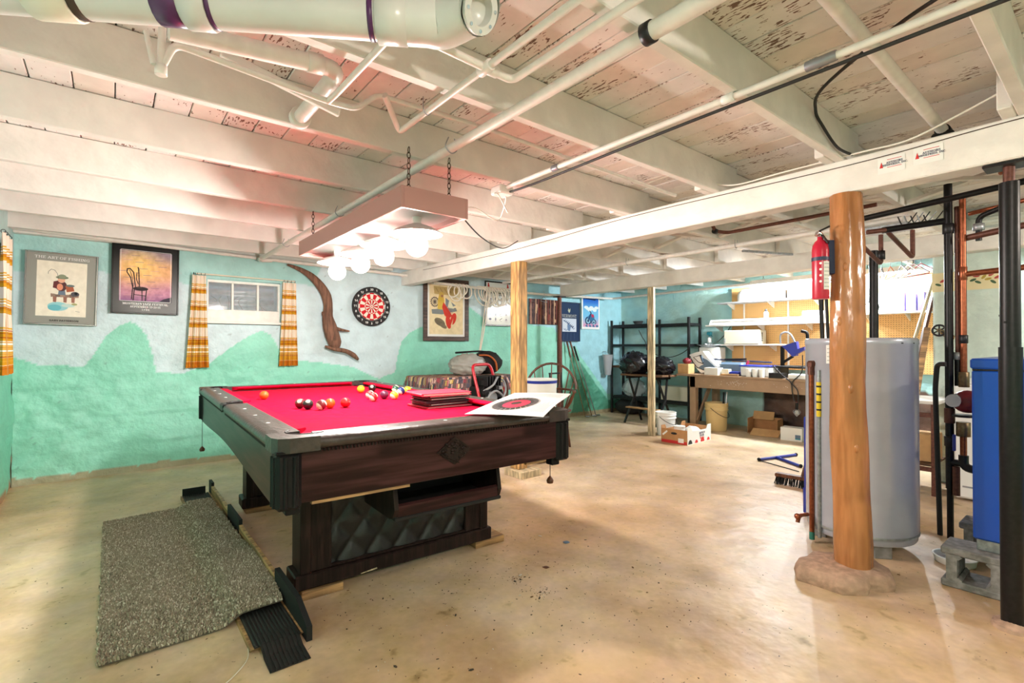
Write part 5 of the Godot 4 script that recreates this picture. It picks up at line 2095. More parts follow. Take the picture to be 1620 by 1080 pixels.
func build_back_row() -> void:
	# table under a patchwork cloth
	var t := thing("side_table", "side table with a patchwork cloth against the mint wall", "table", v(3.38, 0, 5.2))
	for x in [-0.5, 0.5]:
		for z in [-0.25, 0.25]:
			beg()
			box(Vector3(x, 0.39, z), Vector3(0.05, 0.78, 0.05), 0.004)
			fin("leg", m.oak_brown, t)
	beg()
	box(Vector3(0, 0.785, 0), Vector3(1.16, 0.02, 0.64), 0.004)
	fin("table_top", m.board_dark, t)
	var pw := printed(patchwork(), 0.85)
	pw.uv1_scale = Vector3(1, 1, 1)
	beg()
	st.set_smooth_group(1)
	# cloth: over the top and down the four sides with shallow folds
	var prof := [[0.0, 0.799, 0.0], [0.60, 0.799, 0.0], [0.612, 0.79, 0.0], [0.625, 0.70, 1.0], [0.635, 0.62, 1.0]]
	var n := 64
	for k in n:
		for i in prof.size() - 1:
			var q := []
			var uvs := []
			for e in [[0, 0], [1, 0], [1, 1], [0, 1]]:
				var a: float = TAU * (k + e[1]) / n
				var p: Array = prof[i + e[0]]
				var cx := signf(cos(a)) * pow(absf(cos(a)), 0.18)
				var cz := signf(sin(a)) * pow(absf(sin(a)), 0.18)
				var rr: float = p[0] + p[2] * 0.012 * sin(k * 1.9)
				var pos := Vector3(cx * rr, p[1], cz * (rr - 0.26 if p[0] > 0 else 0.0))
				q.append(pos)
				uvs.append(Vector2(pos.x + pos.y * cx * 0.6, pos.z + pos.y * cz * 0.8) * 1.6)
			for idx in [0, 2, 1, 0, 3, 2]:
				st.set_uv(uvs[idx])
				st.add_vertex(q[idx])
	fin("patchwork_cloth", pw, t)

	# bundle wrapped in grey plastic, and the orange and black bag behind it
	beg()
	lump(Vector3(0, 0.12, 0), Vector3(0.21, 0.125, 0.17), 3, 0.3, 22, 34)
	solo("plastic_bundle", m.bag_grey, "round bundle wrapped in grey plastic on the patchwork cloth", "bundle", v(3.43, 0.80, 5.14))
	var bag := thing("duffel_bag", "black and orange bag slumped behind the grey bundle", "bag", v(3.80, 0.80, 5.26))
	beg()
	lump(Vector3(0, 0.14, 0), Vector3(0.22, 0.15, 0.16), 5, 0.1)
	fin("bag_body", m.black_matt, bag)
	beg()
	tube(spline([Vector3(-0.16, 0.24, 0.06), Vector3(-0.05, 0.235, 0.12), Vector3(0.02, 0.16, 0.17), Vector3(0.05, 0.05, 0.16)], 4), 0.05, 10, true, 0.25)
	fin("orange_flap", m.orange_cloth, bag)
	beg()
	tube(spline([Vector3(-0.48, 0.275, 0.02), Vector3(-0.3, 0.285, 0.03), Vector3(-0.1, 0.29, 0.02), Vector3(0.15, 0.26, 0.0)], 4), 0.02, 8, true, 0.6)
	fin("bag_strap", m.black_plastic, bag)

	engine()

	# crate with a white tub on it
	t = thing("wooden_crate", "low wooden crate under the white tub", "crate", v(3.40, 0, 3.80))
	for k in 3:
		for s in [-1.0, 1.0]:
			beg()
			box(Vector3(0, 0.08 + k * 0.145, s * 0.155), Vector3(0.32, 0.12, 0.014), 0.003)
			fin("slat", m.pine_h, t)
			beg()
			box(Vector3(s * 0.155, 0.08 + k * 0.145, 0), Vector3(0.014, 0.12, 0.30), 0.003)
			fin("slat", m.pine_h, t)
	beg()
	box(Vector3(0, 0.445, 0), Vector3(0.33, 0.014, 0.33), 0.003)
	fin("lid", m.pine_h, t)
	t = thing("white_tub", "white plastic tub with a blue band and red print by the chair", "tub", v(3.43, 0.4525, 3.80), 0.5)
	beg()
	lathe([[0.0, 0.0], [0.148, 0.0], [0.152, 0.01], [0.168, 0.36], [0.172, 0.36], [0.172, 0.372], [0.163, 0.372], [0.148, 0.012], [0.0, 0.01]], Transform3D.IDENTITY, 30)
	fin("tub_body", m.white_plastic, t)
	beg()
	lathe([[0.1685, 0.33], [0.171, 0.358]], Transform3D.IDENTITY, 30)
	fin("blue_band", m.blue_vivid, t)
	for k in 2:
		beg()
		lathe([[0.1578, 0.155 + k * 0.07], [0.1582, 0.163 + k * 0.07]], Transform3D.IDENTITY, 30)
		fin("print_stripe", m.ink_red if k == 0 else m.ink_grey, t)
	beg()
	for k in 5:
		var a0 := -0.5 + 0.09 * k
		var a1 := a0 + 0.09
		quad(Vector3(sin(a0) * 0.1575, 0.06, cos(a0) * 0.1575), Vector3(sin(a0) * 0.161, 0.14, cos(a0) * 0.161), Vector3(sin(a1) * 0.161, 0.14, cos(a1) * 0.161), Vector3(sin(a1) * 0.1575, 0.06, cos(a1) * 0.1575))
	fin("red_label", m.maroon, t)

	windsor_chair()

	# golf clubs leaning on the wall
	var clubs := [[5.735, 1.23, 5.72, 5.95, 5.52, "oak_brown", "brown grip, leftmost of the leaning clubs"], [5.81, 1.235, 5.72, 6.12, 5.53, "oak_brown", "brown grip, middle one of the leaning clubs"], [5.90, 1.155, 5.72, 6.24, 5.55, "black_plastic", "black grip, shortest of the leaning clubs"]]
	for c in clubs:
		var top := v(c[0], c[1], c[2])
		var bot := v(c[3], 0.02, c[4])
		t = thing("golf_club", "golf club with " + c[6], "golf club", bot, 0.0, "golf clubs leaning on the wall")
		var dr := top - bot
		beg()
		tube([Vector3.ZERO, dr * 0.8], 0.008, 8)
		fin("shaft", m.steel if c[5] != "oak_brown" else m.brass, t)
		beg()
		tube([dr * 0.79, dr], [0.012, 0.016], 10)
		fin("grip", m[c[5]], t)
		beg()
		tube([Vector3(0, 0.004, 0), Vector3(0.07, 0.0, 0.02)], [0.014, 0.02], 8, true, 0.7)
		fin("club_head", m.steel, t)
	# black folding stand behind the chair
	t = thing("folding_stand", "small black folding stand behind the bow back chair", "stand", v(4.55, 0, 4.75))
	for s in [-1.0, 1.0]:
		beg()
		tube([Vector3(s * 0.12, 0.0, 0.05), Vector3(s * 0.10, 0.80, 0)], 0.012, 8)
		fin("stand_leg", m.black_iron, t)
		beg()
		tube([Vector3(s * 0.10, 0.78, 0), Vector3(-s * 0.04, 0.45, 0.02)], 0.008, 8)
		fin("brace", m.black_iron, t)
	beg()
	bar(Vector3(-0.11, 0.80, 0), Vector3(0.11, 0.80, 0), 0.025, 0.02, 0.002)
	fin("top_bar", m.black_iron, t)

	# ropes and hangers on the ceiling pipe
	var r2 := RandomNumberGenerator.new()
	r2.seed = 33
	for g in [["white rope loops over the lobster poster", 3.62, 5, 0.2], ["thick bundle of white rope coils before the shellfish chart", 4.24, 12, 0.22]]:
		beg()
		for k in g[2]:
			var x: float = g[1] + (k - g[2] / 2.0) * 0.055
			var ring := []
			var dr: float = g[3] * r2.randf_range(0.6, 1.25)
			var sw := r2.randf_range(-0.06, 0.12)
			for q in 13:
				var a := TAU * q / 12
				ring.append(Vector3(x + sw * (1 - cos(a)) * 0.5 + sin(a) * dr * 0.35, 1.952 - dr * (1 - cos(a)) * 0.5 + 0.024, -5.58 + sin(a) * 0.03))
			tube(spline(ring, 2), 0.009, 6, false)
		solo("rope_coil", m.rope, g[0], "rope")
	beg()
	tube(spline([v(4.04, 1.975, 5.555), v(3.93, 1.68, 5.47), v(3.83, 1.4, 5.385), v(3.72, 1.09, 5.3)], 5), 0.008, 6)
	tube(spline([v(4.09, 1.975, 5.555), v(3.97, 1.68, 5.47), v(3.86, 1.4, 5.385), v(3.735, 1.09, 5.3)], 5), 0.008, 6)
	solo("hanging_rope", m.rope, "doubled white rope hanging from the pipe to the bag", "rope")
	hanger("teal plastic hanger on the pipe by the timber post", v(4.50, 1.98, 5.58), m.teal, 0.7, 0.19)
	hanger("thin wire hanger on the pipe right of the timber post", v(5.08, 1.965, 5.55), m.zinc, 0.5, 0.16)

func hanger(label: String, at: Vector3, mat: Material, turn: float, w: float, group := "") -> void:
	var t := thing("clothes_hanger", label, "hanger", at, turn, group)
	var s := w / 0.19
	beg()
	tube(spline([Vector3(0.018, -0.004, 0), Vector3(0.012, 0.016, 0), Vector3(-0.006, 0.022, 0), Vector3(-0.016, 0.008, 0), Vector3(0, -0.03, 0), Vector3(0, -0.05, 0)], 3), 0.0022 * s, 6)
	fin("hook", m.zinc if mat != m.black_plastic else m.black_iron, t)
	beg()
	tube(bend([Vector3(0, -0.05, 0), Vector3(w, -0.05 - w * 0.55, 0), Vector3(-w, -0.05 - w * 0.55, 0), Vector3(0, -0.05, 0)], 0.03), 0.004 * s, 6)
	fin("hanger_frame", mat, t)

# rounded, creased lump (bags and bundles)
func lump(c: Vector3, s: Vector3, seed_: int, rough: float, seg := 14, sides := 22) -> void:
	var n := FastNoiseLite.new()
	n.seed = seed_
	n.frequency = 1.6
	n.fractal_type = FastNoiseLite.FRACTAL_RIDGED
	n.fractal_octaves = 3
	st.set_smooth_group(1)
	var pt := func(i: int, k: int) -> Vector3:
		var a := -PI / 2 + PI * i / seg
		var u := Vector3(cos(a) * cos(TAU * k / sides), sin(a), cos(a) * sin(TAU * k / sides))
		var r := 1.0 + rough * n.get_noise_3dv(u * 1.3)
		var p := u * r
		p.y = max(p.y, -0.9)
		return c + p * s
	for i in seg:
		for k in sides:
			var a: Vector3 = pt.call(i, k)
			var b: Vector3 = pt.call(i + 1, k)
			var d: Vector3 = pt.call(i + 1, (k + 1) % sides)
			var e: Vector3 = pt.call(i, (k + 1) % sides)
			if i > 0: tri(a, d, e)
			if i < seg - 1: tri(a, b, d)

func engine() -> void:
	# small petrol engine in a red tubular frame
	var t := thing("engine_cart", "black petrol engine in a red tube frame behind the table", "engine", v(3.2, 0, 4.46), 0.25)
	beg()
	tube(bend([Vector3(-0.2, 0.60, 0.1), Vector3(-0.19, 0.955, -0.02), Vector3(0.14, 0.955, -0.04), Vector3(0.19, 0.60, 0.06)], 0.07), 0.0165, 12)
	fin("handle_tube", m.red_paint, t)
	for x in [-0.2, 0.2]:
		beg()
		tube([Vector3(x, 0.012, -0.12), Vector3(x, 0.012, 0.12)], 0.0125, 10)
		fin("skid", m.red_paint, t)
	beg()
	tube([Vector3(0.2, 0.70, 0.12), Vector3(0.2, 0.012, 0.12)], 0.0125, 10)
	fin("frame_leg", m.red_paint, t)
	beg()
	tube([Vector3(0.2, 0.70, -0.12), Vector3(0.2, 0.012, -0.12)], 0.0125, 10)
	fin("frame_leg", m.red_paint, t)
	beg()
	box(Vector3(0, 0.46, 0), Vector3(0.38, 0.02, 0.24), 0.004)
	fin("platform", m.black_iron, t)
	beg()
	box(Vector3(0.02, 0.60, 0), Vector3(0.34, 0.26, 0.24), 0.03)
	box(Vector3(0.01, 0.765, 0.0), Vector3(0.30, 0.11, 0.2), 0.03)
	fin("engine_block", m.black_plastic, t)
	for k in 6:
		beg()
		box(Vector3(-0.11 + k * 0.046, 0.78, 0.02), Vector3(0.012, 0.11, 0.23), 0.003)
		fin("cooling_fin", m.black_iron, t)
	beg()
	cyl(Vector3(0.16, 0.62, 0.0), Vector3(0.245, 0.62, 0.0), 0.07, 20)
	fin("recoil_housing", m.black_matt, t)
	beg()
	cyl(Vector3(-0.06, 0.60, 0.12), Vector3(-0.06, 0.60, 0.17), 0.07, 18)
	fin("air_filter", m.grey_plastic, t)
	for q in [[-0.14, 0.66, 0.035], [0.12, 0.56, 0.045], [0.04, 0.70, 0.03]]:
		beg()
		cyl(Vector3(q[0], q[1], 0.11), Vector3(q[0], q[1], 0.15), q[2], 14)
		fin("engine_cap", m.black_iron, t)
	beg()
	box(Vector3(0.10, 0.70, 0.125), Vector3(0.09, 0.04, 0.02), 0.004)
	fin("maker_plate", m.zinc, t)
	for h in [[Vector3(-0.12, 0.50, 0.14), Vector3(-0.16, 0.62, 0.19), Vector3(-0.05, 0.68, 0.2), Vector3(0.1, 0.60, 0.19), Vector3(0.17, 0.52, 0.15)], [Vector3(-0.18, 0.60, 0.13), Vector3(0.0, 0.56, 0.2), Vector3(0.14, 0.66, 0.18), Vector3(0.22, 0.76, 0.1), Vector3(0.14, 0.80, 0.08)], [Vector3(-0.16, 0.68, 0.12), Vector3(-0.05, 0.74, 0.16), Vector3(0.08, 0.82, 0.12), Vector3(0.2, 0.78, 0.05)]]:
		beg()
		tube(spline(h, 5), 0.012, 8)
		fin("hose", m.grey_plastic, t)

func windsor_chair() -> void:
	var t := thing("windsor_chair", "brown bow back chair between the tub and the clubs", "chair", v(3.82, 0, 4.1), -0.9)
	beg()
	lathe([[0.0, 0.42], [0.20, 0.422], [0.235, 0.435], [0.24, 0.45], [0.225, 0.458], [0.0, 0.452]], Transform3D(Basis.from_scale(Vector3(1.08, 1, 0.95)), Vector3.ZERO), 26)
	fin("seat", m.oak_brown, t)
	for x in [-1.0, 1.0]:
		for z in [-1.0, 1.0]:
			beg()
			tube([Vector3(x * 0.15, 0.43, z * 0.13), Vector3(x * 0.19, 0.2, z * 0.17), Vector3(x * 0.22, 0.0, z * 0.20)], [0.016, 0.021, 0.013], 10)
			fin("leg", m.oak_brown, t)
	beg()
	tube([Vector3(-0.19, 0.2, 0), Vector3(0.19, 0.2, 0)], 0.011, 8)
	fin("stretcher", m.oak_brown, t)
	# bow over the back, rooted in the arm ring
	var bow := []
	for k in 15:
		var a := PI * k / 14
		bow.append(Vector3(-cos(a) * 0.29, 0.66 + sin(a) * 0.295, -0.20 - 0.06 * sin(a)))
	beg()
	tube(bow, 0.0135, 10)
	fin("bow", m.oak_brown, t)
	# arm ring round the back
	var arm := []
	for k in 15:
		var a := PI * k / 14
		arm.append(Vector3(-cos(a) * 0.30, 0.665, 0.12 - sin(a) * 0.34))
	arm.push_front(Vector3(-0.31, 0.665, 0.2))
	arm.append(Vector3(0.31, 0.665, 0.2))
	beg()
	tube(arm, 0.022, 10, true, 0.55)
	fin("arm_rail", m.oak_brown, t)
	for k in 7:
		var f := (k + 1) / 8.0
		var a := PI * f
		var foot := Vector3(-cos(a) * 0.19, 0.45, 0.02 - sin(a) * 0.21)
		var head := Vector3(-cos(PI * f) * 0.29, 0.66 + sin(PI * f) * 0.295, -0.20 - 0.06 * sin(PI * f))
		beg()
		tube([foot, head], [0.009, 0.006], 8)
		fin("spindle", m.oak_brown, t)
	for s in [-1.0, 1.0]:
		beg()
		tube([Vector3(s * 0.2, 0.45, 0.1), Vector3(s * 0.26, 0.56, 0.14), Vector3(s * 0.305, 0.66, 0.17)], [0.012, 0.02, 0.012], 8)
		fin("arm_post", m.oak_brown, t)

# ---------------------------------------------------------------- posts
func build_posts() -> void:
	# peeled log post, varnished, on a lump of plaster
	var base := v(2.892, 0.0, 0.88)
	var t := thing("log_post", "varnished round log post standing in front of the water heater", "post", base)
	var path := []
	var rad := []
	for i in 15:
		var h := 0.05 + 1.868 * i / 14.0
		var f := i / 14.0
		path.append(Vector3(-0.02 * f + 0.006 * sin(f * 9.0), h, -0.02 * f + 0.004 * cos(f * 7.0)))
		rad.append(lerpf(0.083, 0.071, f) + 0.002 * sin(f * 23.0))
	beg()
	log_tube(path, rad)
	var lg := fin("log", m.log, t)
	for k in [[0.95, 2.75, 0.02], [1.28, 3.25, 0.022], [0.66, 2.5, 0.018], [1.55, 2.9, 0.016]]:
		beg()
		var f2: float = (k[0] - 0.05) / 1.868
		var kr := lerpf(0.079, 0.067, f2)
		var c := Vector3(-0.02 * f2 + cos(k[1]) * kr, k[0], -0.02 * f2 + sin(k[1]) * kr)
		ball(c, k[2], 8, 12, Vector3(0.6, 1.3, 0.6))
		fin("knot", m.log, lg)
	beg()
	var ring := []
	for i in 22:
		var a := TAU * i / 22.0
		ring.append(0.196 + 0.03 * sin(a * 2 + 0.6) + 0.016 * sin(a * 5 + 1) + 0.01 * sin(a * 9))
	st.set_smooth_group(1)
	for i in 22:
		var a := TAU * i / 22.0
		var b := TAU * (i + 1) / 22.0
		var r0: float = ring[i]
		var r1: float = ring[(i + 1) % 22]
		var rows := [[1.0, 0.0], [1.03, 0.03], [0.94, 0.066], [0.6, 0.078], [0.0, 0.082]]
		for k in 4:
			quad(Vector3(cos(a) * r0 * rows[k][0], rows[k][1], sin(a) * r0 * rows[k][0]), Vector3(cos(a) * r0 * rows[k + 1][0], rows[k + 1][1], sin(a) * r0 * rows[k + 1][0]), Vector3(cos(b) * r1 * rows[k + 1][0], rows[k + 1][1], sin(b) * r1 * rows[k + 1][0]), Vector3(cos(b) * r1 * rows[k][0], rows[k][1], sin(b) * r1 * rows[k][0]))
	var pf := fin("plaster_foot", m.plaster_lump, t)
	pf.position = Vector3(-0.035, 0, -0.03)

	# square timber post behind the pool table
	t = thing("timber_post", "square golden timber post behind the pool table", "post", v(2.87, 0, 3.47), deg_to_rad(2))
	beg()
	box(Vector3(0, 0.99, 0), Vector3(0.11, 1.858, 0.11), 0.004)
	fin("post_body", m.pine, t)
	beg()
	box(Vector3(0.02, 0.03, 0.03), Vector3(0.24, 0.06, 0.24), 0.004)
	fin("foot_block", m.pine_pale, t)

	# slim pale stud under the second girder
	beg()
	box(Vector3(0, 0.96, 0), Vector3(0.045, 1.918, 0.09), 0.003)
	solo("stud_post", m.pine_pale, "slim pale wooden stud beside the white bucket", "post", v(5.455, 0, 3.9))

	# black steel column with a thinner upper tube
	t = thing("steel_column", "black adjustable steel column at the right edge of the picture", "post", v(2.91, 0, 0.315))
	beg()
	tube([Vector3(0, 0.012, 0), Vector3(0, 1.155, 0)], 0.0375, 22)
	fin("lower_tube", m.black_pipe, t)
	beg()
	tube([Vector3(0, 1.15, 0), Vector3(0, 1.84, 0)], 0.0325, 22)
	fin("upper_tube", m.black_pipe, t)
	beg()
	tube([Vector3(0, 1.84, 0), Vector3(0, 1.905, 0)], 0.019, 14)
	fin("screw", m.rust_pipe, t)
	beg()
	box(Vector3(0, 1.911, 0), Vector3(0.11, 0.012, 0.15), 0.002)
	fin("head_plate", m.black_iron, t)
	beg()
	lathe([[0.085, 0.0], [0.08, 0.012], [0.05, 0.016], [0.036, 0.03], [0.0, 0.03]], Transform3D(Basis.from_scale(Vector3(1, 1, 0.8)), Vector3.ZERO), 14)
	fin("concrete_collar", m.plaster_lump, t)
	for a in [0.4, 1.9]:
		beg()
		tube([Vector3(cos(a) * 0.034, 1.25 + a * 0.02, -sin(a) * 0.034) * Vector3(-1, 1, 1), Vector3(cos(a) * 0.036, 1.25 + a * 0.02, -sin(a) * 0.036) * Vector3(-1, 1, 1)], 0.005, 8)
		fin("pin_hole", m.black_matt, t)

	# brown pole under the end of the second girder
	t = thing("steel_column", "slim brown steel pole by the blue bird poster", "post", v(5.32, 0, 5.46))
	beg()
	tube([Vector3(0, 0.0, 0), Vector3(0, 1.25, 0)], 0.04, 16)
	fin("lower_tube", m.rust_pipe, t)
	beg()
	tube([Vector3(0, 1.25, 0), Vector3(0, 1.9, 0)], 0.033, 16)
	fin("upper_tube", m.rust_pipe, t)
	beg()
	box(Vector3(0, 1.908, 0), Vector3(0.14, 0.016, 0.14), 0.002)
	fin("head_plate", m.black_iron, t)

	# fire extinguisher on its bracket, left of the log
	t = thing("fire_extinguisher", "red fire extinguisher hung on the log post", "fire extinguisher", v(2.772, 1.395, 0.976), -0.67)
	beg()
	lathe([[0.0, 0.0], [0.036, 0.0], [0.0375, 0.006], [0.0375, 0.245], [0.034, 0.268], [0.024, 0.288], [0.013, 0.298], [0.013, 0.312], [0.0, 0.312]], Transform3D.IDENTITY, 26)
	var cy := fin("cylinder", m.ext_red, t)
	beg()
	var sides := 10
	for k in sides:
		var a0 := 0.55 + 0.95 * k / sides
		var a1 := 0.55 + 0.95 * (k + 1) / sides
		quad(Vector3(sin(a0 - 0.75) * 0.0382, 0.045, cos(a0 - 0.75) * 0.0382), Vector3(sin(a0 - 0.75) * 0.0382, 0.185, cos(a0 - 0.75) * 0.0382), Vector3(sin(a1 - 0.75) * 0.0382, 0.185, cos(a1 - 0.75) * 0.0382), Vector3(sin(a1 - 0.75) * 0.0382, 0.045, cos(a1 - 0.75) * 0.0382))
	fin("label_panel", m.paper, cy)
	for k in 7:
		beg()
		var hh := 0.175 - k * 0.019
		for q in 6:
			var a0 := -0.13 + 0.8 * q / 6.0
			var a1 := -0.13 + 0.8 * (q + 1) / 6.0
			quad(Vector3(sin(a0) * 0.0385, hh - 0.004, cos(a0) * 0.0385), Vector3(sin(a0) * 0.0385, hh, cos(a0) * 0.0385), Vector3(sin(a1) * 0.0385, hh, cos(a1) * 0.0385), Vector3(sin(a1) * 0.0385, hh - 0.004, cos(a1) * 0.0385))
		fin("print_line", m.ink_grey, cy)
	for k in 4:
		beg()
		tube([Vector3(sin(-0.55) * 0.0378, 0.175 - k * 0.03, cos(-0.55) * 0.0378), Vector3(sin(-0.55) * 0.0384, 0.175 - k * 0.03, cos(-0.55) * 0.0384)], 0.006, 8)
		fin("pictogram", m.ink_white, cy)
	beg()
	tube([Vector3(0, 0.19, 0), Vector3(0, 0.208, 0)], 0.0392, 26)
	box(Vector3(-0.012, 0.199, 0.0395), Vector3(0.014, 0.018, 0.004))
	fin("strap", m.navy, t)
	beg()
	box(Vector3(0.052, 0.21, -0.012), Vector3(0.05, 0.17, 0.05), 0.004)
	fin("bracket", m.navy, t)
	beg()
	tube(spline([Vector3(0.0, 0.31, 0), Vector3(0.0, 0.325, 0), Vector3(-0.02, 0.33, 0.01), Vector3(-0.03, 0.315, 0.015)], 4), [0.013, 0.013, 0.013, 0.013, 0.013, 0.012, 0.011, 0.01, 0.009, 0.009, 0.008, 0.008, 0.008], 10)
	fin("valve", m.chrome, t)
	beg()
	bar(Vector3(0.0, 0.335, 0), Vector3(0.018, 0.275, 0.035), 0.016, 0.006)
	bar(Vector3(-0.006, 0.34, 0), Vector3(0.03, 0.36, 0.03), 0.014, 0.006)
	fin("lever", m.black_plastic, t)

# tube whose surface is faceted and grooved like a peeled trunk
func log_tube(path: Array, rad: Array) -> void:
	var sides := 26
	var rows := []
	for i in path.size():
		var row := []
		for k in sides:
			var a := TAU * k / sides
			var r: float = rad[i] * (1.0 + 0.035 * sin(a * 3 + i * 0.35) + 0.02 * sin(a * 7 - i * 0.8) + 0.012 * sin(a * 13 + i * 1.7))
			row.append(path[i] + Vector3(cos(a) * r, 0, sin(a) * r))
		rows.append(row)
	st.set_smooth_group(1)
	for i in path.size() - 1:
		for k in sides:
			var k2 := (k + 1) % sides
			quad(rows[i][k], rows[i + 1][k], rows[i + 1][k2], rows[i][k2])
	flat()
	var n := path.size() - 1
	for k in range(1, sides - 1):
		tri(rows[n][0], rows[n][k + 1], rows[n][k])
		tri(rows[0][0], rows[0][k], rows[0][k + 1])

# ---------------------------------------------------------------- water heater, boiler, pipes and what stands behind them
func concrete_block(label: String, at: Vector3) -> void:
	var t := thing("concrete_block", label, "block", at, 0.0, "blocks under the boiler")
	beg()
	box(Vector3(0, 0.0175, 0), Vector3(0.19, 0.035, 0.39), 0.006)
	box(Vector3(0, 0.1725, 0), Vector3(0.19, 0.035, 0.39), 0.006)
	box(Vector3(0, 0.095, 0), Vector3(0.188, 0.125, 0.035))
	for s in [-1.0, 1.0]: box(Vector3(0, 0.095, s * 0.155), Vector3(0.188, 0.125, 0.04))
	# fillets in the hollow corners
	for z in [-0.1305, -0.0205, 0.0205, 0.1305]:
		for y in [0.04, 0.15]: box(Vector3(0, y, z), Vector3(0.186, 0.02, 0.02), 0.0, Basis(Vector3.RIGHT, PI / 4))
	fin("block_body", m.concrete, t)

func build_boiler_corner() -> void:
	# water heater
	var base := v(3.452, 0, 1.012)
	var t := thing("water_heater", "tall grey cylindrical water heater behind the log post", "water heater", base)
	beg()
	lathe([[0.0, 0.075], [0.262, 0.075], [0.268, 0.085], [0.268, 0.115], [0.275, 0.12], [0.275, 1.165], [0.277, 1.168], [0.277, 1.195], [0.27, 1.204], [0.0, 1.208]], Transform3D.IDENTITY, 56)
	fin("tank", m.heater_grey, t)
	beg()
	lathe([[0.2765, 0.113], [0.2775, 0.12], [0.2765, 0.127]], Transform3D.IDENTITY, 56)
	fin("bottom_band", m.zinc, t)
	for a in [0.3, 2.4, 4.5]:
		beg()
		box(Vector3(cos(a) * 0.2, 0.0375, sin(a) * 0.2), Vector3(0.07, 0.075, 0.09), 0.004, Basis(Vector3.UP, -a))
		fin("foot_block", m.concrete, t)
	# curved papers on the shell (angle measured from +z towards +x)
	var sticker := func(called: String, mat: Material, a0: float, a1: float, y0: float, y1: float, r: float) -> void:
		beg()
		st.set_smooth_group(1)
		for k in 8:
			var p := lerpf(a0, a1, k / 8.0)
			var q := lerpf(a0, a1, (k + 1) / 8.0)
			quad(Vector3(sin(p) * r, y0, cos(p) * r), Vector3(sin(p) * r, y1, cos(p) * r), Vector3(sin(q) * r, y1, cos(q) * r), Vector3(sin(q) * r, y0, cos(q) * r))
		fin(called, mat, t)
	sticker.call("rating_label", m.paper, -1.88, -1.62, 1.06, 1.165, 0.2762)
	for k in 4: sticker.call("label_line", m.ink_grey, -1.86, -1.64, 1.075 + k * 0.022, 1.08 + k * 0.022, 0.2765)
	for k in 4: sticker.call("slot", m.black_matt, -0.55 + k * 0.32, -0.5 + k * 0.32, 1.172, 1.178, 0.2778)
	# relief valve and its two down pipes on the left side
	var c := v(3.229, 1.05, 1.19) - base
	beg()
	tube(bend([c + Vector3(0.04, 0.0, 0.07), c + Vector3(0.02, 0.012, 0.03), c, c - Vector3(0, 0.06, 0)], 0.02), 0.019, 12)
	box(c + Vector3(0.0, 0.0, 0.0), Vector3(0.04, 0.045, 0.04), 0.01)
	var rv := fin("relief_valve", m.rust_pipe, t)
	beg()
	tube([c - Vector3(0, 0.03, 0), c - Vector3(0, 0.985, 0)], 0.0135, 14)
	fin("overflow_pipe", m.copper, rv)
	beg()
	tube([c - Vector3(0, 0.985, 0), c - Vector3(0, 1.03, 0)], 0.0142, 14)
	fin("green_end", m.green_oxide, rv)
	var g := v(3.205, 1.02, 1.14) - base
	beg()
	tube([g, g - Vector3(0, 0.97, 0)], 0.011, 12)
	var gt := fin("grey_conduit", m.zinc, t)
	beg()
	tube([g - Vector3(0, 0.07, 0), g - Vector3(0, 0.27, 0)], 0.0135, 12)
	fin("yellow_tag", m.yellow_label, gt)
	for k in 4:
		beg()
		tube([g - Vector3(0, 0.09 + k * 0.045, 0), g - Vector3(0, 0.10 + k * 0.045, 0)], 0.0138, 12)
		fin("tag_print", m.ink, gt)
	beg()
	tube(bend([v(3.20, 0.17, 1.20) - base, v(3.14, 0.17, 1.225) - base, v(3.13, 0.13, 1.23) - base], 0.02), 0.011, 10)
	ball(v(3.13, 0.165, 1.23) - base, 0.018, 6, 10)
	fin("drain_tap", m.copper, t)
	# white pan on the floor
	beg()
	lathe([[0.0, 0.0], [0.078, 0.0], [0.085, 0.004], [0.09, 0.034], [0.094, 0.036], [0.094, 0.04], [0.086, 0.04], [0.08, 0.008], [0.0, 0.006]], Transform3D.IDENTITY, 30)
	solo("drip_pan", m.white_plastic, "small round white pan on the floor beside the heater", "pan", v(3.52, 0, 0.60))

	concrete_block("hollow concrete block at the boiler's near side", v(3.245, 0, 0.395))
	concrete_block("hollow concrete block under the far side of the boiler", v(3.745, 0, 0.41))
	# boiler
	t = thing("boiler", "bright blue boiler cabinet raised on concrete blocks", "boiler", v(3.53, 0.19, 0.17))
	beg()
	box(Vector3(0, 0.0275, 0), Vector3(0.62, 0.055, 0.6), 0.004)
	fin("base_frame", m.zinc, t)
	beg()
	box(Vector3(0, 0.455, 0), Vector3(0.66, 0.80, 0.62), 0.008)
	fin("cabinet", m.blue_steel, t)
	beg()
	box(Vector3(0, 0.885, 0), Vector3(0.67, 0.05, 0.63), 0.008)
	fin("lid", m.blue_steel, t)
	beg()
	box(Vector3(0, 0.858, 0), Vector3(0.655, 0.012, 0.615))
	fin("lid_gap", m.black_matt, t)
	for p in [[0.18, 0.12], [0.30, -0.05], [0.52, -0.05]]:
		beg()
		tube([Vector3(-0.3305, p[0], p[1]), Vector3(-0.3315, p[0], p[1])], 0.012, 14)
		fin("knockout", m.black_matt, t)
	beg()
	cyl(Vector3(0.05, 0.91, 0.05), Vector3(0.05, 1.9, 0.05), 0.09, 24)
	fin("flue_pipe", m.zinc, t)

	boiler_pipes()

	# plastered chimney breast with a painted flower border
	t = structure("trim_1", "pale green plastered pillar with a stencilled flower border", "pillar", v(5.75, 0, 0.83))
	beg()
	box(Vector3(0, 1.05, 0), Vector3(0.5, 2.1, 0.48), 0.015)
	fin("pillar_body", m.pale_render, t)
	beg()
	box(Vector3(-0.2505, 1.70, 0), Vector3(0.004, 0.16, 0.484))
	fin("cream_border", mk("border_cream", c8(226, 212, 168), 0.7), t)
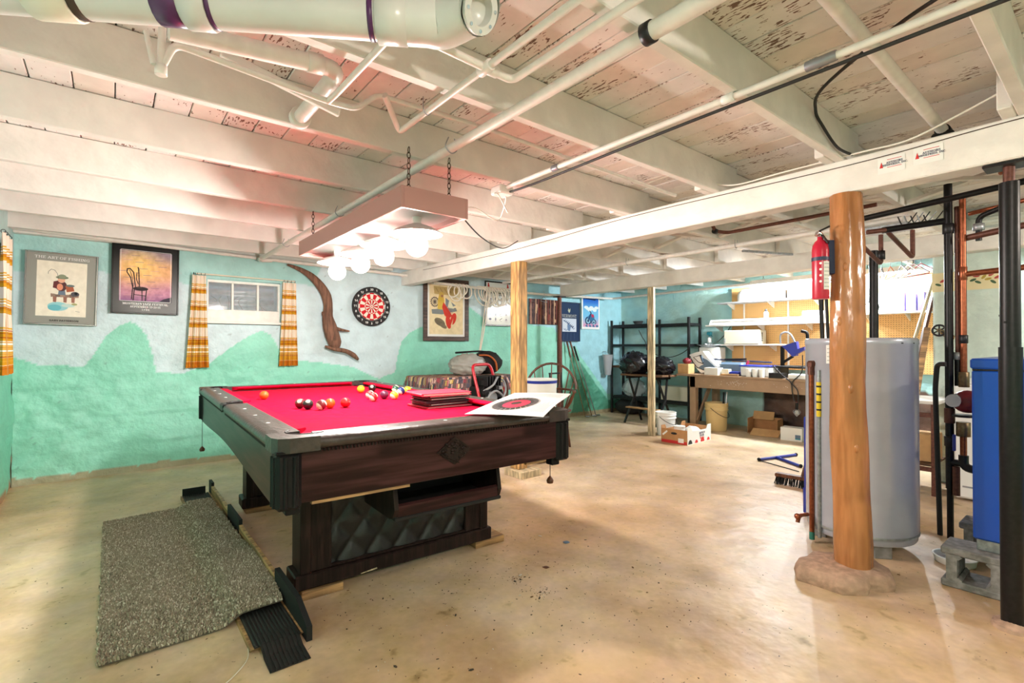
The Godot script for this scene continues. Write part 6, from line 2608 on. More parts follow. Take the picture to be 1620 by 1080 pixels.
	var leaves := [[0.02, 1.70, 0.4, "green_leaf"], [0.05, 1.68, -0.5, "green_leaf"], [0.085, 1.72, 0.9, "ochre_leaf"], [0.11, 1.70, 0.2, "ochre_leaf"], [0.14, 1.675, -0.7, "green_leaf"], [0.165, 1.71, 0.5, "red_leaf"], [0.19, 1.69, -0.3, "red_leaf"], [-0.17, 1.71, 0.5, "red_leaf"], [-0.2, 1.68, -0.4, "green_leaf"], [0.04, 1.73, 0.0, "red_leaf"], [0.13, 1.735, 0.6, "red_leaf"]]
	mk("green_leaf", c8(70, 96, 66), 0.7)
	mk("ochre_leaf", c8(176, 150, 60), 0.7)
	mk("red_leaf", c8(176, 70, 60), 0.7)
	for l in leaves:
		beg()
		var lp := PackedVector2Array()
		for k in 10: lp.append(Vector2(cos(TAU * k / 10.0) * 0.022, sin(TAU * k / 10.0) * 0.010).rotated(l[2]))
		extr(lp, 0.001, at_wall(Vector3(-0.2535, l[1], l[0]), -PI / 2))
		fin("painted_leaf", m[l[3]], t)
	# hand wheel valve on the pillar
	t = thing("hand_wheel_valve", "black hand wheel valve against the pale pillar", "valve", v(5.45, 1.29, 1.01))
	beg()
	var ring := []
	for k in 17: ring.append(Vector3(-0.04, cos(TAU * k / 16) * 0.045, sin(TAU * k / 16) * 0.045))
	tube(ring, 0.008, 8, false)
	for k in 3:
		var a := PI * k / 3
		tube([Vector3(-0.04, cos(a) * 0.045, sin(a) * 0.045), Vector3(-0.04, -cos(a) * 0.045, -sin(a) * 0.045)], 0.006, 6)
	fin("wheel", m.black_iron, t)
	beg()
	tube(bend([Vector3(-0.045, 0, 0), Vector3(0.01, 0, 0), Vector3(0.02, -0.05, 0.04), Vector3(0.04, -0.06, 0.08)], 0.02), 0.018, 10)
	fin("valve_body", m.brass, t)

	# white freezer chest behind the boiler
	t = thing("white_appliance", "white enamel appliance low behind the boiler pipes", "appliance", v(5.22, 0, 0.60))
	beg()
	box(Vector3(0, 0.45, 0), Vector3(0.5, 0.86, 0.5), 0.015)
	fin("cabinet", m.white_plastic, t)
	beg()
	box(Vector3(-0.2515, 0.11, 0.02), Vector3(0.003, 0.012, 0.44))
	fin("seam", m.grey_plastic, t)
	beg()
	box(Vector3(0, 0.885, 0), Vector3(0.51, 0.03, 0.51), 0.01)
	fin("lid", m.white_plastic, t)
	beg()
	box(Vector3(-0.252, 0.04, 0.09), Vector3(0.003, 0.015, 0.12))
	fin("rust_patch", m.orange_cloth, t)
	# brown angle-iron stand with a pale top
	t = thing("metal_stand", "brown angle iron stand with white top beside the appliance", "stand", v(5.2, 0, 1.26))
	for xx in [-0.24, 0.24]:
		for z in [-0.3, 0.3]:
			beg()
			box(Vector3(xx, 0.355, z), Vector3(0.035, 0.71, 0.035), 0.003)
			fin("leg", m.rust_pipe, t)
	for s in [0.2, 0.62]:
		beg()
		box(Vector3(-0.24, s, 0), Vector3(0.02, 0.035, 0.57), 0.003)
		fin("side_rail", m.rust_pipe, t)
	beg()
	box(Vector3(0, 0.72, 0), Vector3(0.54, 0.025, 0.66), 0.004)
	fin("stand_top", m.white_paint, t)
	beg()
	box(Vector3(0, 0.225, 0), Vector3(0.44, 0.015, 0.57), 0.002)
	fin("lower_shelf", m.board_dark, t)
	beg()
	box(Vector3(0, 0.11, 0), Vector3(0.26, 0.215, 0.34), 0.004)
	solo("storage_carton", m.cardboard_pale, "pale cardboard carton on the brown stand's lower shelf", "box", v(5.2, 0.2335, 1.15))
	# boards leaning beside the pillar
	var planks := [[5.60, 1.34, 5.72, 1.095, 1.80, 0.045, "pine_pale", "pale narrow board leaning beside the pillar"], [5.52, 1.24, 5.62, 1.09, 1.60, 0.05, "oak_brown", "dark stained board leaning beside the pillar"], [5.44, 1.17, 5.47, 1.10, 1.32, 0.04, "pine_h", "short board leaning in front of the pillar"]]
	for p in planks:
		var a := v(p[0], 0.735, p[1])
		var b := v(p[2], p[4], p[3])
		beg()
		bar(Vector3.ZERO, b - a, p[5], 0.02, 0.002)
		solo("leaning_board", m[p[6]], p[7], "board", a, 0.0, "boards leaning by the pillar")
	# blue folding frame and push broom left of the heater
	t = thing("blue_stand", "blue metal folding leg frame lying on the floor", "frame", v(5.25, 0, 2.2))
	beg()
	tube([v(5.09, 0.016, 2.36) - v(5.25, 0, 2.2), v(5.62, 0.016, 2.22) - v(5.25, 0, 2.2)], 0.014, 10)
	fin("long_tube", m.blue_vivid, t)
	beg()
	tube([v(5.33, 0.016, 2.295) - v(5.25, 0, 2.2), v(5.12, 0.016, 1.98) - v(5.25, 0, 2.2)], 0.014, 10)
	fin("side_tube", m.blue_vivid, t)
	for q in [[5.09, 2.36], [5.62, 2.22], [5.12, 1.98]]:
		beg()
		ball(v(q[0], 0.018, q[1]) - v(5.25, 0, 2.2), 0.018, 6, 10)
		fin("rubber_cap", m.black_plastic, t)
	beg()
	tube([v(5.09, 0.008, 2.35) - v(5.25, 0, 2.2), v(4.92, 0.008, 1.92) - v(5.25, 0, 2.2)], 0.005, 6)
	fin("wire_stay", m.black_iron, t)
	t = thing("push_broom", "broom with wooden head and black bristles behind the heater", "broom", v(4.42, 0, 1.72), 0.12)
	beg()
	box(Vector3(0, 0.075, 0), Vector3(0.07, 0.03, 0.36), 0.006)
	fin("broom_head", m.oak_brown, t)
	beg()
	var r2 := RandomNumberGenerator.new()
	r2.seed = 3
	for k in 160:
		var z := r2.randf_range(-0.175, 0.175)
		var xx := r2.randf_range(-0.03, 0.03)
		tube([Vector3(xx, 0.062, z), Vector3(xx * 1.6 - 0.01, 0.002, z * 1.12 + r2.randf_range(-0.01, 0.01))], 0.003, 4, false)
	var br := fin("bristles", m.black_matt, t)
	br.set_meta("kind", "stuff")
	beg()
	tube([Vector3(0, 0.085, 0.02), Vector3(0.25, 1.25, 0.25)], 0.012, 10)
	fin("handle", m.oak_brown, t)
	# blue plastic panel just behind the heater
	beg()
	box(Vector3(0, 0.42, 0), Vector3(0.05, 0.5, 0.03), 0.008)
	box(Vector3(0.0, 0.09, 0), Vector3(0.06, 0.18, 0.04), 0.008)
	solo("blue_vacuum_wand", m.blue_vivid, "upright blue plastic panel just left of the heater", "panel", v(3.78, 0, 1.42))

func pipe_run(t: Node, called: String, pts: Array, r: float, mat: Material) -> void:
	beg()
	tube(bend(pts, r * 2.2), r, 14)
	fin(called, mat, t)

func build_coupling(t: Node, called: String, a: Vector3, dir: Vector3, r: float, l: float, mat: Material) -> void:
	beg()
	coupling(a, dir, r, l)
	fin(called, mat, t)

func boiler_pipes() -> void:
	var o := v(3.95, 0, 0.66)
	var t := thing("boiler_piping", "black and copper boiler pipes with pump, gauge and valves", "pipes", o)
	var p := func(x: float, h: float, d: float) -> Vector3: return v(x, h, d) - o
	# upright black pipe, with fittings
	pipe_run(t, "black_riser", [p.call(3.95, 0.3, 0.692), p.call(3.95, 2.14, 0.692)], 0.021, m.black_pipe)
	build_coupling(t, "riser_coupling", p.call(3.95, 1.87, 0.692), Vector3.UP, 0.028, 0.06, m.black_iron)
	pipe_run(t, "black_riser", [p.call(3.95, 0.0, 0.692), p.call(3.95, 0.80, 0.692)], 0.0165, m.black_pipe)
	build_coupling(t, "check_valve", p.call(3.95, 0.74, 0.692), Vector3.UP, 0.026, 0.09, m.rust_pipe)
	build_coupling(t, "ball_valve", p.call(3.95, 0.585, 0.692), Vector3.UP, 0.027, 0.06, m.black_iron)
	beg()
	box(p.call(3.91, 0.585, 0.665), Vector3(0.014, 0.10, 0.016), 0.004)
	fin("blue_lever", m.blue_vivid, t)
	pipe_run(t, "black_hose", [p.call(3.93, 1.05, 0.70), p.call(3.97, 1.05, 0.752), p.call(3.985, 0.9, 0.765), p.call(3.975, 0.0, 0.745)], 0.014, m.rubber)
	# copper risers
	pipe_run(t, "copper_riser", [p.call(3.97, 1.12, 0.655), p.call(3.97, 2.0, 0.655)], 0.0125, m.rust_pipe)
	pipe_run(t, "copper_riser", [p.call(3.95, 1.0, 0.626), p.call(3.95, 2.04, 0.626)], 0.0165, m.copper)
	pipe_run(t, "copper_branch", [p.call(3.95, 1.585, 0.626), p.call(3.95, 1.60, 0.3)], 0.0165, m.copper)
	build_coupling(t, "copper_tee", p.call(3.95, 1.59, 0.626), Vector3.UP, 0.02, 0.08, m.copper)
	build_coupling(t, "shut_off", p.call(3.95, 1.20, 0.626), Vector3.UP, 0.021, 0.05, m.black_iron)
	build_coupling(t, "union_nut", p.call(3.97, 1.10, 0.655), Vector3.UP, 0.024, 0.045, m.zinc)
	# pump below
	build_coupling(t, "brass_fitting", p.call(3.95, 0.96, 0.626), Vector3.UP, 0.026, 0.09, m.brass)
	beg()
	ball(p.call(3.95, 0.83, 0.61), 0.075, 10, 16, Vector3(0.8, 0.9, 1.0))
	cyl(p.call(3.95, 0.84, 0.61), p.call(3.95, 0.84, 0.50), 0.055, 18)
	fin("pump_body", m.maroon, t)
	build_coupling(t, "pump_flange", p.call(3.95, 0.745, 0.63), Vector3.UP, 0.055, 0.014, m.black_iron)
	pipe_run(t, "black_nipple", [p.call(3.97, 1.08, 0.655), p.call(3.97, 0.92, 0.655)], 0.018, m.black_pipe)
	beg()
	cyl(p.call(3.88, 0.835, 0.665), p.call(3.905, 0.835, 0.665), 0.036, 22)
	fin("pressure_gauge", m.paper, t)
	beg()
	cyl(p.call(3.897, 0.835, 0.665), p.call(3.92, 0.835, 0.665), 0.039, 22)
	fin("gauge_case", m.zinc, t)
	build_coupling(t, "brass_valve", p.call(3.95, 0.665, 0.63), Vector3.UP, 0.034, 0.085, m.brass)
	pipe_run(t, "copper_drop", [p.call(3.95, 0.62, 0.63), p.call(3.95, 0.50, 0.63)], 0.0165, m.copper)
	pipe_run(t, "black_elbow", [p.call(3.95, 0.51, 0.63), p.call(3.95, 0.44, 0.63), p.call(3.90, 0.43, 0.5)], 0.024, m.black_iron)
	pipe_run(t, "black_tee", [p.call(3.95, 0.46, 0.692), p.call(3.95, 0.46, 0.62)], 0.02, m.black_iron)
	pipe_run(t, "drain_leg", [p.call(3.93, 0.44, 0.66), p.call(3.93, 0.27, 0.66)], 0.018, m.rust_pipe)
	# runs under the joists beyond the girder
	pipe_run(t, "black_main", [p.call(3.6, 1.94, 1.06), p.call(3.6, 2.0, 0.25)], 0.017, m.black_pipe)
	pipe_run(t, "black_main", [p.call(3.85, 1.90, 1.0), p.call(3.95, 1.92, 0.70)], 0.02, m.black_pipe)
	pipe_run(t, "rust_main", [p.call(3.78, 1.89, 1.06), p.call(3.85, 1.90, 0.98)], 0.015, m.rust_pipe)
	pipe_run(t, "rust_branch", [p.call(3.86, 1.90, 0.98), p.call(4.25, 1.76, 0.93), p.call(4.25, 1.95, 0.93)], 0.014, m.rust_pipe)
	pipe_run(t, "rust_branch", [p.call(3.75, 1.83, 1.10), p.call(4.1, 1.72, 1.07), p.call(4.1, 1.92, 1.07)], 0.014, m.rust_pipe)
	build_coupling(t, "union_nut", p.call(4.1, 1.78, 1.07), Vector3.UP, 0.024, 0.06, m.black_iron)
	pipe_run(t, "rust_branch", [p.call(3.98, 1.80, 0.655), p.call(3.9, 1.83, 0.3)], 0.018, m.rust_pipe)
	pipe_run(t, "rust_branch", [p.call(3.98, 1.78, 0.56), p.call(3.98, 1.92, 0.56), p.call(3.95, 1.97, 0.4)], 0.015, m.black_pipe)
	build_coupling(t, "union_nut", p.call(3.98, 1.86, 0.56), Vector3.UP, 0.027, 0.04, m.zinc)
	pipe_run(t, "copper_branch", [p.call(4.1, 1.97, 0.62), p.call(4.0, 2.0, 0.2)], 0.013, m.copper)
	pipe_run(t, "copper_branch", [p.call(3.6, 2.06, 0.42), p.call(3.35, 2.07, 0.2)], 0.0125, m.copper)
	beg()
	box(p.call(4.3, 1.99, 1.1), Vector3(0.10, 0.05, 0.3), 0.004)
	fin("valve_box", m.zinc, t)
	for k in 5:
		var s := p.call(4.12 + k * 0.02, 2.03, 0.98 - k * 0.03) as Vector3
		beg()
		tube(spline([s, s + Vector3(0.03, -0.06, 0.02), s + Vector3(0.07, -0.03, 0.05), s + Vector3(0.06, 0.02, 0.09)], 4), 0.004, 6)
		fin("control_wire", m.zinc if k % 2 else m.rubber, t)

# ---------------------------------------------------------------- black rack in the corner and what stands round it
func build_shelving() -> void:
	var o := v(6.965, 0, 4.94)
	var t := thing("shelving_rack", "black steel shelving rack in the corner beside the blue wall", "shelf", o)
	for d in [5.69, 4.93, 4.20]:
		for x in [6.81, 7.12]:
			beg()
			box(v(x, 0.8, d) - o, Vector3(0.034, 1.6, 0.034), 0.003)
			fin("upright", m.black_iron, t)
	for h in [0.27, 1.17, 1.49]:
		for bay in [[5.69, 4.93], [4.93, 4.20]]:
			for x in [6.81, 7.12]:
				beg()
				bar(v(x, h, bay[0] - 0.017) - o, v(x, h, bay[1] + 0.017) - o, 0.02, 0.04, 0.002)
				fin("beam", m.black_iron, t)
		for d in [5.69, 4.93, 4.20]:
			beg()
			bar(v(6.83, h, d) - o, v(7.10, h, d) - o, 0.02, 0.04, 0.002)
			fin("cross_bar", m.black_iron, t)
	beg()
	box(v(6.965, 1.517, 5.31) - o, Vector3(0.28, 0.012, 0.71), 0.002)
	fin("shelf_board", m.black_matt, t)
	beg()
	box(v(6.965, 0.805, 5.2) - o, Vector3(0.34, 0.035, 1.0), 0.003)
	fin("shelf_board", m.board_dark, t)
	for bay in [5.31, 4.555]:
		beg()
		box(v(6.965, 0.297, bay) - o, Vector3(0.28, 0.012, 0.71), 0.002)
		fin("shelf_board", m.black_matt, t)
	# things on the rack
	beg()
	lathe([[0.0, 0.0], [0.06, 0.0], [0.085, 0.05], [0.09, 0.052], [0.088, 0.056], [0.078, 0.052], [0.055, 0.006], [0.0, 0.006]], Transform3D.IDENTITY, 22)
	solo("metal_bowl", m.steel, "small metal bowl on the rack's top shelf", "bowl", v(6.93, 1.5235, 5.22))
	var g := thing("glass_dome", "clear plastic wrapped glass dome on the rack's low shelf", "ornament", v(6.93, 0.3035, 5.30))
	beg()
	lump(Vector3(0, 0.135, 0), Vector3(0.13, 0.15, 0.2), 12, 0.25)
	fin("plastic_wrap", m.clear_bag, g)
	beg()
	lathe([[0.0, 0.0], [0.06, 0.0], [0.06, 0.02], [0.02, 0.06], [0.06, 0.13], [0.07, 0.19], [0.03, 0.23], [0.0, 0.235]], Transform3D(Basis.IDENTITY, Vector3(0, 0.0, 0)), 18)
	fin("glass_body", m.grey_plastic, g)
	beg()
	box(Vector3(0, 0.11, 0), Vector3(0.22, 0.22, 0.5), 0.004)
	solo("pale_carton", m.cream, "cream carton on the rack's low shelf behind the bench legs", "box", v(6.97, 0.3035, 4.48))
	beg()
	lump(Vector3(0, 0.12, 0), Vector3(0.17, 0.135, 0.26), 15, 0.15)
	solo("dark_sack", m.black_matt, "dark sack on the floor under the rack", "sack", v(6.95, 0, 5.42))
	# grey bin hung at the rack's end
	t = thing("wall_bin", "grey tapered bin hooked on the wall beside the rack", "bin", v(6.68, 0.66, WALL_D - 0.10))
	beg()
	lathe([[0.0, 0.0], [0.06, 0.0], [0.1, 0.34], [0.107, 0.34], [0.107, 0.35], [0.096, 0.35], [0.055, 0.01], [0.0, 0.01]], Transform3D(Basis.from_scale(Vector3(1.1, 1, 0.7)), Vector3.ZERO), 20)
	fin("bin_body", m.grey_plastic, t)
	beg()
	tube(spline([Vector3(-0.08, 0.345, -0.03), Vector3(-0.04, 0.40, -0.07), Vector3(0.04, 0.40, -0.07), Vector3(0.08, 0.345, -0.03)], 5), 0.004, 6)
	fin("hook", m.zinc, t)
	# black cable draped between rack posts
	beg()
	tube(spline([v(6.79, 1.10, 4.95), v(6.79, 1.0, 4.7), v(6.79, 0.985, 4.5), v(6.79, 1.05, 4.3), v(6.79, 1.14, 4.17)], 5), 0.006, 6)
	tube(spline([v(6.79, 1.42, 5.1), v(6.79, 1.3, 5.03), v(6.79, 1.22, 4.97), v(6.79, 1.10, 4.95)], 5), 0.006, 6)
	solo("rack_cable", m.rubber, "black cable draped along the rack posts", "cable")

	# folding work bench with crossed black legs
	o = v(6.26, 0, 4.54)
	t = thing("folding_workbench", "folding work bench with black crossed legs before the rack", "workbench", o)
	for s in [-0.28, 0.28]:
		beg()
		bar(Vector3(-0.2, 0.0, s), Vector3(0.02, 0.36, s), 0.03, 0.02, 0.002)
		fin("foot_leg", m.black_iron, t)
		beg()
		bar(Vector3(0.22, 0.0, s), Vector3(-0.12, 0.68, s * 0.9), 0.03, 0.02, 0.002)
		fin("cross_leg", m.black_iron, t)
		beg()
		bar(Vector3(0.02, 0.30, s), Vector3(0.12, 0.68, s * 0.9), 0.03, 0.02, 0.002)
		fin("upper_leg", m.black_iron, t)
		beg()
		box(Vector3(0, 0.69, s * 0.9), Vector3(0.34, 0.04, 0.05), 0.004)
		fin("clamp_rail", m.black_plastic, t)
	beg()
	box(Vector3(-0.13, 0.235, 0), Vector3(0.09, 0.02, 0.56), 0.003)
	fin("step_board", m.pine_h, t)
	for x in [-0.1, 0.1]:
		beg()
		box(Vector3(x, 0.725, 0), Vector3(0.16, 0.03, 0.74), 0.003)
		fin("jaw_board", m.board_dark, t)
	beg()
	lump(Vector3(0, 0.15, 0), Vector3(0.19, 0.165, 0.20), 18, 0.32, 20, 30)
	solo("trash_bag", m.bag_black, "full black plastic trash bag on the folding bench", "bag", v(6.20, 0.74, 4.73))
	beg()
	lump(Vector3(0, 0.115, 0), Vector3(0.16, 0.128, 0.17), 19, 0.32, 20, 30)
	solo("trash_bag", m.bag_black, "smaller black trash bag right of the slim stud", "bag", v(6.31, 0.74, 4.34))

	# bucket by the stud
	bucket("white plastic bucket with wire handle beside the slim stud", v(5.66, 0, 3.83), m.white_plastic, 0.105, 0.13, 0.30, true)
	# produce carton
	o = v(5.50, 0, 3.43)
	t = thing("produce_carton", "printed fruit carton with cut corners on the floor", "box", o, 0.05)
	beg()
	box(Vector3(0, 0.006, 0), Vector3(0.56, 0.012, 0.34), 0.002)
	fin("carton_floor", m.cardboard, t)
	for s in [-1.0, 1.0]:
		beg()
		extr(poly([-0.28, 0.0, 0.28, 0.0, 0.28, 0.2, 0.2, 0.2, 0.17, 0.15, -0.17, 0.15, -0.2, 0.2, -0.28, 0.2]), 0.006, Transform3D(Basis.IDENTITY, Vector3(0, 0, s * 0.17)))
		var pn := fin("long_panel", m.paper if s > 0 else m.cardboard, t)
		if s > 0:
			for k in 4:
				beg()
				var cp := PackedVector2Array()
				for q in 13: cp.append(Vector2(cos(PI * q / 12) * (0.045 - 0.012 * (k % 2)), sin(PI * q / 12) * (0.05 - 0.012 * (k % 2))))
				extr(cp, 0.001, Transform3D(Basis.IDENTITY, Vector3(-0.22 + k * 0.145, 0.008, 0.1738)))
				fin("red_arch", m.ink_red if k != 0 else m.ink, pn)
			lettering("nature", 0.032, m.ink_navy, pn, Transform3D(Basis.IDENTITY, Vector3(0.06, 0.118, 0.174)), false, true)
			lettering("fresh", 0.032, m.ink_navy, pn, Transform3D(Basis.IDENTITY, Vector3(0.055, 0.086, 0.174)), false, true)
			lettering("farms", 0.028, m.ink_red, pn, Transform3D(Basis.IDENTITY, Vector3(0.06, 0.056, 0.174)), false, true)
		beg()
		box(Vector3(s * 0.28, 0.085, 0), Vector3(0.006, 0.17, 0.34), 0.001)
		var ep := fin("end_panel", m.cardboard, t)
		if s < 0:
			beg()
			var hp := PackedVector2Array()
			for q in 14: hp.append(Vector2(cos(TAU * q / 14.0) * 0.04, sin(TAU * q / 14.0) * 0.014))
			extr(hp, 0.002, at_wall(Vector3(-0.2835, 0.12, 0.0), -PI / 2))
			fin("hand_hole", m.black_matt, ep)
			beg()
			box(Vector3(-0.2835, 0.02, 0), Vector3(0.001, 0.035, 0.33))
			fin("red_band", m.ink_red, ep)
			beg()
			box(Vector3(-0.284, 0.045, 0.09), Vector3(0.001, 0.05, 0.07))
			fin("address_label", m.paper, ep)
			beg()
			box(Vector3(-0.284, 0.115, -0.12), Vector3(0.001, 0.02, 0.08), 0.0, Basis(Vector3.RIGHT, -0.7))
			fin("red_tag", m.ink_white, ep)
	beg()
	lathe([[0.0, 0.0], [0.06, 0.0], [0.065, 0.16], [0.07, 0.162], [0.07, 0.175], [0.0, 0.178]], Transform3D.IDENTITY, 20)
	solo("plastic_jar", m.white_plastic, "white lidded jar standing in the fruit carton", "jar", v(5.40, 0.012, 3.46))
	beg()
	lump(Vector3(0, 0.07, 0), Vector3(0.1, 0.075, 0.09), 25, 0.3)
	solo("crumpled_paper", m.paper, "crumpled white paper in the fruit carton", "paper", v(5.62, 0.012, 3.42))

func bucket(label: String, at: Vector3, mat: Material, r0: float, r1: float, h: float, handle: bool) -> void:
	var t := thing("bucket", label, "bucket", at)
	beg()
	lathe([[0.0, 0.0], [r0, 0.0], [r0 + 0.004, 0.008], [lerpf(r0, r1, 0.72), h * 0.72], [r1 + 0.006, h * 0.74], [r1 + 0.006, h * 0.76], [r1 - 0.001, h * 0.78], [r1 + 0.001, h * 0.86], [r1 + 0.007, h * 0.87], [r1 + 0.007, h * 0.89], [r1, h * 0.9], [r1 + 0.006, h * 0.98], [r1 + 0.004, h], [r1 - 0.004, h], [r0 - 0.004, 0.01], [0.0, 0.01]], Transform3D.IDENTITY, 32)
	fin("pail", mat, t)
	if handle:
		var arc := []
		for k in 11:
			var a := PI * k / 10
			arc.append(Vector3(-cos(a) * (r1 + 0.01), h * 0.83 - sin(a) * h * 0.34, sin(a) * (r1 * 0.55) + r1 * 0.55 * 1.0 * sin(a)))
		beg()
		tube(arc, 0.0035, 6)
		fin("wire_handle", m.black_iron, t)

# ---------------------------------------------------------------- workbench and the clutter on and under it
const BENCH_H := 0.76

func build_workbench() -> void:
	var o := v(6.76, 0, 3.0)
	var t := thing("workbench", "long tan painted wooden workbench against the pegboard wall", "workbench", o)
	beg()
	box(v(6.76, 0.745, 2.95) - o, Vector3(0.72, 0.03, 2.4), 0.004)
	fin("bench_top", m.bench_paint, t)
	beg()
	box(v(6.43, 0.652, 2.88) - o, Vector3(0.03, 0.155, 2.14), 0.003)
	var fr := fin("front_apron", m.bench_paint, t)
	# spatters of white paint on the apron
	var r2 := RandomNumberGenerator.new()
	r2.seed = 14
	beg()
	for k in 60:
		var d := 3.3 + r2.randfn(0.0, 0.10) if k < 36 else r2.randf_range(1.95, 3.9)
		var s := r2.randf_range(0.0025, 0.006)
		box(v(6.4146, 0.66 + r2.randfn(0.0, 0.035), clampf(d, 1.85, 3.93)) - o, Vector3(0.001, s, s * 1.2))
	var sp := fin("paint_spatter", m.ink_white, fr)
	sp.set_meta("kind", "stuff")
	for d in [3.90, 1.86]:
		for x in [6.455, 7.05]:
			beg()
			box(v(x, 0.365, d) - o, Vector3(0.08, 0.73, 0.09), 0.004)
			fin("leg", m.bench_paint, t)
	beg()
	bar(v(6.47, 0.10, 3.86) - o, v(6.9, 0.70, 3.86) - o, 0.03, 0.06, 0.003)
	fin("brace", m.bench_paint, t)

	# under the bench
	bucket("tan plastic bucket with tools under the workbench", v(6.52, 0, 3.60), m.tan_plastic, 0.125, 0.148, 0.38, true)
	for k in 2:
		beg()
		tube([Vector3.ZERO, Vector3(0.05 + 0.05 * k, 0.5, 0.02)], 0.012, 8)
		solo("tool_handle", m.steel if k else m.black_plastic, ["black tool handle standing in the tan bucket", "bright steel rod standing in the tan bucket"][k], "tool", v(6.55, 0.02, 3.54 - 0.03 * k), 0.3)
	t = thing("open_carton", "brown cardboard box lying open under the workbench", "box", v(6.72, 0, 3.05), 0.15)
	beg()
	box(Vector3(0.06, 0.006, 0), Vector3(0.26, 0.008, 0.36), 0.001)
	fin("carton_base", m.cardboard, t)
	for s in [-1.0, 1.0]:
		beg()
		box(Vector3(0.06, 0.10, s * 0.18), Vector3(0.26, 0.2, 0.006), 0.001)
		fin("carton_side", m.cardboard, t)
	beg()
	box(Vector3(0.19, 0.10, 0), Vector3(0.006, 0.2, 0.36), 0.001)
	fin("carton_back", m.cardboard, t)
	for f in [[Vector3(0.17, 0.22, -0.05), Vector3(0.006, 0.12, 0.26), -0.5], [Vector3(-0.15, 0.04, 0.06), Vector3(0.16, 0.006, 0.34), 0.45]]:
		beg()
		box(f[0], f[1], 0.001, Basis(Vector3.BACK, f[2]))
		fin("flap", m.cardboard_pale, t)
	t = thing("lamp_carton", "white printed carton on the floor under the workbench", "box", v(6.55, 0, 2.62), 0.1)
	beg()
	box(Vector3(0, 0.08, 0), Vector3(0.16, 0.16, 0.24), 0.002)
	fin("carton_body", m.paper, t)
	beg()
	box(Vector3(-0.0805, 0.055, 0.075), Vector3(0.001, 0.05, 0.06))
	fin("picture_panel", m.slate_blue, t)
	beg()
	box(Vector3(-0.0805, 0.03, 0.075), Vector3(0.0014, 0.014, 0.06))
	fin("blue_strip", m.teal, t)

	# on the bench, left to right
	beg()
	box(Vector3(0, 0.07, 0), Vector3(0.16, 0.14, 0.17), 0.003)
	solo("cardboard_box", m.cardboard_pale, "small tan cardboard box at the workbench's left end", "box", v(6.51, BENCH_H, 4.06))
	beg()
	lump(Vector3(0, 0.04, 0), Vector3(0.06, 0.045, 0.06), 6, 0.1)
	solo("red_bag", m.maroon, "dark red pouch on the small cardboard box", "pouch", v(6.52, BENCH_H + 0.14, 4.05))
	moulded_shell()
	# stack behind it with a pan of bits and a spray bottle
	beg()
	box(Vector3(0, 0.19, 0), Vector3(0.22, 0.38, 0.3), 0.01)
	solo("white_carton", m.paper, "white carton under the round pan on the bench", "box", v(6.93, BENCH_H, 3.89))
	t = thing("round_pan", "round grey pan full of small metal parts", "pan", v(6.90, BENCH_H + 0.38, 3.90))
	beg()
	lathe([[0.0, 0.0], [0.11, 0.0], [0.165, 0.03], [0.19, 0.034], [0.19, 0.04], [0.16, 0.038], [0.105, 0.008], [0.0, 0.008]], Transform3D.IDENTITY, 30)
	fin("pan_body", m.zinc, t)
	beg()
	for k in 46:
		var a := r2.randf() * TAU
		var q := sqrt(r2.randf()) * 0.11
		box(Vector3(cos(a) * q, 0.02 + r2.randf() * 0.05 * (1 - q / 0.13), sin(a) * q), Vector3(0.03, 0.012, 0.016), 0.003, Basis.from_euler(Vector3(r2.randf() * 3, r2.randf() * 3, r2.randf() * 3)))
	var bits := fin("metal_bits", m.steel, t)
	bits.set_meta("kind", "stuff")
	t = thing("spray_bottle", "teal topped spray bottle standing in the round pan", "bottle", v(6.93, BENCH_H + 0.45, 3.93))
	beg()
	lathe([[0.0, 0.0], [0.028, 0.0], [0.03, 0.06], [0.014, 0.085], [0.0, 0.085]], Transform3D.IDENTITY, 14)
	fin("bottle_body", m.white_plastic, t)
	beg()
	box(Vector3(-0.005, 0.135, 0.0), Vector3(0.04, 0.05, 0.075), 0.01)
	cyl(Vector3(0, 0.08, 0), Vector3(0, 0.12, 0), 0.014, 10)
	bar(Vector3(-0.01, 0.12, 0.025), Vector3(-0.02, 0.085, 0.05), 0.012, 0.008)
	fin("trigger_head", m.teal, t)
	beg()
	tube(spline([v(6.85, 1.20, 3.78), v(6.9, 1.32, 3.68), v(6.95, 1.44, 3.62)], 5), 0.006, 6)
	solo("black_lead", m.rubber, "black lead rising from the pan to the shelf", "cable")
	# cases, boxes, bins
	small_box("white_box", "small white carton at the bench's front edge", v(6.50, BENCH_H, 3.63), Vector3(0.14, 0.10, 0.2), m.paper)
	small_box("cream_box", "small cream carton beside the white one on the bench", v(6.53, BENCH_H, 3.46), Vector3(0.08, 0.085, 0.10), m.cream)
	small_box("wood_strip", "short tan wood strip at the bench's front edge", v(6.45, BENCH_H, 3.37), Vector3(0.05, 0.025, 0.24), m.pine_h)
	small_box("drill_case", "long grey tool case lying on the bench", v(6.74, BENCH_H, 3.46), Vector3(0.2, 0.175, 0.34), m.slate_blue, 0.03)
	t = thing("window_squeegee", "long dark blade lying across the tool case", "tool", v(6.78, BENCH_H + 0.19, 3.40), 0.05)
	beg()
	bar(Vector3(0, 0.02, -0.42), Vector3(0, -0.01, 0.42), 0.03, 0.02, 0.003)
	fin("blade", m.navy, t)
	beg()
	tube([Vector3(-0.03, 0.03, 0.1), Vector3(-0.02, 0.02, -0.2)], 0.012, 8)
	fin("grip", m.black_plastic, t)
	small_box("navy_tin", "navy tin with white print between tool case and bin", v(6.54, BENCH_H, 3.345), Vector3(0.09, 0.055, 0.13), m.blue_vivid, 0.008)
	beg()
	tube([Vector3(0, 0.03, 0), Vector3(0.02, 0.2, 0.05)], [0.02, 0.016], 10)
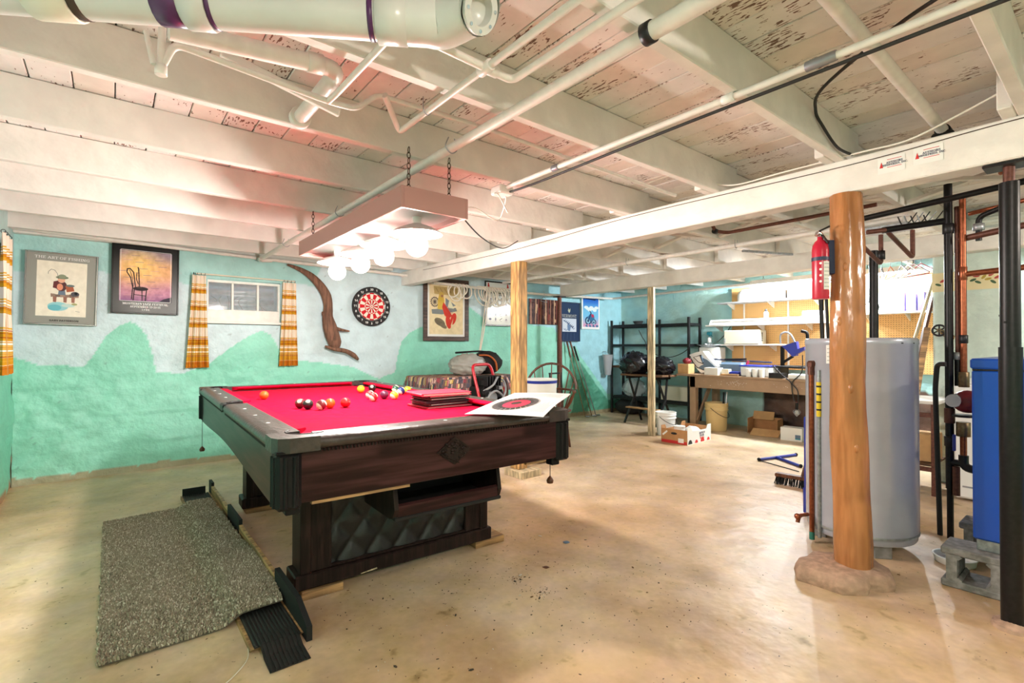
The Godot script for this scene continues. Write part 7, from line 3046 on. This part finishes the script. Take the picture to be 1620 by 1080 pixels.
	solo("glue_tube", m.red_leather, "red and white tube leaning on the white bin", "tube", v(6.66, BENCH_H, 3.285))
	t = thing("storage_bin", "white plastic storage bin with a blue rim on the bench", "bin", v(6.62, BENCH_H, 3.06))
	beg()
	box(Vector3(0, 0.065, 0), Vector3(0.26, 0.13, 0.38), 0.015)
	fin("bin_body", m.white_plastic, t)
	beg()
	box(Vector3(0, 0.139, 0), Vector3(0.28, 0.018, 0.40), 0.006)
	fin("bin_lid", m.blue_vivid, t)
	for k in 3:
		beg()
		lathe([[0.0, 0.0], [0.03, 0.0], [0.036, 0.1], [0.038, 0.1], [0.038, 0.106], [0.0, 0.106]], Transform3D.IDENTITY, 16)
		solo("plastic_cup", m.white_plastic, ["white plastic cup left in front of the storage bin", "white plastic cup in the middle before the storage bin", "white plastic cup right in front of the storage bin"][k], "cup", v(6.45, BENCH_H, 3.12 - k * 0.085), 0.0, "cups before the storage bin")
	small_box("screw_box", "small flat grey box with a dark front on the bench", v(6.46, BENCH_H, 2.76), Vector3(0.12, 0.065, 0.17), m.black_iron, 0.004)
	small_box("parts_tray", "white tray of parts at the bench's right end", v(6.47, BENCH_H, 2.52), Vector3(0.13, 0.06, 0.2), m.white_plastic, 0.01)
	# blue mitre saw on a black stand
	t = thing("mitre_saw", "blue mitre saw on a black stand at the bench's right end", "saw", v(6.66, BENCH_H, 2.66))
	var q := v(6.66, BENCH_H, 2.66)
	beg()
	box(Vector3(0.08, 0.135, 0.02), Vector3(0.3, 0.03, 0.40), 0.006)
	for s in [-0.15, 0.19]: box(Vector3(0.08, 0.06, s), Vector3(0.26, 0.12, 0.03), 0.004)
	fin("saw_table", m.black_iron, t)
	beg()
	bar(v(6.66, 0.9, 2.785) - q, v(6.66, 1.155, 2.785) - q, 0.035, 0.05, 0.004)
	bar(v(6.66, 0.95, 2.78) - q, v(6.66, 1.03, 2.66) - q, 0.03, 0.03, 0.004)
	fin("saw_column", m.black_plastic, t)
	beg()
	extr(poly([0.125, 0.396, -0.05, 0.455, -0.065, 0.36, -0.14, 0.39, -0.14, 0.35, -0.05, 0.30, -0.045, 0.279, -0.003, 0.268, 0.07, 0.35]), 0.07, at_wall(Vector3(0, 0, 0), -PI / 2).scaled_local(Vector3(-1, 1, 1)))
	fin("blade_guard", m.blue_vivid, t)
	beg()
	tube(spline([v(6.7, 1.19, 2.825) - q, v(6.7, 1.30, 2.825) - q, v(6.7, 1.335, 2.76) - q, v(6.7, 1.30, 2.70) - q, v(6.7, 1.20, 2.65) - q], 5), 0.011, 8)
	fin("carry_arch", m.zinc, t)
	beg()
	tube(bend([v(6.62, 1.345, 2.545) - q, v(6.62, 1.325, 2.48) - q, v(6.62, 1.10, 2.47) - q], 0.03), 0.02, 10)
	fin("trigger_handle", m.black_plastic, t)
	beg()
	tube(spline([v(6.42, 0.92, 2.80), v(6.40, 0.80, 2.68), v(6.39, 0.72, 2.58), v(6.385, 0.6, 2.56), v(6.385, 0.5, 2.54)], 6), 0.007, 8)
	tube(spline([v(6.45, 1.05, 2.47), v(6.40, 0.85, 2.46), v(6.388, 0.72, 2.56), v(6.385, 0.62, 2.50), v(6.385, 0.45, 2.50), v(6.385, 0.42, 2.51)], 6), 0.007, 8)
	solo("power_leads", m.rubber, "black power leads hanging over the bench's front edge", "cable")
	t = thing("trouble_lamp", "clear bulb cage hanging on a lead before the bench", "lamp", v(6.38, 0.32, 2.51))
	beg()
	cyl(Vector3(0, 0.08, 0), Vector3(0, 0.16, 0), 0.016, 10)
	fin("lamp_grip", m.black_plastic, t)
	beg()
	ball(Vector3(0, 0.045, 0), 0.032, 8, 12)
	fin("bulb_glass", m.clear_bag, t)
	for k in 4:
		var a := TAU * k / 4
		beg()
		tube(spline([Vector3(cos(a) * 0.014, 0.085, sin(a) * 0.014), Vector3(cos(a) * 0.042, 0.05, sin(a) * 0.042), Vector3(0, -0.002, 0)], 4), 0.002, 5)
		fin("cage_wire", m.zinc, t)

func small_box(called: String, label: String, at: Vector3, s: Vector3, mat: Material, bv := 0.003) -> void:
	beg()
	box(Vector3(0, s.y / 2, 0), s, bv)
	solo(called, mat, label, "box", at)

func moulded_shell() -> void:
	# white shell with slate panels, leaning on the clutter
	var o := v(6.66, BENCH_H, 3.87)
	var t := thing("moulded_shell", "white and slate moulded plastic hood tilted on the bench", "hood", o)
	# outline in (along the bench, height); along = 3.86 - depth so that it grows to the right
	var xf := at_wall(Vector3.ZERO, -PI / 2)
	var out := [-0.214, 0.272, -0.1, 0.31, 0.0, 0.325, 0.072, 0.239, 0.152, 0.166, 0.215, 0.109, 0.08, 0.045, -0.025, 0.003, -0.108, 0.083, -0.193, 0.18]
	var pl := poly(out)
	for i in pl.size(): pl[i].x = pl[i].x
	beg()
	extr(pl, 0.16, xf * Transform3D(Basis.IDENTITY, Vector3(0, 0, -0.06)))
	fin("shell", m.white_plastic, t)
	beg()
	extr(poly([0.0, 0.23, 0.07, 0.2, 0.19, 0.105, 0.09, 0.062, 0.0, 0.05, -0.06, 0.09, -0.02, 0.12, 0.01, 0.13]), 0.012, xf * Transform3D(Basis.IDENTITY, Vector3(0, 0, 0.022)))
	fin("slate_panel", m.slate_blue, t)
	beg()
	extr(poly([-0.15, 0.235, -0.067, 0.259, -0.025, 0.275, 0.016, 0.163, 0.007, 0.14, -0.067, 0.161]), 0.014, xf * Transform3D(Basis.IDENTITY, Vector3(0, 0, 0.024)))
	fin("dark_inlay", m.ink, t)
	beg()
	extr(poly([-0.135, 0.235, -0.067, 0.25, -0.045, 0.255, -0.02, 0.19, 0.0, 0.155, -0.06, 0.17]), 0.016, xf * Transform3D(Basis.IDENTITY, Vector3(0, 0, 0.026)))
	fin("white_inlay", m.white_plastic, t)
	beg()
	extr(poly([-0.03, 0.255, -0.012, 0.26, 0.014, 0.17, 0.006, 0.16, -0.02, 0.2]), 0.018, xf * Transform3D(Basis.IDENTITY, Vector3(0, 0, 0.028)))
	fin("slate_inlay", m.slate_blue, t)
	beg()
	for i in range(0, 2): pass
	tube([xf * Vector3(-0.2, 0.25, 0.025), xf * Vector3(-0.165, 0.17, 0.025), xf * Vector3(-0.09, 0.09, 0.025), xf * Vector3(0.06, 0.04, 0.025)], 0.006, 6)
	fin("edge_piping", m.ink, t)

# ---------------------------------------------------------------- pegboard wall with shelves, shop lights and odds and ends
func peg_texture() -> ImageTexture:
	var w := 256
	var im := canvas(w, w, c8(226, 178, 112))
	speckle(im, 71, 0.03)
	for j in 8:
		for i in 8: paint_oval(im, 16 + i * 32, 16 + j * 32, 5.0, 5.0, c8(96, 62, 34))
	im.generate_mipmaps()
	return ImageTexture.create_from_image(im)

func wall_shelf(label: String, d0: float, d1: float, h: float, depth: float, mat: Material) -> void:
	var t := thing("wall_shelf", label, "shelf", v(7.11, h, (d0 + d1) / 2))
	beg()
	box(Vector3(-depth / 2, -0.01, 0), Vector3(depth, 0.02, d1 - d0), 0.003)
	fin("shelf_board", mat, t)
	var n := maxi(2, int((d1 - d0) / 0.6) + 1)
	for k in n:
		var z := lerpf(-(d1 - d0) / 2 + 0.14, (d1 - d0) / 2 - 0.2, float(k) / (n - 1))
		beg()
		extr(poly([0.0, -0.02, depth * 0.85, -0.02, depth * 0.85, -0.03, 0.02, -0.10, 0.0, -0.10]), 0.006, Transform3D(Basis(Vector3(-1, 0, 0), Vector3.UP, Vector3(0, 0, -1)), Vector3(0, 0, z)))
		fin("bracket", m.white_paint, t)

func shop_light(label: String, d0: float, d1: float, x: float, h: float, lights: int, energy: float) -> void:
	var t := thing("shop_light", label, "lamp", v(x, h, (d0 + d1) / 2))
	var l := d1 - d0
	beg()
	extr(poly([-0.12, -0.015, -0.045, 0.045, 0.045, 0.045, 0.12, -0.015, 0.115, -0.018, 0.042, 0.038, -0.042, 0.038, -0.115, -0.018]), l, Transform3D.IDENTITY)
	fin("reflector", m.white_plastic, t)
	for s in [-1.0, 1.0]:
		beg()
		tube([Vector3(s * 0.05, 0.006, -l / 2 + 0.02), Vector3(s * 0.05, 0.006, l / 2 - 0.02)], 0.0165, 14)
		fin("tube_lamp", m.lamp_tube, t)
		beg()
		box(Vector3(0, 0.01, s * (l / 2 - 0.008)), Vector3(0.2, 0.04, 0.014), 0.004)
		fin("end_cap", m.white_paint, t)
		chain(t, Vector3(0, 0.045, s * l * 0.38), Vector3(0, JOIST_LOW - h, s * l * 0.38))
	for k in lights:
		omni("tube_light", v(x, h - 0.035, lerpf(d0, d1, (k + 0.5) / lights)), Color(0.95, 0.98, 1.0), energy, 0.02)

func build_pegboard() -> void:
	var pm := mk("pegboard", Color.WHITE, 0.6)
	pm.albedo_texture = peg_texture()
	pm.uv1_triplanar = true
	pm.uv1_world_triplanar = true
	pm.uv1_scale = Vector3.ONE / 0.2032
	var t := thing("pegboard", "tan pegboard panels covering the wall above the workbench", "pegboard", v(7.125, 0.84, 2.5))
	for p in [[3.69, 2.48], [2.475, 1.36]]:
		beg()
		box(Vector3(0, 0.58, -((p[0] + p[1]) / 2 - 2.5)), Vector3(0.008, 1.16, p[0] - p[1] - 0.006), 0.001)
		fin("peg_panel", pm, t)
	for d in [3.50, 2.90, 2.45]:
		beg()
		box(v(7.114, 1.42, d) - v(7.125, 0.84, 2.5), Vector3(0.012, 1.1, 0.022), 0.002)
		fin("shelf_standard", m.white_paint, t)
	wall_shelf("upper grey wall shelf under the shop light", 2.32, 3.78, 1.785, 0.24, m.grey_plastic)
	wall_shelf("middle white wall shelf holding the spare light", 2.4, 3.96, 1.465, 0.25, m.white_paint)
	wall_shelf("lower white wall shelf holding the cream case", 2.85, 3.80, 1.185, 0.25, m.white_paint)
	wall_shelf("short white wall shelf right of the log post", 1.38, 2.1, 1.545, 0.25, m.white_paint)
	# spare fluorescent fixture lying on the middle shelf
	t = thing("spare_light_fixture", "unlit white fluorescent fixture lying on the middle shelf", "fixture", v(6.97, 1.465, 3.28), 0.03)
	beg()
	extr(poly([-0.1, 0.0, 0.1, 0.0, 0.05, 0.075, -0.05, 0.075]), 1.24, Transform3D.IDENTITY)
	fin("fixture_body", m.white_plastic, t)
	beg()
	tube([Vector3(-0.07, 0.05, -0.55), Vector3(-0.085, 0.06, 0.62)], 0.016, 12)
	fin("unlit_tube", m.white_paint, t)
	# cream case
	t = thing("cream_case", "cream plastic computer case on the lower wall shelf", "case", v(6.965, 1.185, 3.42))
	beg()
	box(Vector3(0, 0.098, 0), Vector3(0.22, 0.196, 0.50), 0.01)
	fin("case_body", m.cream, t)
	beg()
	box(Vector3(-0.111, 0.05, -0.235), Vector3(0.003, 0.06, 0.022))
	fin("vent", m.grey_plastic, t)
	beg()
	for k in 5: ball(Vector3(-0.03, 0.05 + k * 0.025, 0.256), 0.013, 4, 7, Vector3(1, 0.7, 0.5))
	fin("dark_badge", m.ink, t)
	# things on the upper shelf
	t = thing("white_helmet", "white helmet with straps on the upper wall shelf", "helmet", v(6.98, 1.786, 3.42))
	beg()
	lathe([[0.0, 0.17], [0.05, 0.163], [0.085, 0.13], [0.1, 0.08], [0.1, 0.0], [0.094, 0.0], [0.094, 0.08], [0.0, 0.16]].duplicate(), Transform3D.IDENTITY, 20)
	fin("shell", m.white_plastic, t)
	beg()
	tube(spline([Vector3(-0.06, 0.13, 0.07), Vector3(-0.12, 0.07, 0.08), Vector3(-0.11, 0.02, 0.05), Vector3(-0.1, 0.01, -0.03)], 5), 0.005, 6)
	fin("strap", m.cord_white, t)
	small_box("spool_box", "black edged box on the upper wall shelf", v(7.0, 1.786, 2.92), Vector3(0.1, 0.12, 0.1), m.black_iron)
	small_box("flour_bag", "white carton on the upper wall shelf beside the dark box", v(7.0, 1.786, 2.78), Vector3(0.1, 0.14, 0.12), m.paper)
	t = thing("spray_can", "white spray can with dark cap on the spare light", "can", v(6.91, 1.54, 3.10))
	beg()
	lathe([[0.0, 0.0], [0.03, 0.0], [0.03, 0.07], [0.018, 0.085], [0.0, 0.085]], Transform3D.IDENTITY, 16)
	fin("can_body", m.white_plastic, t)
	beg()
	cyl(Vector3(0, 0.085, 0), Vector3(0, 0.12, 0), 0.017, 12)
	fin("cap", m.ink, t)
	small_box("white_bin", "plain white bin at the right end of the middle shelf", v(6.98, 1.467, 2.53), Vector3(0.2, 0.14, 0.22), m.white_plastic, 0.01)
	# right of the log: bins with purple labels, ring clamp, hangers, pipe
	small_box("label_bin", "white bin on the short shelf right of the log", v(6.98, 1.547, 1.90), Vector3(0.2, 0.2, 0.3), m.white_plastic, 0.01)
	small_box("purple_file", "purple cardboard file on the short shelf", v(6.97, 1.547, 1.60), Vector3(0.22, 0.21, 0.05), m.purple)
	small_box("purple_file_pale", "pale file next to the purple one on the short shelf", v(6.97, 1.547, 1.52), Vector3(0.22, 0.19, 0.08), m.paper)
	small_box("lilac_box", "lilac box at the right end of the short shelf", v(6.97, 1.547, 1.43), Vector3(0.22, 0.2, 0.06), m.purple)
	t = thing("ring_clamp", "black double ring hanging on a perforated strap", "clamp", v(6.0, 1.53, 1.66))
	beg()
	box(Vector3(0, 0.265, 0), Vector3(0.006, 0.38, 0.022), 0.001)
	fin("strap", m.black_iron, t)
	for k in 2:
		beg()
		var rg := []
		for q in 14:
			var a := -1.9 + 5.0 * q / 13.0
			rg.append(Vector3(-0.01 - 0.01 * k, 0.02 + sin(a) * 0.06, (0.02 if k else -0.01) + cos(a) * 0.06))
		tube(rg, 0.004, 6)
		fin("ring", m.black_iron, t)
	# pipe that carries the hangers
	beg()
	tube([v(6.0, 2.0, 2.3), v(6.0, 2.0, 0.9)], 0.017, 12)
	solo("hanger_pipe", m.zinc, "grey ceiling pipe with hangers right of the log post", "pipe")
	var hs := [[1.56, "black_plastic", "black hanger, leftmost on the grey ceiling pipe"], [1.49, "orange_cloth", "orange hanger on the grey ceiling pipe"], [1.40, "black_plastic", "black hanger in the middle of the grey ceiling pipe"], [1.35, "white_plastic", "white hanger between darker ones on the grey ceiling pipe"], [1.30, "maroon", "maroon hanger second from the right on the grey ceiling pipe"], [1.25, "red_leather", "pink hanger, rightmost on the grey ceiling pipe"]]
	var k2 := 0
	for q in hs:
		hanger(q[2], v(6.0, 1.996, q[0]), m[q[1]], 0.35 + 0.12 * k2, 0.2, "hangers on the grey ceiling pipe")
		k2 += 1
	# plank stored on the pipes, and grey pipe behind the log
	beg()
	box(Vector3.ZERO, Vector3(0.12, 0.035, 0.9), 0.003)
	solo("stored_plank", m.pine_h, "tan plank stored flat above the grey ceiling pipe", "plank", v(6.05, 2.035, 1.85))
	beg()
	tube([Vector3(0, 0.0, 0), Vector3(0, 1.9, 0)], 0.03, 16)
	solo("grey_stack_pipe", m.black_pipe, "dark upright pipe just right of the log post", "pipe", v(4.62, 0, 1.254))
	t = thing("leaning_rods", "dark rods standing left of the log post behind the extinguisher", "rod", v(4.75, 0, 1.63))
	for q in [[0.0, 0.0, 0.05], [0.06, 0.04, -0.03], [0.1, -0.03, 0.0]]:
		beg()
		tube([Vector3(q[0], 0, q[1]), Vector3(q[0] + q[2], 1.85, q[1] - 0.06)], 0.013, 8)
		fin("rod", m.black_pipe, t)
	shop_light("lit fluorescent shop light over the workbench", 2.08, 3.18, 6.72, 1.99, 3, TUBE_LIGHT)
	shop_light("lit fluorescent shop light right of the log post", 1.38, 1.92, 6.62, 1.97, 1, TUBE_LIGHT)
